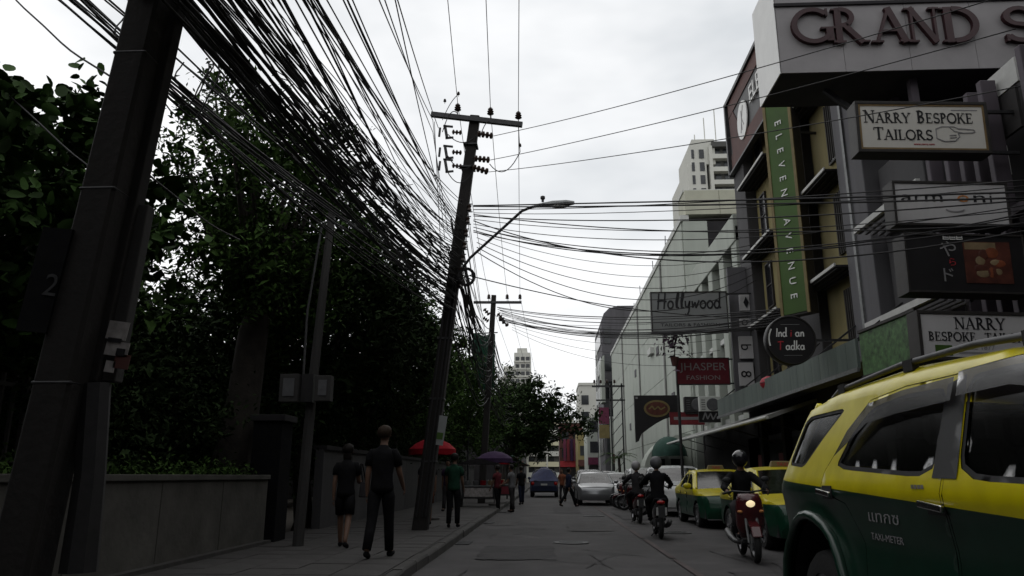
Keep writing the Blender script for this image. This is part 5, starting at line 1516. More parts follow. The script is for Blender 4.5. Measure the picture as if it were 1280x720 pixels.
# ------------------------------------------------------------------ vehicles
def pip(P, poly):
    x, y = P[:, 0], P[:, 1]; ins = np.zeros(len(P), bool); n = len(poly); j = n - 1
    for i in range(n):
        xi, yi = poly[i]; xj, yj = poly[j]
        c = ((yi > y) != (yj > y)) & (x < (xj - xi) * (y - yi) / ((yj - yi) if yj != yi else 1e-12) + xi)
        ins ^= c; j = i
    return ins
def seg_dist(P, line):
    d = np.full(len(P), 1e9)
    for (a, b) in zip(line[:-1], line[1:]):
        a = np.array(a[:2], float); b = np.array(b[:2], float); ab = b - a
        t = np.clip(((P - a) @ ab) / max(ab @ ab, 1e-12), 0, 1)
        d = np.minimum(d, np.linalg.norm(P - (a + t[:, None]*ab), axis=1))
    return d
def densify(poly, sp, closed=True):
    out = []; n = len(poly)
    for i in range(n if closed else n - 1):
        a, b = poly[i], poly[(i+1) % n]
        k = max(1, int(math.hypot(b[0]-a[0], b[1]-a[1]) / sp + .5))
        for q in range(k): out.append((a[0] + (b[0]-a[0])*q/k, a[1] + (b[1]-a[1])*q/k))
    if not closed: out.append(tuple(poly[-1][:2]))
    return out
def area(p): return sum(p[i-1][0]*p[i][1] - p[i][0]*p[i-1][1] for i in range(len(p))) / 2
def inset(poly, d):
    s = 1 if area(poly) > 0 else -1; n = len(poly); out = []
    for i in range(n):
        p0, p1, p2 = Vector(poly[i-1]), Vector(poly[i]), Vector(poly[(i+1) % n])
        e1 = (p1-p0).normalized(); e2 = (p2-p1).normalized()
        n1 = Vector((-e1.y, e1.x))*s; n2 = Vector((-e2.y, e2.x))*s
        b = (n1+n2); b = b.normalized() if b.length > 1e-6 else n1
        out.append(tuple(p1 + b * min(d/max(.35, b.dot(n1)), 2.5*d)))
    return out
def roundp(poly, it=2, q=.22):
    for _ in range(it):
        out = []; n = len(poly)
        for i in range(n):
            a, b = poly[i], poly[(i+1) % n]
            out += [(a[0]+(b[0]-a[0])*q, a[1]+(b[1]-a[1])*q), (a[0]+(b[0]-a[0])*(1-q), a[1]+(b[1]-a[1])*(1-q))]
        poly = out
    return poly
def fill2d(outline, holes, sp):
    loops = [densify(outline, sp)] + [densify(h, sp) for h in holes]
    V = []; E = []
    for lp in loops:
        b = len(V); V += lp; E += [(b+i, b+(i+1) % len(lp)) for i in range(len(lp))]
    o = np.array(outline); x0, y0 = o.min(0); x1, y1 = o.max(0)
    gx, gy = np.meshgrid(np.arange(x0+sp/2, x1, sp), np.arange(y0+sp/2, y1, sp)); P = np.stack([gx.ravel(), gy.ravel()], 1)
    if len(P):
        k = pip(P, outline)
        for h in holes: k &= ~pip(P, h)
        P = P[k]
    for lp in loops:
        if len(P): P = P[seg_dist(P, lp + lp[:1]) > sp*.45]
    V += [tuple(p) for p in P]
    vs_, _, fs, *_ = delaunay_2d_cdt([Vector(v) for v in V], E, [], 0, 1e-5)
    vs_ = [tuple(v) for v in vs_]
    fs = [tuple(f) for f in fs]
    cen = np.array([[sum(vs_[i][0] for i in f)/3, sum(vs_[i][1] for i in f)/3] for f in fs])
    k = pip(cen, outline)
    for h in holes: k &= ~pip(cen, h)
    return vs_, [f for f, q in zip(fs, k) if q]

def wheel(root, x, y, z, r, w, side, hub='rim_grey'):
    ty = MB().lathe([(r*.66, -w/2), (r*.9, -w/2), (r*.98, -w*.38), (r, -w*.2), (r, w*.2), (r*.98, w*.38), (r*.9, w/2), (r*.66, w/2)], 26, (0, 0, 0), 'x', False)
    o = ty.build('wheel', 'tyre', root, smooth=True, loc=(x, y, z))
    m = MB(); m.lathe([(r*.67, -w*.45), (r*.67, w*.45), (r*.6, w*.44), (r*.57, w*.2), (r*.2, w*.15), (.001, w*.17)], 26, (0, 0, 0), 'x', False)
    for k in range(5):
        a = 2*math.pi*k/5
        m.beam((w*.32, 0, 0), (w*.36, r*.6*math.cos(a), r*.6*math.sin(a)), r*.17, w*.16, (1, 0, 0))
    if side < 0: m.xform(Matrix.Scale(-1, 4, (1, 0, 0)))
    m.build('rim', hub, o, smooth=True)
    return o

def car(root, S):
    """root: Empty; S: dictionary with profile, widths, openings"""
    prof = S['prof']; W = S['W']; belt = S['belt']; tum = S['tum']; rf = S.get('fillet', .06); sp = S.get('sp', .07)
    line = [(p[0], p[1]) for p in prof]; yf = max(p[0] for p in line); yr = min(p[0] for p in line)
    top = [p for p in line if p[1] > S['sill'] + .12]
    def Xs(P):
        P = np.asarray(P, float).reshape(-1, 2); y, z = P[:, 0], P[:, 1]
        s = np.clip((y - (yf - S.get('ftap', .9))) / S.get('ftap', .9), 0, 1); s2 = np.clip(((yr + S.get('rtap', .7)) - y) / S.get('rtap', .7), 0, 1)
        x = W * (1 - S.get('fk', .16) * s**2.2 - S.get('rk', .10) * s2**2.2)
        x = x - np.maximum(0, z - belt) * tum - np.maximum(0, .5 - z)**2 * .5 + S.get('shoulder', .012) * np.exp(-((z - (belt - .07)) / .05)**2) - .02*np.exp(-((z-(belt-.32))/.12)**2)
        for (yc, zc, r, aR) in S['wheels']:
            d = np.abs(np.hypot(y - yc, z - zc) - aR); x = x + S.get('flare', .02) * np.exp(-(d / .05)**2) * (z > zc - .1)
        d = seg_dist(P, top)
        q = np.clip(rf - d, 0, rf)
        return x - (rf - np.sqrt(np.maximum(rf*rf - q*q, 0)))
    def to3(vs_, off=0.0, sgn=1):
        X = Xs(vs_) + off
        return [(sgn*X[i], vs_[i][0], vs_[i][1]) for i in range(len(vs_))]
    def panel(name, outline, holes, m, off=0.0, parent=None, spc=None, sides=(1, -1), thick=0.0):
        vs_, fs = fill2d(outline, holes, spc or sp); res = []
        for sgn in sides:
            mb = MB().add(to3(vs_, off, sgn), fs)
            o = mb.build(name, m, parent[sgn] if isinstance(parent, dict) else (parent or root), smooth='full'); res.append(o)
            if thick:
                so = o.modifiers.new('solid', 'SOLIDIFY'); so.thickness = thick; so.offset = 0
        return dict(zip(sides, res))
    # side outline with wheel arches cut out of the sill line
    bot = []
    wl = sorted(S['wheels'], key=lambda q: q[0])       # rear first
    y = yr
    for (yc, zc, r, aR) in wl:
        h = math.sqrt(max(aR*aR - (zc - S['sill'])**2, .01))
        a0 = math.atan2(S['sill'] - zc, -h)
        if a0 > 0: a0 -= 2*math.pi
        a0 += 2*math.pi; a1 = math.atan2(S['sill'] - zc, h)
        for k in range(17):
            a = a0 + (a1 - a0)*k/16; bot.append((yc + aR*math.cos(a), zc + aR*math.sin(a)))
    out = bot + [(p[0], p[1]) for p in prof]            # rear..front along the sill, then over the top from the front
    P_ = S['paint']
    body = panel('body_side', out, S['doors'] + [w for w in S['windows_body']], P_)
    for dpoly, wl_ in zip(S['doors'], S['door_windows']):
        d_ = panel('door', inset(dpoly, .005), wl_, P_)
        for wp_ in wl_:
            panel('window_trim', wp_, [inset(wp_, .022)], 'black_rubber', -.004, d_)
            panel('window_glass', inset(wp_, .02), [], S['glass'], -.012, d_)
    for wp_ in S['windows_body']:
        panel('window_trim', wp_, [inset(wp_, .02)], 'black_rubber', -.004, body)
        panel('window_glass', inset(wp_, .018), [], S['glass'], -.012, body)
    # strips across the car
    nx = S.get('nx', 10); cr = S.get('crown', .03)
    parts = {}
    i = 0
    names = [p[2] for p in prof]
    while i < len(prof) - 1:
        j = i
        while j + 1 < len(prof) - 1 and names[j+1] == names[i]: j += 1
        seg = densify([(p[0], p[1]) for p in prof[i:j+2]], sp, False)
        X = Xs(seg); mb = MB(); n = len(seg)
        for k, (y, z) in enumerate(seg):
            a = seg[max(k-1, 0)]; b = seg[min(k+1, n-1)]; t = Vector((b[0]-a[0], b[1]-a[1])).normalized(); nn = Vector((t.y, -t.x)) * -1
            if nn.y < -.2: nn = -nn
            if names[i] in ('front', 'front_bumper') and nn.x < 0: nn = -nn
            for q in range(nx + 1):
                u = -1 + 2*q/nx; c = cr * (1 - u*u) if names[i] not in ('rear', 'tailgate', 'rear_bumper') else .04*(1-u*u)
                if names[i] in ('rear', 'tailgate', 'rear_bumper', 'rear_window'): mb.v.append((X[k]*u, y - c, z))
                elif names[i] in ('front', 'front_bumper'): mb.v.append((X[k]*u, y + .16*(1-u*u), z))
                elif names[i] == 'hood': mb.v.append((X[k]*u, y + .16*(1-u*u)*(k == 0 and i > 0 or 0) + .16*(1-u*u)*max(0, 1-k/ max(1, n*.6))*(k > 0), z + c))
                else: mb.v.append((X[k]*u, y, z + c))
        for k in range(n-1):
            for q in range(nx): mb.f.append((k*(nx+1)+q, k*(nx+1)+q+1, (k+1)*(nx+1)+q+1, (k+1)*(nx+1)+q))
        m = S['glass'] if names[i] in ('windshield', 'rear_window') else ('plastic_black' if names[i] == 'black' else P_)
        parts[names[i]] = mb.build(names[i], m, root, smooth='full')
        if names[i] in ('windshield', 'rear_window'):      # pillars along both edges
            for sgn in (1, -1):
                MB().tube([(sgn*(X[k]-.015), seg[k][0], seg[k][1]+.004) for k in range(n)], .032, 6).build('pillar', P_, root, smooth='full')
        i = j + 1
    # underbody, arches, wheels
    B(-W+.1, W-.1, yr+.12, yf-.12, S['sill']-.02, S['sill']+.22).build('underbody', 'plastic_black', root)
    for (yc, zc, r, aR) in S['wheels']:
        for sgn in (1, -1):
            mb = MB()
            for k in range(15):
                a = math.pi*k/14
                for xx in (W-.02, W-.34): mb.v.append((sgn*(xx - .015*(xx > W-.1)), yc + (aR+.0)*math.cos(a), zc + (aR)*math.sin(a)))
            for k in range(14): mb.f.append((2*k, 2*k+1, 2*k+3, 2*k+2))
            mb.build('wheel_well', 'plastic_black', root)
            wheel(root, sgn*(W - .13), yc, zc, r, .22, sgn)
    # cabin: floor, seats, dashboard
    zb = belt - .38
    B(-W+.12, W-.12, S['cab'][0], S['cab'][1], S['sill']+.2, S['sill']+.24).build('cabin_floor', 'plastic_black', root)
    for (yy, cnt) in S['seats']:
        for xx in ((-.38, .38) if cnt == 2 else (-.42, 0, .42)):
            m = MB(); m.box(xx-.22, xx+.22, yy-.05, yy+.45, zb-.22, zb); m.hexa([(xx-.22, yy-.1, zb), (xx+.22, yy-.1, zb), (xx+.22, yy+.04, zb), (xx-.22, yy+.04, zb), (xx-.19, yy-.26, zb+.52), (xx+.19, yy-.26, zb+.52), (xx+.19, yy-.15, zb+.52), (xx-.19, yy-.15, zb+.52)])
            se = m.build('seat', 'cloth_dark', root, bevel=.03)
            B(xx-.12, xx+.12, yy-.27, yy-.17, zb+.55, zb+.73).build('headrest', 'cloth_dark', se, bevel=.03)
    rb_ = min(q[0] for q in S['seats'])
    MB().hexa([(-W+.16, rb_-.14, zb-.1), (W-.16, rb_-.14, zb-.1), (W-.16, rb_-.06, zb-.1), (-W+.16, rb_-.06, zb-.1), (-W+.24, rb_-.3, zb+.6), (W-.24, rb_-.3, zb+.6), (W-.24, rb_-.22, zb+.6), (-W+.24, rb_-.22, zb+.6)]).build('bench_back', 'cloth_dark', root, bevel=.03)
    B(-W+.15, W-.15, S['cab'][1]-.32, S['cab'][1]+.02, belt-.28, belt-.03).build('dashboard', 'plastic_black', root, bevel=.03)
    zi = S['cab'][1]-.45
    MB().lathe([(.17,-.015),(.19,0),(.17,.015),(.15,0),(.17,-.015)], 18, (.38, zi, belt-.07), 'y', False).build('steering_wheel', 'plastic_black', root, smooth='full')
    # door handles, mirrors
    for (hy, hz) in S['handles']:
        for sgn in (1, -1):
            X = float(Xs([(hy, hz)])[0])
            h_ = MB().beam((sgn*(X+.025), hy-.1, hz+.008), (sgn*(X+.025), hy+.1, hz-.008), .02, .03).build('door_handle', S.get('handle_mat', P_), root, bevel=.006)
            B(sgn*(X-.004), sgn*(X+.003), hy-.07, hy+.07, hz-.035, hz+.04).build('handle_recess', 'plastic_black', h_)
    my, mz = S['mirror']
    for sgn in (1, -1):
        X = float(Xs([(my, mz)])[0])
        mi = MB().ball((sgn*(X+.13), my, mz+.07), (.11, .07, .085), 12, 8).build('wing_mirror', S.get('mirror_mat', P_), root, smooth='full')
        MB().beam((sgn*(X-.02), my, mz), (sgn*(X+.08), my, mz+.03), .05, .05).build('mirror_arm', 'plastic_black', mi)
    # front face
    fz = S['front_z']; fy = yf + .09
    def fx(z, dx): return float(Xs([(yf-.08, z)])[0]) - dx
    for sgn in (1, -1):
        X = fx(fz, 0)
        hl = MB().ball((sgn*(X-.2), S['front_y']-.02, fz), (.21, .17, .085), 14, 8).build('headlight', 'lamp_clear', root, smooth='full')
        MB().ball((sgn*(X-.22), S['front_y']+.1, fz), (.07, .05, .055), 10, 6).build('reflector', 'chrome', hl, smooth='full')
        MB().lathe([(.05,-.02),(.06,.02),(.03,.03)], 12, (sgn*(X-.15), S['front_y']+.03, S['sill']+.16), 'y').build('fog_lamp', 'lamp_clear', root)
        tl = MB().ball((sgn*(float(Xs([(yr+.08, S['tail_z'])])[0])-.1), S['tail_y'], S['tail_z']), (.12, .1, S.get('tail_h', .09)), 12, 8).build('tail_light', 'tail_red', root, smooth='full')
    B(-.42, .42, S['front_y']+.02, S['front_y']+.145, fz-.06, fz+.06).build('grille', 'plastic_black', root, bevel=.02)
    for k in range(3): B(-.4, .4, S['front_y']+.14, S['front_y']+.155, fz-.045+k*.038, fz-.032+k*.038).build('grille_bar', 'chrome', root)
    B(-.55, .55, S['front_y']+.02, S['front_y']+.16, S['sill']+.06, S['sill']+.2).build('lower_intake', 'plastic_black', root, bevel=.02)
    B(-.2, .2, S['front_y']+.18, S['front_y']+.19, S['sill']+.22, S['sill']+.33).build('number_plate', 'plate', root)
    B(-.2, .2, yr-.075, yr-.06, S['tail_z']-.12, S['tail_z']-.01).build('number_plate', 'plate', root)
    B(-.15, .15, 0, .006, 0, .02).build('badge', 'chrome', root, loc=(0, S['front_y']+.155, fz+.07))
    return Xs, panel, parts

# --- the SUV taxi passing on the right
SUVX, SUVY = 2.57, 3.6
suv = thing('taxi_suv', 'large yellow and green taxi SUV passing close on the right', 'taxi', (SUVX, SUVY, 0), math.pi)
w_rd = roundp([(-.94,1.34), (.215,1.288), (.205,1.685), (-.2,1.695), (-.58,1.662), (-.80,1.525)], 2, .12)
w_fd = roundp([(.42,1.285), (1.50,1.255), (1.40,1.38), (1.02,1.66), (.75,1.715), (.36,1.715)], 2, .12)
w_q = roundp([(-1.86,1.375), (-1.50,1.352), (-1.24,1.53), (-.96,1.695), (-1.64,1.69)], 2, .1)
d_rd = [(-.55,.50), (.305,.49), (.30,1.0), (.285,1.735), (-.22,1.738), (-.63,1.708), (-.87,1.54), (-1.10,1.33), (-1.12,1.215), (-.78,1.15), (-.62,.95)]
d_fd = [(.32,.49), (1.35,.50), (1.42,.95), (1.56,1.2), (1.56,1.27), (1.43,1.42), (1.06,1.70), (.76,1.752), (.30,1.745), (.315,1.0)]
S = dict(prof=[(2.44,.36,'front_bumper'), (2.52,.62,'front_bumper'), (2.46,.98,'front_bumper'), (2.34,1.12,'hood'), (1.76,1.24,'windshield'), (.98,1.735,'roof'), (.55,1.80,'roof'), (-.3,1.842,'roof'), (-1.2,1.82,'roof'), (-1.66,1.765,'rear_window'), (-2.0,1.37,'tailgate'), (-2.12,1.15,'tailgate'), (-2.14,.80,'rear_bumper'), (-2.18,.55,'rear_bumper'), (-2.08,.40,'rear_bumper')],
         W=.92, belt=1.28, tum=.32, sill=.40, fillet=.06, sp=.045, wheels=[(-1.33,.46,.40,.60), (1.45,.46,.40,.60)], flare=.035,
         doors=[d_rd, d_fd], door_windows=[[w_rd], [w_fd]], windows_body=[w_q], paint='taxi_paint_suv', glass='car_glass', cab=(-1.7, 1.5), seats=[(-.35, 3), (.48, 2)],
         handles=[(-1.0,1.205), (.24,1.175)], handle_mat='chrome', mirror=(1.45,1.28), mirror_mat='chrome', front_z=.98, front_y=2.3, tail_z=1.13, tail_y=-2.02, tail_h=.17, shoulder=.02, nx=14, crown=.035, rk=.08, ftap=1.0)
XsS, panS, _ = car(suv, S)
# black pillar cover between the two side windows, smoked rain visors
panS('pillar_cover', [(.215,1.292), (.415,1.288), (.352,1.722), (.207,1.695)], [], 'plastic_black', .004, spc=.05)
v1 = [(-.93,1.405), (-.80,1.55), (-.58,1.682), (-.2,1.712), (.30,1.718), (.30,1.615), (-.2,1.60), (-.55,1.575), (-.78,1.47)]
v2 = [(.33,1.735), (.75,1.74), (1.04,1.68), (1.36,1.42), (1.28,1.40), (.98,1.59), (.72,1.635), (.34,1.63)]
for v_ in (v1, v2): panS('rain_visor', v_, [], 'visor_smoke', .03, spc=.04)
# roof rails on feet
for sgn in (1, -1):
    pts = [(sgn*(.70), y, z) for (y, z) in ((-1.38,1.79), (-1.25,1.83), (-.4,1.868), (.3,1.858), (.85,1.815), (.98,1.77))]
    rl = MB().tube(pts, .017, 8).build('roof_rail', 'plastic_grey', suv, smooth='full')
    for (y, z) in ((-1.2, 1.80), (-.3, 1.82), (.7, 1.79)): B(sgn*.70-.018, sgn*.70+.018, y-.05, y+.05, z, z+.06).build('rail_foot', 'plastic_black', rl)
# wheel-arch flare lips
for yc in (-1.33, 1.45):
    for sgn in (1, -1):
        pts = []
        for k in range(17):
            a = R(-8 + 196*k/16); y, z = yc + .605*math.cos(a), .46 + .605*math.sin(a)
            pts.append((sgn*(float(XsS([(y, z)])[0]) + .008), y, z))
        MB().tube(pts, .03, 6).build('arch_lip', 'taxi_paint_suv', suv, smooth='full')
# rear spoiler, side step, lettering
m = MB(); m.prism([(-1.6,1.775), (-1.85,1.735), (-1.86,1.715), (-1.62,1.73)], -.66, .66, 'x'); m.build('spoiler', 'taxi_paint_suv', suv, bevel=.01)
for sgn in (1, -1): B(sgn*.86, sgn*.99, -.68, .8, .33, .39).build('side_step', 'plastic_black', suv, bevel=.01)
for (tx_, hh_, y, z, wd_) in (('แท็กซี่', .058, -.50, 1.075, .34), ('TAXI-METER', .034, -.52, .985, .36)):
    mb, wd = font_text(tx_, hh_, .002, wd_)
    X = float(XsS([(-.3, z)])[0]) + .004
    # local +x side, reading from the rear towards the front
    mb.xform(Matrix(((0,0,1,X),(1,0,0,y),(0,1,0,z),(0,0,0,1)))); mb.build('side_lettering', 'letter_grey', suv)
m = MB()
for k in range(4): m.box(.935, .938, .05+k*.03, .07+k*.03, 1.245, 1.262); 
m.build('small_sticker', 'letter_grey', suv)

# --- sedans
def sedan_spec(**k):
    w1 = roundp([(.06,.965), (1.02,.945), (.93,1.0), (.42,1.345), (.04,1.375)], 2, .12)
    w2 = roundp([(-1.0,1.0), (-.03,.967), (-.05,1.375), (-.62,1.325)], 2, .12)
    d1 = [(.02,.30), (.95,.30), (1.08,.6), (1.1,.96), (.95,1.05), (.45,1.375), (.0,1.41)]
    d2 = [(-.62,.30), (.005,.30), (-.015,1.41), (-.64,1.355), (-1.06,1.02), (-1.08,.88), (-.78,.72)]
    S = dict(prof=[(2.12,.24,'front_bumper'), (2.2,.45,'front_bumper'), (2.14,.70,'front_bumper'), (2.02,.80,'hood'), (1.22,.96,'windshield'), (.44,1.40,'roof'), (0,1.465,'roof'), (-.55,1.44,'rear_window'), (-1.42,1.08,'tailgate'), (-2.1,1.02,'tailgate'), (-2.2,.92,'rear_bumper'), (-2.26,.6,'rear_bumper'), (-2.16,.26,'rear_bumper')],
         W=.87, belt=.95, tum=.36, sill=.26, fillet=.06, sp=.09, wheels=[(-1.3,.31,.31,.37), (1.36,.31,.31,.37)], flare=.012, doors=[d2, d1], door_windows=[[w2], [w1]], windows_body=[], paint='taxi_paint', glass='car_glass_clear', cab=(-1.3, 1.25), seats=[(-.6, 3), (.25, 2)], handles=[(-.85,.86), (.12,.85)], mirror=(1.0,.97), front_z=.68, front_y=1.98, tail_z=.88, tail_y=-2.12)
    S.update(k); return S
def taxi_lamp(root):
    t = MB(); t.hexa([(-.24,-.08,1.475), (.24,-.08,1.475), (.24,.08,1.475), (-.24,.08,1.475), (-.2,-.05,1.6), (.2,-.05,1.6), (.2,.05,1.6), (-.2,.05,1.6)])
    o = t.build('roof_lamp', 'sign_gold', root, bevel=.015)
    mb, wd = font_text('TAXI', .075, .004); mb.xform(Matrix.Rotation(math.pi, 4, 'Z')); face_y(mb, 0, 0, 0)
    mb, wd = font_text('TAXI', .075, .004); mb.xform(Matrix(((-1,0,0,wd/2),(0,0,1,.074),(0,1,0,1.50),(0,0,0,1)))); mb.build('lamp_lettering', 'letter_red', o)
def park(name, label, x, y, rz, S, cat, group=None, lamp=False):
    t = thing(name, label, cat, (x, y, 0), rz, group); car(t, S)
    if lamp: taxi_lamp(t)
    return t
park('taxi_sedan', 'yellow and green taxi sedan seen whole, left of the oncoming motorbike', 4.75, 22.0, math.pi, sedan_spec(), 'taxi', 'taxis waiting at the right kerb', True)
park('taxi_sedan', 'yellow and green taxi sedan half hidden behind the oncoming motorbike', 4.8, 16.0, math.pi, sedan_spec(), 'taxi', 'taxis waiting at the right kerb', True)
tall = dict(prof=[(2.2,.3,'front_bumper'), (2.28,.55,'front_bumper'), (2.22,.88,'front_bumper'), (2.1,.98,'hood'), (1.4,1.1,'windshield'), (.62,1.55,'roof'), (0,1.64,'roof'), (-1.5,1.6,'rear_window'), (-2.05,1.12,'tailgate'), (-2.15,.9,'rear_bumper'), (-2.2,.55,'rear_bumper'), (-2.1,.32,'rear_bumper')],
    W=.9, belt=1.08, tum=.3, sill=.32, wheels=[(-1.3,.36,.35,.43), (1.42,.36,.35,.43)], windows_body=[roundp([(-1.9,1.15), (-1.1,1.12), (-1.08,1.5), (-1.5,1.5)], 2, .12)],
    doors=[[(-.62,.38), (.1,.38), (.08,1.56), (-1.0,1.56), (-1.04,1.0), (-.76,.82)], [(.115,.38), (1.1,.38), (1.2,.8), (1.3,1.1), (1.15,1.2), (.62,1.52), (.1,1.56)]],
    door_windows=[[roundp([(-.95,1.12), (.04,1.1), (.03,1.5), (-.92,1.5)], 2, .12)], [roundp([(.16,1.1), (1.2,1.09), (1.1,1.16), (.6,1.47), (.15,1.5)], 2, .12)]],
    cab=(-1.7, 1.3), seats=[(-.55, 3), (.35, 2)], handles=[(-.85,1.0), (.22,.98)], mirror=(1.18,1.1), front_z=.86, front_y=2.06, tail_z=1.0, tail_y=-2.05, tail_h=.14)
park('parked_car', 'white car parked behind the waiting taxi sedan', 4.55, 28.0, math.pi, sedan_spec(**{**tall, 'paint': 'car_white'}), 'car')
park('silver_car', 'silver car coming towards the camera in the middle distance', 2.2, 37.2, math.pi, sedan_spec(paint='car_silver', sp=.1), 'car')
park('parked_car', 'pale sedan parked right of the silver car', 3.95, 43.5, math.pi, sedan_spec(paint='car_white', sp=.1), 'car')
park('parked_car', 'dark sedan parked farthest back in the right row', 4.1, 50.0, math.pi, sedan_spec(paint='car_black', sp=.1), 'car')
park('parked_car', 'pale tall car parked behind the motorbikes on the right', 4.4, 35.0, math.pi, sedan_spec(**{**tall, 'paint': 'car_silver', 'sp': .1}), 'car')
park('parked_car', 'dark tall car waiting behind the silver car', 2.5, 45.5, math.pi, sedan_spec(**{**tall, 'paint': 'car_black', 'sp': .1}), 'car')
park('parked_car', 'grey sedan far back in the oncoming queue', 2.6, 53.0, math.pi, sedan_spec(paint='car_silver', sp=.11), 'car')
park('parked_car', 'white tall car far back beside the steel gantry', 4.3, 57.5, math.pi, sedan_spec(**{**tall, 'paint': 'car_white', 'sp': .11}), 'car')
# --- pickup with a blue tarpaulin, driving away
pk_ = thing('pickup_truck', 'dark pickup truck with bulging blue tarpaulin ahead in the left lane', 'truck', (-.25, 50.6, 0))
car(pk_, sedan_spec(**{**tall, 'paint': 'car_navy', 'sp': .1, 'prof': [(2.3,.35,'front_bumper'), (2.38,.6,'front_bumper'), (2.3,.92,'front_bumper'), (2.15,1.02,'hood'), (1.5,1.1,'windshield'), (.85,1.55,'roof'), (.3,1.62,'roof'), (-.45,1.6,'rear_window'), (-.62,1.12,'tailgate'), (-2.4,1.08,'tailgate'), (-2.45,.7,'rear_bumper'), (-2.4,.4,'rear_bumper')], 'windows_body': [], 'wheels': [(-1.5,.36,.35,.43), (1.5,.36,.35,.43)], 'doors': [[(.0,.4), (1.0,.4), (1.2,.8), (1.3,1.1), (.82,1.5), (.0,1.55)]], 'door_windows': [[roundp([(.05,1.12), (1.15,1.1), (.8,1.45), (.05,1.5)], 2, .12)]], 'cab': (-.4, 1.4), 'seats': [(.3, 2)], 'tail_y': -2.4, 'tail_z': .85}))
m = MB(); nx_, ny_ = 13, 12; rt = random.Random(4)
for i in range(nx_):
    for j in range(ny_):
        u, v = i/(nx_-1)*2-1, j/(ny_-1)
        e = (1 - abs(u)**3.5) * min(1, 4*v, 4*(1-v))
        m.v.append((u*.92, -2.5 + v*2.0, 1.0 + e*(.72 + .12*math.sin(5*u+3*v)) + rt.uniform(-.03,.03)))
for i in range(nx_-1):
    for j in range(ny_-1): m.f.append((i*ny_+j, (i+1)*ny_+j, (i+1)*ny_+j+1, i*ny_+j+1))
m.build('tarpaulin', 'tarp_blue', pk_, smooth='full')
for k in range(3): MB().tube([(-.93,-2.2+k*.6,1.0), (-.5,-2.2+k*.6,1.68), (.0,-2.2+k*.6,1.76), (.5,-2.2+k*.6,1.68), (.93,-2.2+k*.6,1.0)], .015, 5).build('rope', 'letter_grey', pk_)

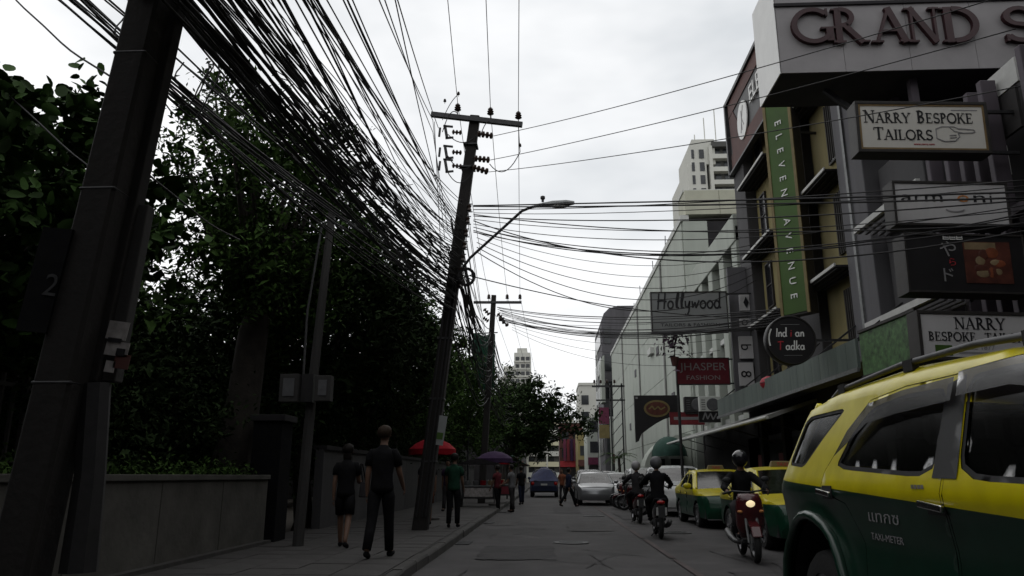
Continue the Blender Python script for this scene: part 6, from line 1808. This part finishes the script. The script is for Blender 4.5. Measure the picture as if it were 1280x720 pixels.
# --- scooters and motorbikes
def scooter(name, label, x, y, rz, paint, lit=False, group=None, lean=0.0):
    t = thing(name, label, 'motorbike', (x, y, 0), rz, group); t.rotation_euler = (0, lean, rz)
    for yy in (-.6, .64):
        o = MB().lathe([(.21,-.045),(.25,-.05),(.285,-.03),(.295,0),(.285,.03),(.25,.05),(.21,.045)], 24, (0,0,0), 'x', False).build('wheel', 'tyre', t, smooth='full', loc=(0, yy, .295))
        m = MB().lathe([(.2,-.03),(.215,0),(.2,.03),(.185,0),(.2,-.03)], 24, (0,0,0), 'x', False)
        m.lathe([(.05,-.06),(.05,.06)], 10, (0,0,0), 'x')
        for k in range(5): m.beam((0,0,0), (0, .2*math.cos(2*math.pi*k/5), .2*math.sin(2*math.pi*k/5)), .03, .03, (1,0,0))
        m.build('rim', 'rim_grey', o)
        MB().lathe([(.06,-.004),(.13,-.004),(.13,.004),(.06,.004)], 16, (.06,0,0), 'x').build('brake_disc', 'galvanised', o)
    for sx in (-1, 1):
        MB().tube([(sx*.085, .64, .3), (sx*.085, .5, .72)], .022, 8).build('fork_leg', 'galvanised', t)
    m = MB(); m.prism([(.42,.58), (.6,.62), (.86,.55), (.95,.4), (.9,.4), (.8,.5), (.62,.55), (.42,.5)], -.075, .075, 'x'); m.build('front_mudguard', paint, t, bevel=.02)
    # leg shield and front fairing
    secs = [(.36,.36,.06,.16), (.42,.55,.07,.22), (.47,.75,.1,.22), (.47,.92,.13,.2), (.45,1.03,.11,.16)]
    m = MB(); n = 14
    for (yy, zz, dy, hw) in secs:
        for k in range(n):
            a = 2*math.pi*k/n; m.v.append((hw*math.cos(a), yy + dy*math.sin(a)*(1.2 if math.sin(a) > 0 else .5), zz))
    for i in range(len(secs)-1):
        for k in range(n): m.f.append((i*n+k, i*n+(k+1) % n, (i+1)*n+(k+1) % n, (i+1)*n+k))
    m.f.append(tuple(range(n))); m.f.append(tuple((len(secs)-1)*n+k for k in range(n)))
    m.build('front_fairing', paint, t, smooth='full')
    MB().ball((0, .605, .88), (.07, .04, .055), 14, 8).build('headlight', 'lamp_lit' if lit else 'lamp_clear', t, smooth='full')
    for sx in (-1, 1): MB().ball((sx*.16, .55, .76), (.045, .03, .025), 8, 6).build('indicator', 'letter_orange', t, smooth='full')
    B(-.15, .15, -.1, .36, .26, .33).build('floorboard', 'plastic_black', t, bevel=.02)
    # body and tail
    secs = [(-.05,.42,.12,.16), (-.3,.52,.15,.18), (-.62,.64,.14,.15), (-.9,.74,.08,.08), (-.98,.78,.03,.04)]
    m = MB()
    for (yy, zz, hw, hh_) in secs:
        for k in range(12):
            a = 2*math.pi*k/12; m.v.append((hw*math.cos(a), yy, zz + hh_*math.sin(a)))
    for i in range(len(secs)-1):
        for k in range(12): m.f.append((i*12+k, i*12+(k+1) % 12, (i+1)*12+(k+1) % 12, (i+1)*12+k))
    m.f.append(tuple(range(12))); m.f.append(tuple((len(secs)-1)*12+k for k in range(12)))
    m.build('tail_body', paint, t, smooth='full')
    m = MB(); m.prism([(.0,.66), (-.02,.74), (-.2,.77), (-.45,.78), (-.6,.83), (-.88,.85), (-.9,.8), (-.5,.72), (-.2,.66)], -.13, .13, 'x'); m.build('seat', 'cloth_black', t, bevel=.03)
    m = MB().box(-.1, .1, -.55, .05, .22, .42); m.lathe([(.09,-.12),(.09,.12)], 14, (0, -.25, .32), 'x'); m.build('engine', 'steel_dark', t, bevel=.02)
    MB().tube([(.1,-.1,.25), (.14,-.4,.25), (.17,-.62,.3), (.17,-.95,.38)], [.03,.04,.055,.05], 10).build('exhaust', 'steel_grey', t, smooth='full')
    MB().tube([(-.34,.3,1.04), (-.22,.4,1.07), (0,.46,1.05), (.22,.4,1.07), (.34,.3,1.04)], .014, 8).build('handlebar', 'steel_dark', t, smooth='full')
    for sx in (-1, 1):
        MB().tube([(sx*.25,.38,1.06), (sx*.36,.27,1.035)], .02, 8).build('grip', 'black_rubber', t)
        mi = MB().ball((sx*.3, .4, 1.25), (.065, .02, .045), 10, 6).build('mirror', 'plastic_black', t, smooth='full')
        MB().tube([(sx*.22,.4,1.07), (sx*.3,.4,1.22)], .007, 5).build('mirror_stem', 'steel_dark', mi)
    MB().ball((0,-.97,.76), (.09,.04,.04), 12, 6).build('tail_light', 'tail_red', t, smooth='full')
    B(-.11, .11, -1.02, -1.01, .5, .66).build('number_plate', 'plate', t)
    m = MB(); m.prism([(-.8,.62), (-1.03,.7), (-1.04,.46), (-1.0,.46), (-.98,.62)], -.07, .07, 'x'); m.build('rear_mudguard', 'plastic_black', t)
    MB().tube([(.0,-.1,.2), (-.16,-.05,.02)], .012, 6).build('side_stand', 'steel_dark', t)
    return t
scooter('motorbike', 'dark red motorbike with lit headlamp coming towards the camera beside the SUV', 3.24, 12.9, math.pi - .08, 'bike_red', True, 'motorbikes on the street', .03)
scooter('motorbike', 'black motorbike seen from behind, ridden ahead in the right lane', 2.42, 17.4, -.05, 'car_black', False, 'motorbikes on the street')
scooter('motorbike', 'motorbike with red tail farther ahead, left of the taxi sedan', 2.55, 22.6, .02, 'bike_red', False, 'motorbikes on the street')
for k, (x, y) in enumerate(((3.55, 30.2), (3.5, 31.3), (3.5, 32.4))):
    scooter('motorbike', ['nearest', 'middle', 'farthest'][k] + ' of three dark motorbikes parked in front of the pale tall car', x, y, 1.15 + .06*k, 'car_black' if k != 1 else 'bike_red', False, 'parked motorbikes', -.12)
# ------------------------------------------------------------------ people
def skin(name, nodes, edges, roots, m, parent, sub=2):
    keys = list(nodes); idx = {k: i for i, k in enumerate(keys)}
    me = bpy.data.meshes.new(name)
    me.from_pydata([tuple(nodes[k][0]) for k in keys], [(idx[a], idx[b]) for a, b in edges], [])
    me.materials.append(MATS[m])
    o = bpy.data.objects.new(name, me); C.objects.link(o); o.parent = parent
    md = o.modifiers.new('skin', 'SKIN'); md.use_smooth_shade = True; md.branch_smoothing = .4
    sv = me.skin_vertices[0].data
    for k in keys:
        r = nodes[k][1]; sv[idx[k]].radius = (r, r) if not hasattr(r, '__len__') else r
        sv[idx[k]].use_root = k in roots
    sb = o.modifiers.new('subsurf', 'SUBSURF'); sb.levels = sub; sb.render_levels = sub
    return o
def V3(*a): return Vector(a)
def walk_joints(H, legR=(18, 8), legL=(-16, 14), armR=(-14, 12), armL=(16, 18), lean=2, turn=0):
    J = {}; s = H / 1.7
    hipz = .0
    J['pelvis'] = V3(0, 0, 0); l = math.sin(R(lean))
    J['waist'] = V3(0, .11*l, .12)*s; J['chest'] = V3(0, .33*l, .36)*s; J['neckb'] = V3(0, .50*l, .52)*s
    J['uch'] = V3(0, .42*l, .445)*s; J['neck'] = V3(0, .56*l + .01, .575)*s; J['jaw'] = V3(0, .58*l + .035, .63)*s; J['head'] = V3(0, .6*l + .02, .71)*s; J['crown'] = V3(0, .6*l + .005, .78)*s
    for sd_, sx, leg, arm in (('R', 1, legR, armR), ('L', -1, legL, armL)):
        h = V3(sx*.09, 0, -.04)*s; a, k = R(leg[0]), R(leg[1])
        kn = h + V3(0, math.sin(a), -math.cos(a))*.415*s; an = kn + V3(0, math.sin(a-k), -math.cos(a-k))*.40*s
        J['hip'+sd_], J['knee'+sd_], J['ankle'+sd_] = h, kn, an
        f = R(max(-35, min(12, leg[0]-leg[1]))) * .55
        J['heel'+sd_] = an + V3(0, -.035, -.035)*s; J['toe'+sd_] = an + V3(sx*.015, .155*math.cos(f), -.045 + .155*math.sin(f))*s
        sh = J['uch'] + V3(sx*.168, 0, .0)*s; a, k = R(arm[0]), R(arm[1]); out = arm[2] if len(arm) > 2 else 5
        o_ = math.sin(R(out))*sx
        el = sh + V3(o_, math.sin(a), -math.cos(a)).normalized()*.29*s; wr = el + V3(o_*.3, math.sin(a+k), -math.cos(a+k)).normalized()*.25*s
        J['sh'+sd_], J['elb'+sd_], J['wri'+sd_] = sh, el, wr
    mz = min(J[k].z for k in J if k.startswith(('toe', 'heel'))) - .03*s
    for k in J: J[k] = J[k] - V3(0, 0, mz)
    return J
def figure(t, J, H, top='cloth_black', bottom='cloth_black', hair='hair_black', shoes='cloth_black', sleeve=.55, leg=1.0, skin_m='skin_tone', long_hair=False, helmet=None, bald=False):
    s = H / 1.7
    def L(a, b, f): return J[a].lerp(J[b], f)
    N = {'pelvis': (J['pelvis'], .125*s), 'waist': (J['waist'], .112*s), 'chest': (J['chest'], .128*s), 'uch': (J['uch'], .092*s), 'neckb': (J['neckb'], .068*s), 'neck': (J['neck'], .05*s), 'jaw': (J['jaw'], (.06*s, .066*s)), 'head': (J['head'], (.078*s, .092*s)), 'crown': (J['crown'], (.06*s, .07*s))}
    E_ = [('pelvis','waist'), ('waist','chest'), ('chest','uch'), ('uch','neckb'), ('neckb','neck'), ('neck','jaw'), ('jaw','head'), ('head','crown')]
    roots = ['pelvis']
    for d in 'RL':
        N.update({'sh'+d: (J['sh'+d], .046*s), 'elb'+d: (J['elb'+d], .042*s), 'wri'+d: (J['wri'+d], .027*s), 'hip'+d: (J['hip'+d], .085*s), 'mth'+d: (L('hip'+d, 'knee'+d, .5), .075*s), 'knee'+d: (J['knee'+d], .054*s), 'calf'+d: (L('knee'+d, 'ankle'+d, .35), .054*s), 'ankle'+d: (J['ankle'+d], .036*s), 'toe'+d: (J['toe'+d], .03*s)})
        dr = (J['wri'+d] - J['elb'+d]).normalized(); sx = 1 if d == 'R' else -1
        pal = J['wri'+d] + dr*.055*s; N['palm'+d] = (pal, (.034*s, .02*s))
        E_ += [('uch','sh'+d), ('sh'+d,'elb'+d), ('elb'+d,'wri'+d), ('wri'+d,'palm'+d), ('pelvis','hip'+d), ('hip'+d,'mth'+d), ('mth'+d,'knee'+d), ('knee'+d,'calf'+d), ('calf'+d,'ankle'+d), ('ankle'+d,'toe'+d)]
        side = dr.cross(V3(1, 0, 0))
        if side.length < .1: side = dr.cross(V3(0, 0, 1))
        side.normalize(); inw = dr.cross(side).normalized()
        if inw.x * sx > 0: inw = -inw
        for q, (off, ln) in enumerate(((-.027, .06), (-.009, .072), (.009, .068), (.026, .052))):
            b_ = pal + side*off*s + dr*.015*s; mdl = b_ + dr*ln*.55*s; tip = mdl + (dr*.75 + inw*.65).normalized()*ln*.5*s
            ks = ['f%d%d%s' % (q, i, d) for i in range(3)]
            N[ks[0]] = (b_, .0095*s); N[ks[1]] = (mdl, .0088*s); N[ks[2]] = (tip, .0072*s); E_ += [(ks[0], ks[1]), (ks[1], ks[2])]; roots.append(ks[0])
        b_ = pal - dr*.02*s - side*.028*s; mdl = b_ + (dr*.6 - side*.6 + inw*.4).normalized()*.035*s; tip = mdl + (dr + inw*.5).normalized()*.03*s
        N['t0'+d] = (b_, .011*s); N['t1'+d] = (mdl, .0098*s); N['t2'+d] = (tip, .008*s); E_ += [('t0'+d, 't1'+d), ('t1'+d, 't2'+d)]; roots.append('t0'+d)
    up = (J['crown'] - J['jaw']).normalized(); rt = V3(1, 0, 0); fw = up.cross(rt).normalized()
    hc = J['head'] - up*.02*s
    N['n0'] = (hc + fw*.075*s, .014*s); N['n1'] = (hc + fw*.108*s - up*.022*s, .011*s); E_.append(('n0', 'n1')); roots.append('n0')
    for sx in (1, -1):
        N['e0%d' % sx] = (hc + rt*sx*.072*s - fw*.005*s + up*.015*s, .013*s); N['e1%d' % sx] = (hc + rt*sx*.085*s - fw*.012*s - up*.02*s, .012*s); E_.append(('e0%d' % sx, 'e1%d' % sx)); roots.append('e0%d' % sx)
    b = skin('body', N, E_, roots, skin_m, t)
    ey = MB()
    for sx in (1, -1): ey.ball(hc + rt*sx*.032*s + fw*.083*s + up*.008*s, .011*s, 8, 6)
    ey.build('eyes', 'eye_dark', t, smooth='full')
    MB().ball(hc + fw*.083*s - up*.06*s, (.024*s, .008*s, .007*s), 8, 6).build('mouth', 'cloth_maroon', t, smooth='full')
    # hair or helmet
    Mh = Matrix((( rt.x, fw.x, up.x, 0), (rt.y, fw.y, up.y, 0), (rt.z, fw.z, up.z, 0), (0, 0, 0, 1)))
    if helmet:
        m = MB(); m.ball((0,0,0), (.135*s, .155*s, .145*s), 18, 12); m.v = [v for v in m.v]
        m.xform(Matrix.Translation(J['head'] + up*.02*s - fw*.008*s) @ Mh); hm = m.build('helmet', helmet, t, smooth='full')
        m = MB()
        for i in range(9):
            for j in range(5):
                a = R(-62 + 124*i/8); e = R(-24 + 34*j/4); m.v.append((.142*s*math.sin(a)*math.cos(e), .162*s*math.cos(a)*math.cos(e), .15*s*math.sin(e)))
        for i in range(8):
            for j in range(4): m.f.append((i*5+j, (i+1)*5+j, (i+1)*5+j+1, i*5+j+1))
        m.xform(Matrix.Translation(J['head'] + up*.02*s - fw*.008*s) @ Mh); m.build('visor', 'window_dark', hm, smooth='full')
    else:
        m = MB(); n_, k_ = 16, 9
        for i in range(k_+1):
            th = math.pi*.5*i/k_*1.42
            for j in range(n_):
                a = 2*math.pi*j/n_; back = math.sin(a) < .35
                tt = th if back else min(th, math.pi*.30)
                rr_ = 1.04 + .05*math.sin(5*a + i*1.3) + .04*math.sin(11*a - i*2.1)
                m.v.append((.096*s*math.sin(tt)*math.cos(a)*rr_, .114*s*math.sin(tt)*math.sin(a)*rr_ - .010*s, .1*s*math.cos(tt) + .022*s))
        for i in range(k_):
            for j in range(n_): m.f.append((i*n_+j, i*n_+(j+1) % n_, (i+1)*n_+(j+1) % n_, (i+1)*n_+j))
        if long_hair: m.ball((0, -.07*s, -.1*s), (.075*s, .045*s, .15*s), 12, 8)
        m.xform(Matrix.Translation(J['head']) @ Mh); m.build('hair', hair, t, smooth='full')
    # clothing follows the body: torso as a loft of elliptical rings, sleeves and trouser legs as tapering tubes
    def rings(mb, rs, n=18, close=True):
        base = len(mb.v)
        for i, (c, rx, ry) in enumerate(rs):
            a_ = rs[max(i-1, 0)][0]; b_ = rs[min(i+1, len(rs)-1)][0]; ax_ = (b_ - a_).normalized(); f_ = ax_.cross(V3(1, 0, 0)).normalized()
            for k in range(n):
                an = 2*math.pi*k/n; fold = 1 + .018*math.sin(3*an + i*1.7) + .012*math.sin(7*an - i)
                mb.v.append(tuple(c + V3(1, 0, 0)*rx*math.cos(an)*fold + f_*ry*math.sin(an)*fold))
        for i in range(len(rs)-1):
            for k in range(n): mb.f.append((base+i*n+k, base+i*n+(k+1) % n, base+(i+1)*n+(k+1) % n, base+(i+1)*n+k))
        if close: mb.f.append(tuple(base+k for k in range(n)))
        return mb
    P, Wt, Ch, U, Nb, Nk = (J[k] for k in ('pelvis', 'waist', 'chest', 'uch', 'neckb', 'neck'))
    m = rings(MB(), [(P.lerp(Wt, -.6), .160*s, .122*s), (P, .162*s, .125*s), (P.lerp(Wt, .6), .150*s, .115*s), (Wt.lerp(Ch, .15), .146*s, .112*s), (Ch.lerp(Wt, .25), .160*s, .122*s), (Ch, .170*s, .126*s), (Ch.lerp(U, .7), .182*s, .120*s), (U.lerp(Nb, .35), .168*s, .098*s), (U.lerp(Nb, .75), .115*s, .082*s), (Nb.lerp(Nk, .1), .078*s, .072*s), (Nb.lerp(Nk, .45), .062*s, .062*s)])
    for d in 'RL':
        sh = J['sh'+d]; a_ = sh.lerp(U, .45)
        pts = [a_, sh.lerp(U, .12), L('sh'+d, 'elb'+d, .2)]; rr_ = [.06*s, .074*s, .070*s]
        if sleeve <= 1.0: pts += [L('sh'+d, 'elb'+d, sleeve)]; rr_ += [.064*s]
        else: pts += [L('sh'+d, 'elb'+d, .7), J['elb'+d], L('elb'+d, 'wri'+d, .4), L('elb'+d, 'wri'+d, min(.95, sleeve-1))]; rr_ += [.058*s, .054*s, .05*s, .04*s]
        m.tube(pts, rr_, 12)
    m.build('shirt', top, t, smooth='full')
    m = rings(MB(), [(P.lerp(Wt, -.85) , .12*s, .09*s), (P.lerp(Wt, -.55), .152*s, .115*s), (P, .155*s, .118*s), (P.lerp(Wt, .7), .143*s, .108*s)])
    for d in 'RL':
        hp = J['hip'+d]
        if leg <= .6: m.tube([hp.lerp(P, .2), L('hip'+d, 'knee'+d, .3), L('hip'+d, 'knee'+d, leg*1.6)], [.085*s, .092*s, .09*s], 14)
        else: m.tube([hp.lerp(P, .2), L('hip'+d, 'knee'+d, .25), L('hip'+d, 'knee'+d, .65), J['knee'+d], L('knee'+d, 'ankle'+d, .4), L('knee'+d, 'ankle'+d, .97)], [.085*s, .092*s, .078*s, .068*s, .066*s, .058*s], 14)
    m.build('trousers' if leg > .6 else 'shorts', bottom, t, smooth='full')
    for d in 'RL':
        he = J.get('heel'+d, J['ankle'+d] + V3(0, -.03, -.04)*s); to = J['toe'+d]
        skin('shoe', {'a': (he, .04*s), 'b': (he.lerp(to, .5), .043*s), 'c': (to + (to-he)*.08, .034*s)}, [('a','b'), ('b','c')], ['a'], shoes, t)
    return t
def person(label, x, y, z, rz, H, pose, **k):
    t = thing('person', label, 'person', (x, y, z), rz)
    return figure(t, walk_joints(H, **pose), H, **k)
PZ = .148
person('person in black clothes with bare legs walking on the left pavement, nearest the wall', -3.42, 12.9, PZ, .05, 1.66, dict(legR=(-14, 16), legL=(15, 4), armR=(22, 60), armL=(-10, 14)), top='cloth_black', bottom='cloth_black', leg=.5, hair='hair_black', long_hair=True)
tb = thing('shoulder_bag', 'dark bag carried by the person in black with bare legs', 'bag', (-3.13, 12.98, .95))
m = MB(); m.hexa([(-.06,-.14,0),(.06,-.14,0),(.06,.14,0),(-.06,.14,0),(-.04,-.12,.26),(.04,-.12,.26),(.04,.12,.26),(-.04,.12,.26)]); m.build('pouch', 'cloth_dark', tb, bevel=.02)
MB().tube([(0,-.11,.25),(-.06,-.06,.55),(-.06,.06,.55),(0,.11,.25)], .012, 6).build('strap', 'cloth_black', tb)
person('tall person in dark top and long trousers walking away on the left pavement', -2.47, 11.35, PZ, -.06, 1.86, dict(legR=(13, 3), legL=(-15, 12), armR=(16, 28, 10), armL=(-8, 14)), top='cloth_black', bottom='cloth_black', hair='hair_brown', sleeve=.6)
person('person in green shirt and dark trousers standing just past the lamp pole', -2.2, 17.9, PZ, -.1, 1.62, dict(legR=(5, 4), legL=(-6, 4), armR=(10, 30), armL=(6, 24)), top='cloth_green', bottom='cloth_black')
person('person in orange shorts half hidden behind the lamp pole', -2.98, 18.9, PZ, .25, 1.66, dict(legR=(12, 10), legL=(-12, 12), armR=(-6, 10), armL=(24, 20)), top='cloth_dark', bottom='cloth_orange', leg=.55)
person('person in dark clothes striding across the road beside the silver car', .9, 34.0, 0.005, -1.1, 1.66, dict(legR=(24, 6), legL=(-22, 16), armR=(-18, 16), armL=(20, 24)), top='cloth_navy', bottom='cloth_black', sleeve=1.8)
person('person in orange shirt between the pickup and the crossing person', .75, 40.5, 0.005, 2.6, 1.62, dict(legR=(8, 6), legL=(-8, 8), armR=(6, 30), armL=(4, 20)), top='cloth_orange', bottom='cloth_dark')
person('vendor in grey brown shirt standing in the road beside the food carts', -1.35, 28.6, 0.005, 1.2, 1.66, dict(legR=(6, 4), legL=(-6, 4), armR=(20, 60), armL=(16, 50)), top='cloth_grey', bottom='cloth_dark')
person('customer in maroon shirt at the nearest food cart', -1.9, 29.0, 0.005, .9, 1.64, dict(legR=(4, 2), legL=(-6, 4), armR=(30, 50), armL=(10, 20)), top='cloth_maroon', bottom='cloth_black')
person('customer in black at the far food carts', -1.25, 36.2, 0.005, .4, 1.68, dict(legR=(6, 2), legL=(-6, 4), armR=(12, 30), armL=(10, 20)), top='cloth_black', bottom='cloth_navy')
person('passer-by in purple shirt on the pavement beyond the red parasol', -3.4, 26.0, PZ, 3.0, 1.65, dict(legR=(14, 6), legL=(-12, 12), armR=(-10, 16), armL=(12, 16)), top='cloth_purple', bottom='cloth_dark')

def ride_joints(s=1.0, lean=8):
    J = {}; l = math.sin(R(lean))
    P = V3(0, -.32, .86)
    J['pelvis'] = P; J['waist'] = P + V3(0, .12*l, .12); J['chest'] = P + V3(0, .36*l, .36); J['neckb'] = P + V3(0, .5*l, .52); J['uch'] = P + V3(0, .43*l, .445); J['neck'] = P + V3(0, .54*l+.01, .575)
    J['jaw'] = P + V3(0, .58*l+.04, .63); J['head'] = P + V3(0, .6*l+.03, .71); J['crown'] = P + V3(0, .6*l+.015, .78)
    for d, sx in (('R', 1), ('L', -1)):
        J['hip'+d] = P + V3(sx*.1, .02, -.02); J['knee'+d] = V3(sx*.2, .10, .78); J['ankle'+d] = V3(sx*.15, .08, .40); J['heel'+d] = V3(sx*.15, .04, .37); J['toe'+d] = V3(sx*.17, .24, .365)
        J['sh'+d] = J['uch'] + V3(sx*.168, 0, 0); J['elb'+d] = V3(sx*.33, -.02, 1.12); J['wri'+d] = V3(sx*.315, .24, 1.06)
    return J
def rider(label, bx, by, rz, **k):
    t = thing('person', label, 'person', (bx, by, 0), rz); J = ride_joints()
    return figure(t, J, 1.68, helmet=k.pop('helmet', 'helmet_black'), **k)
rider('rider in black jacket and helmet on the oncoming dark red motorbike', 3.24, 12.9, math.pi - .08, top='cloth_black', bottom='cloth_dark', sleeve=1.9)
rider('rider with grey helmet seen from behind on the black motorbike', 2.42, 17.4, -.05, top='cloth_black', bottom='cloth_black', helmet='plastic_grey', sleeve=1.9)
rider('rider in dark clothes on the motorbike with red tail ahead', 2.55, 22.6, .02, top='cloth_dark', bottom='cloth_black', helmet='letter_grey', sleeve=1.6)
# taxi driver at the wheel
dr_ = thing('person', 'driver in pale shirt at the wheel of the large taxi SUV', 'person', (SUVX - .40, SUVY - .42, 0), math.pi)
J = ride_joints(lean=-8)
for k in J: J[k] = J[k] + V3(0, .18, -.12)
for d, sx in (('R', 1), ('L', -1)):
    J['wri'+d] = V3(sx*.14, .38, 1.17); J['elb'+d] = V3(sx*.27, .12, .99); J['knee'+d] = V3(sx*.14, .36, .80); J['ankle'+d] = V3(sx*.14, .55, .66-.02); J['heel'+d] = V3(sx*.14, .5, .63); J['toe'+d] = V3(sx*.14, .68, .66)
figure(dr_, J, 1.62, top='cloth_pale', bottom='cloth_dark', sleeve=.6)
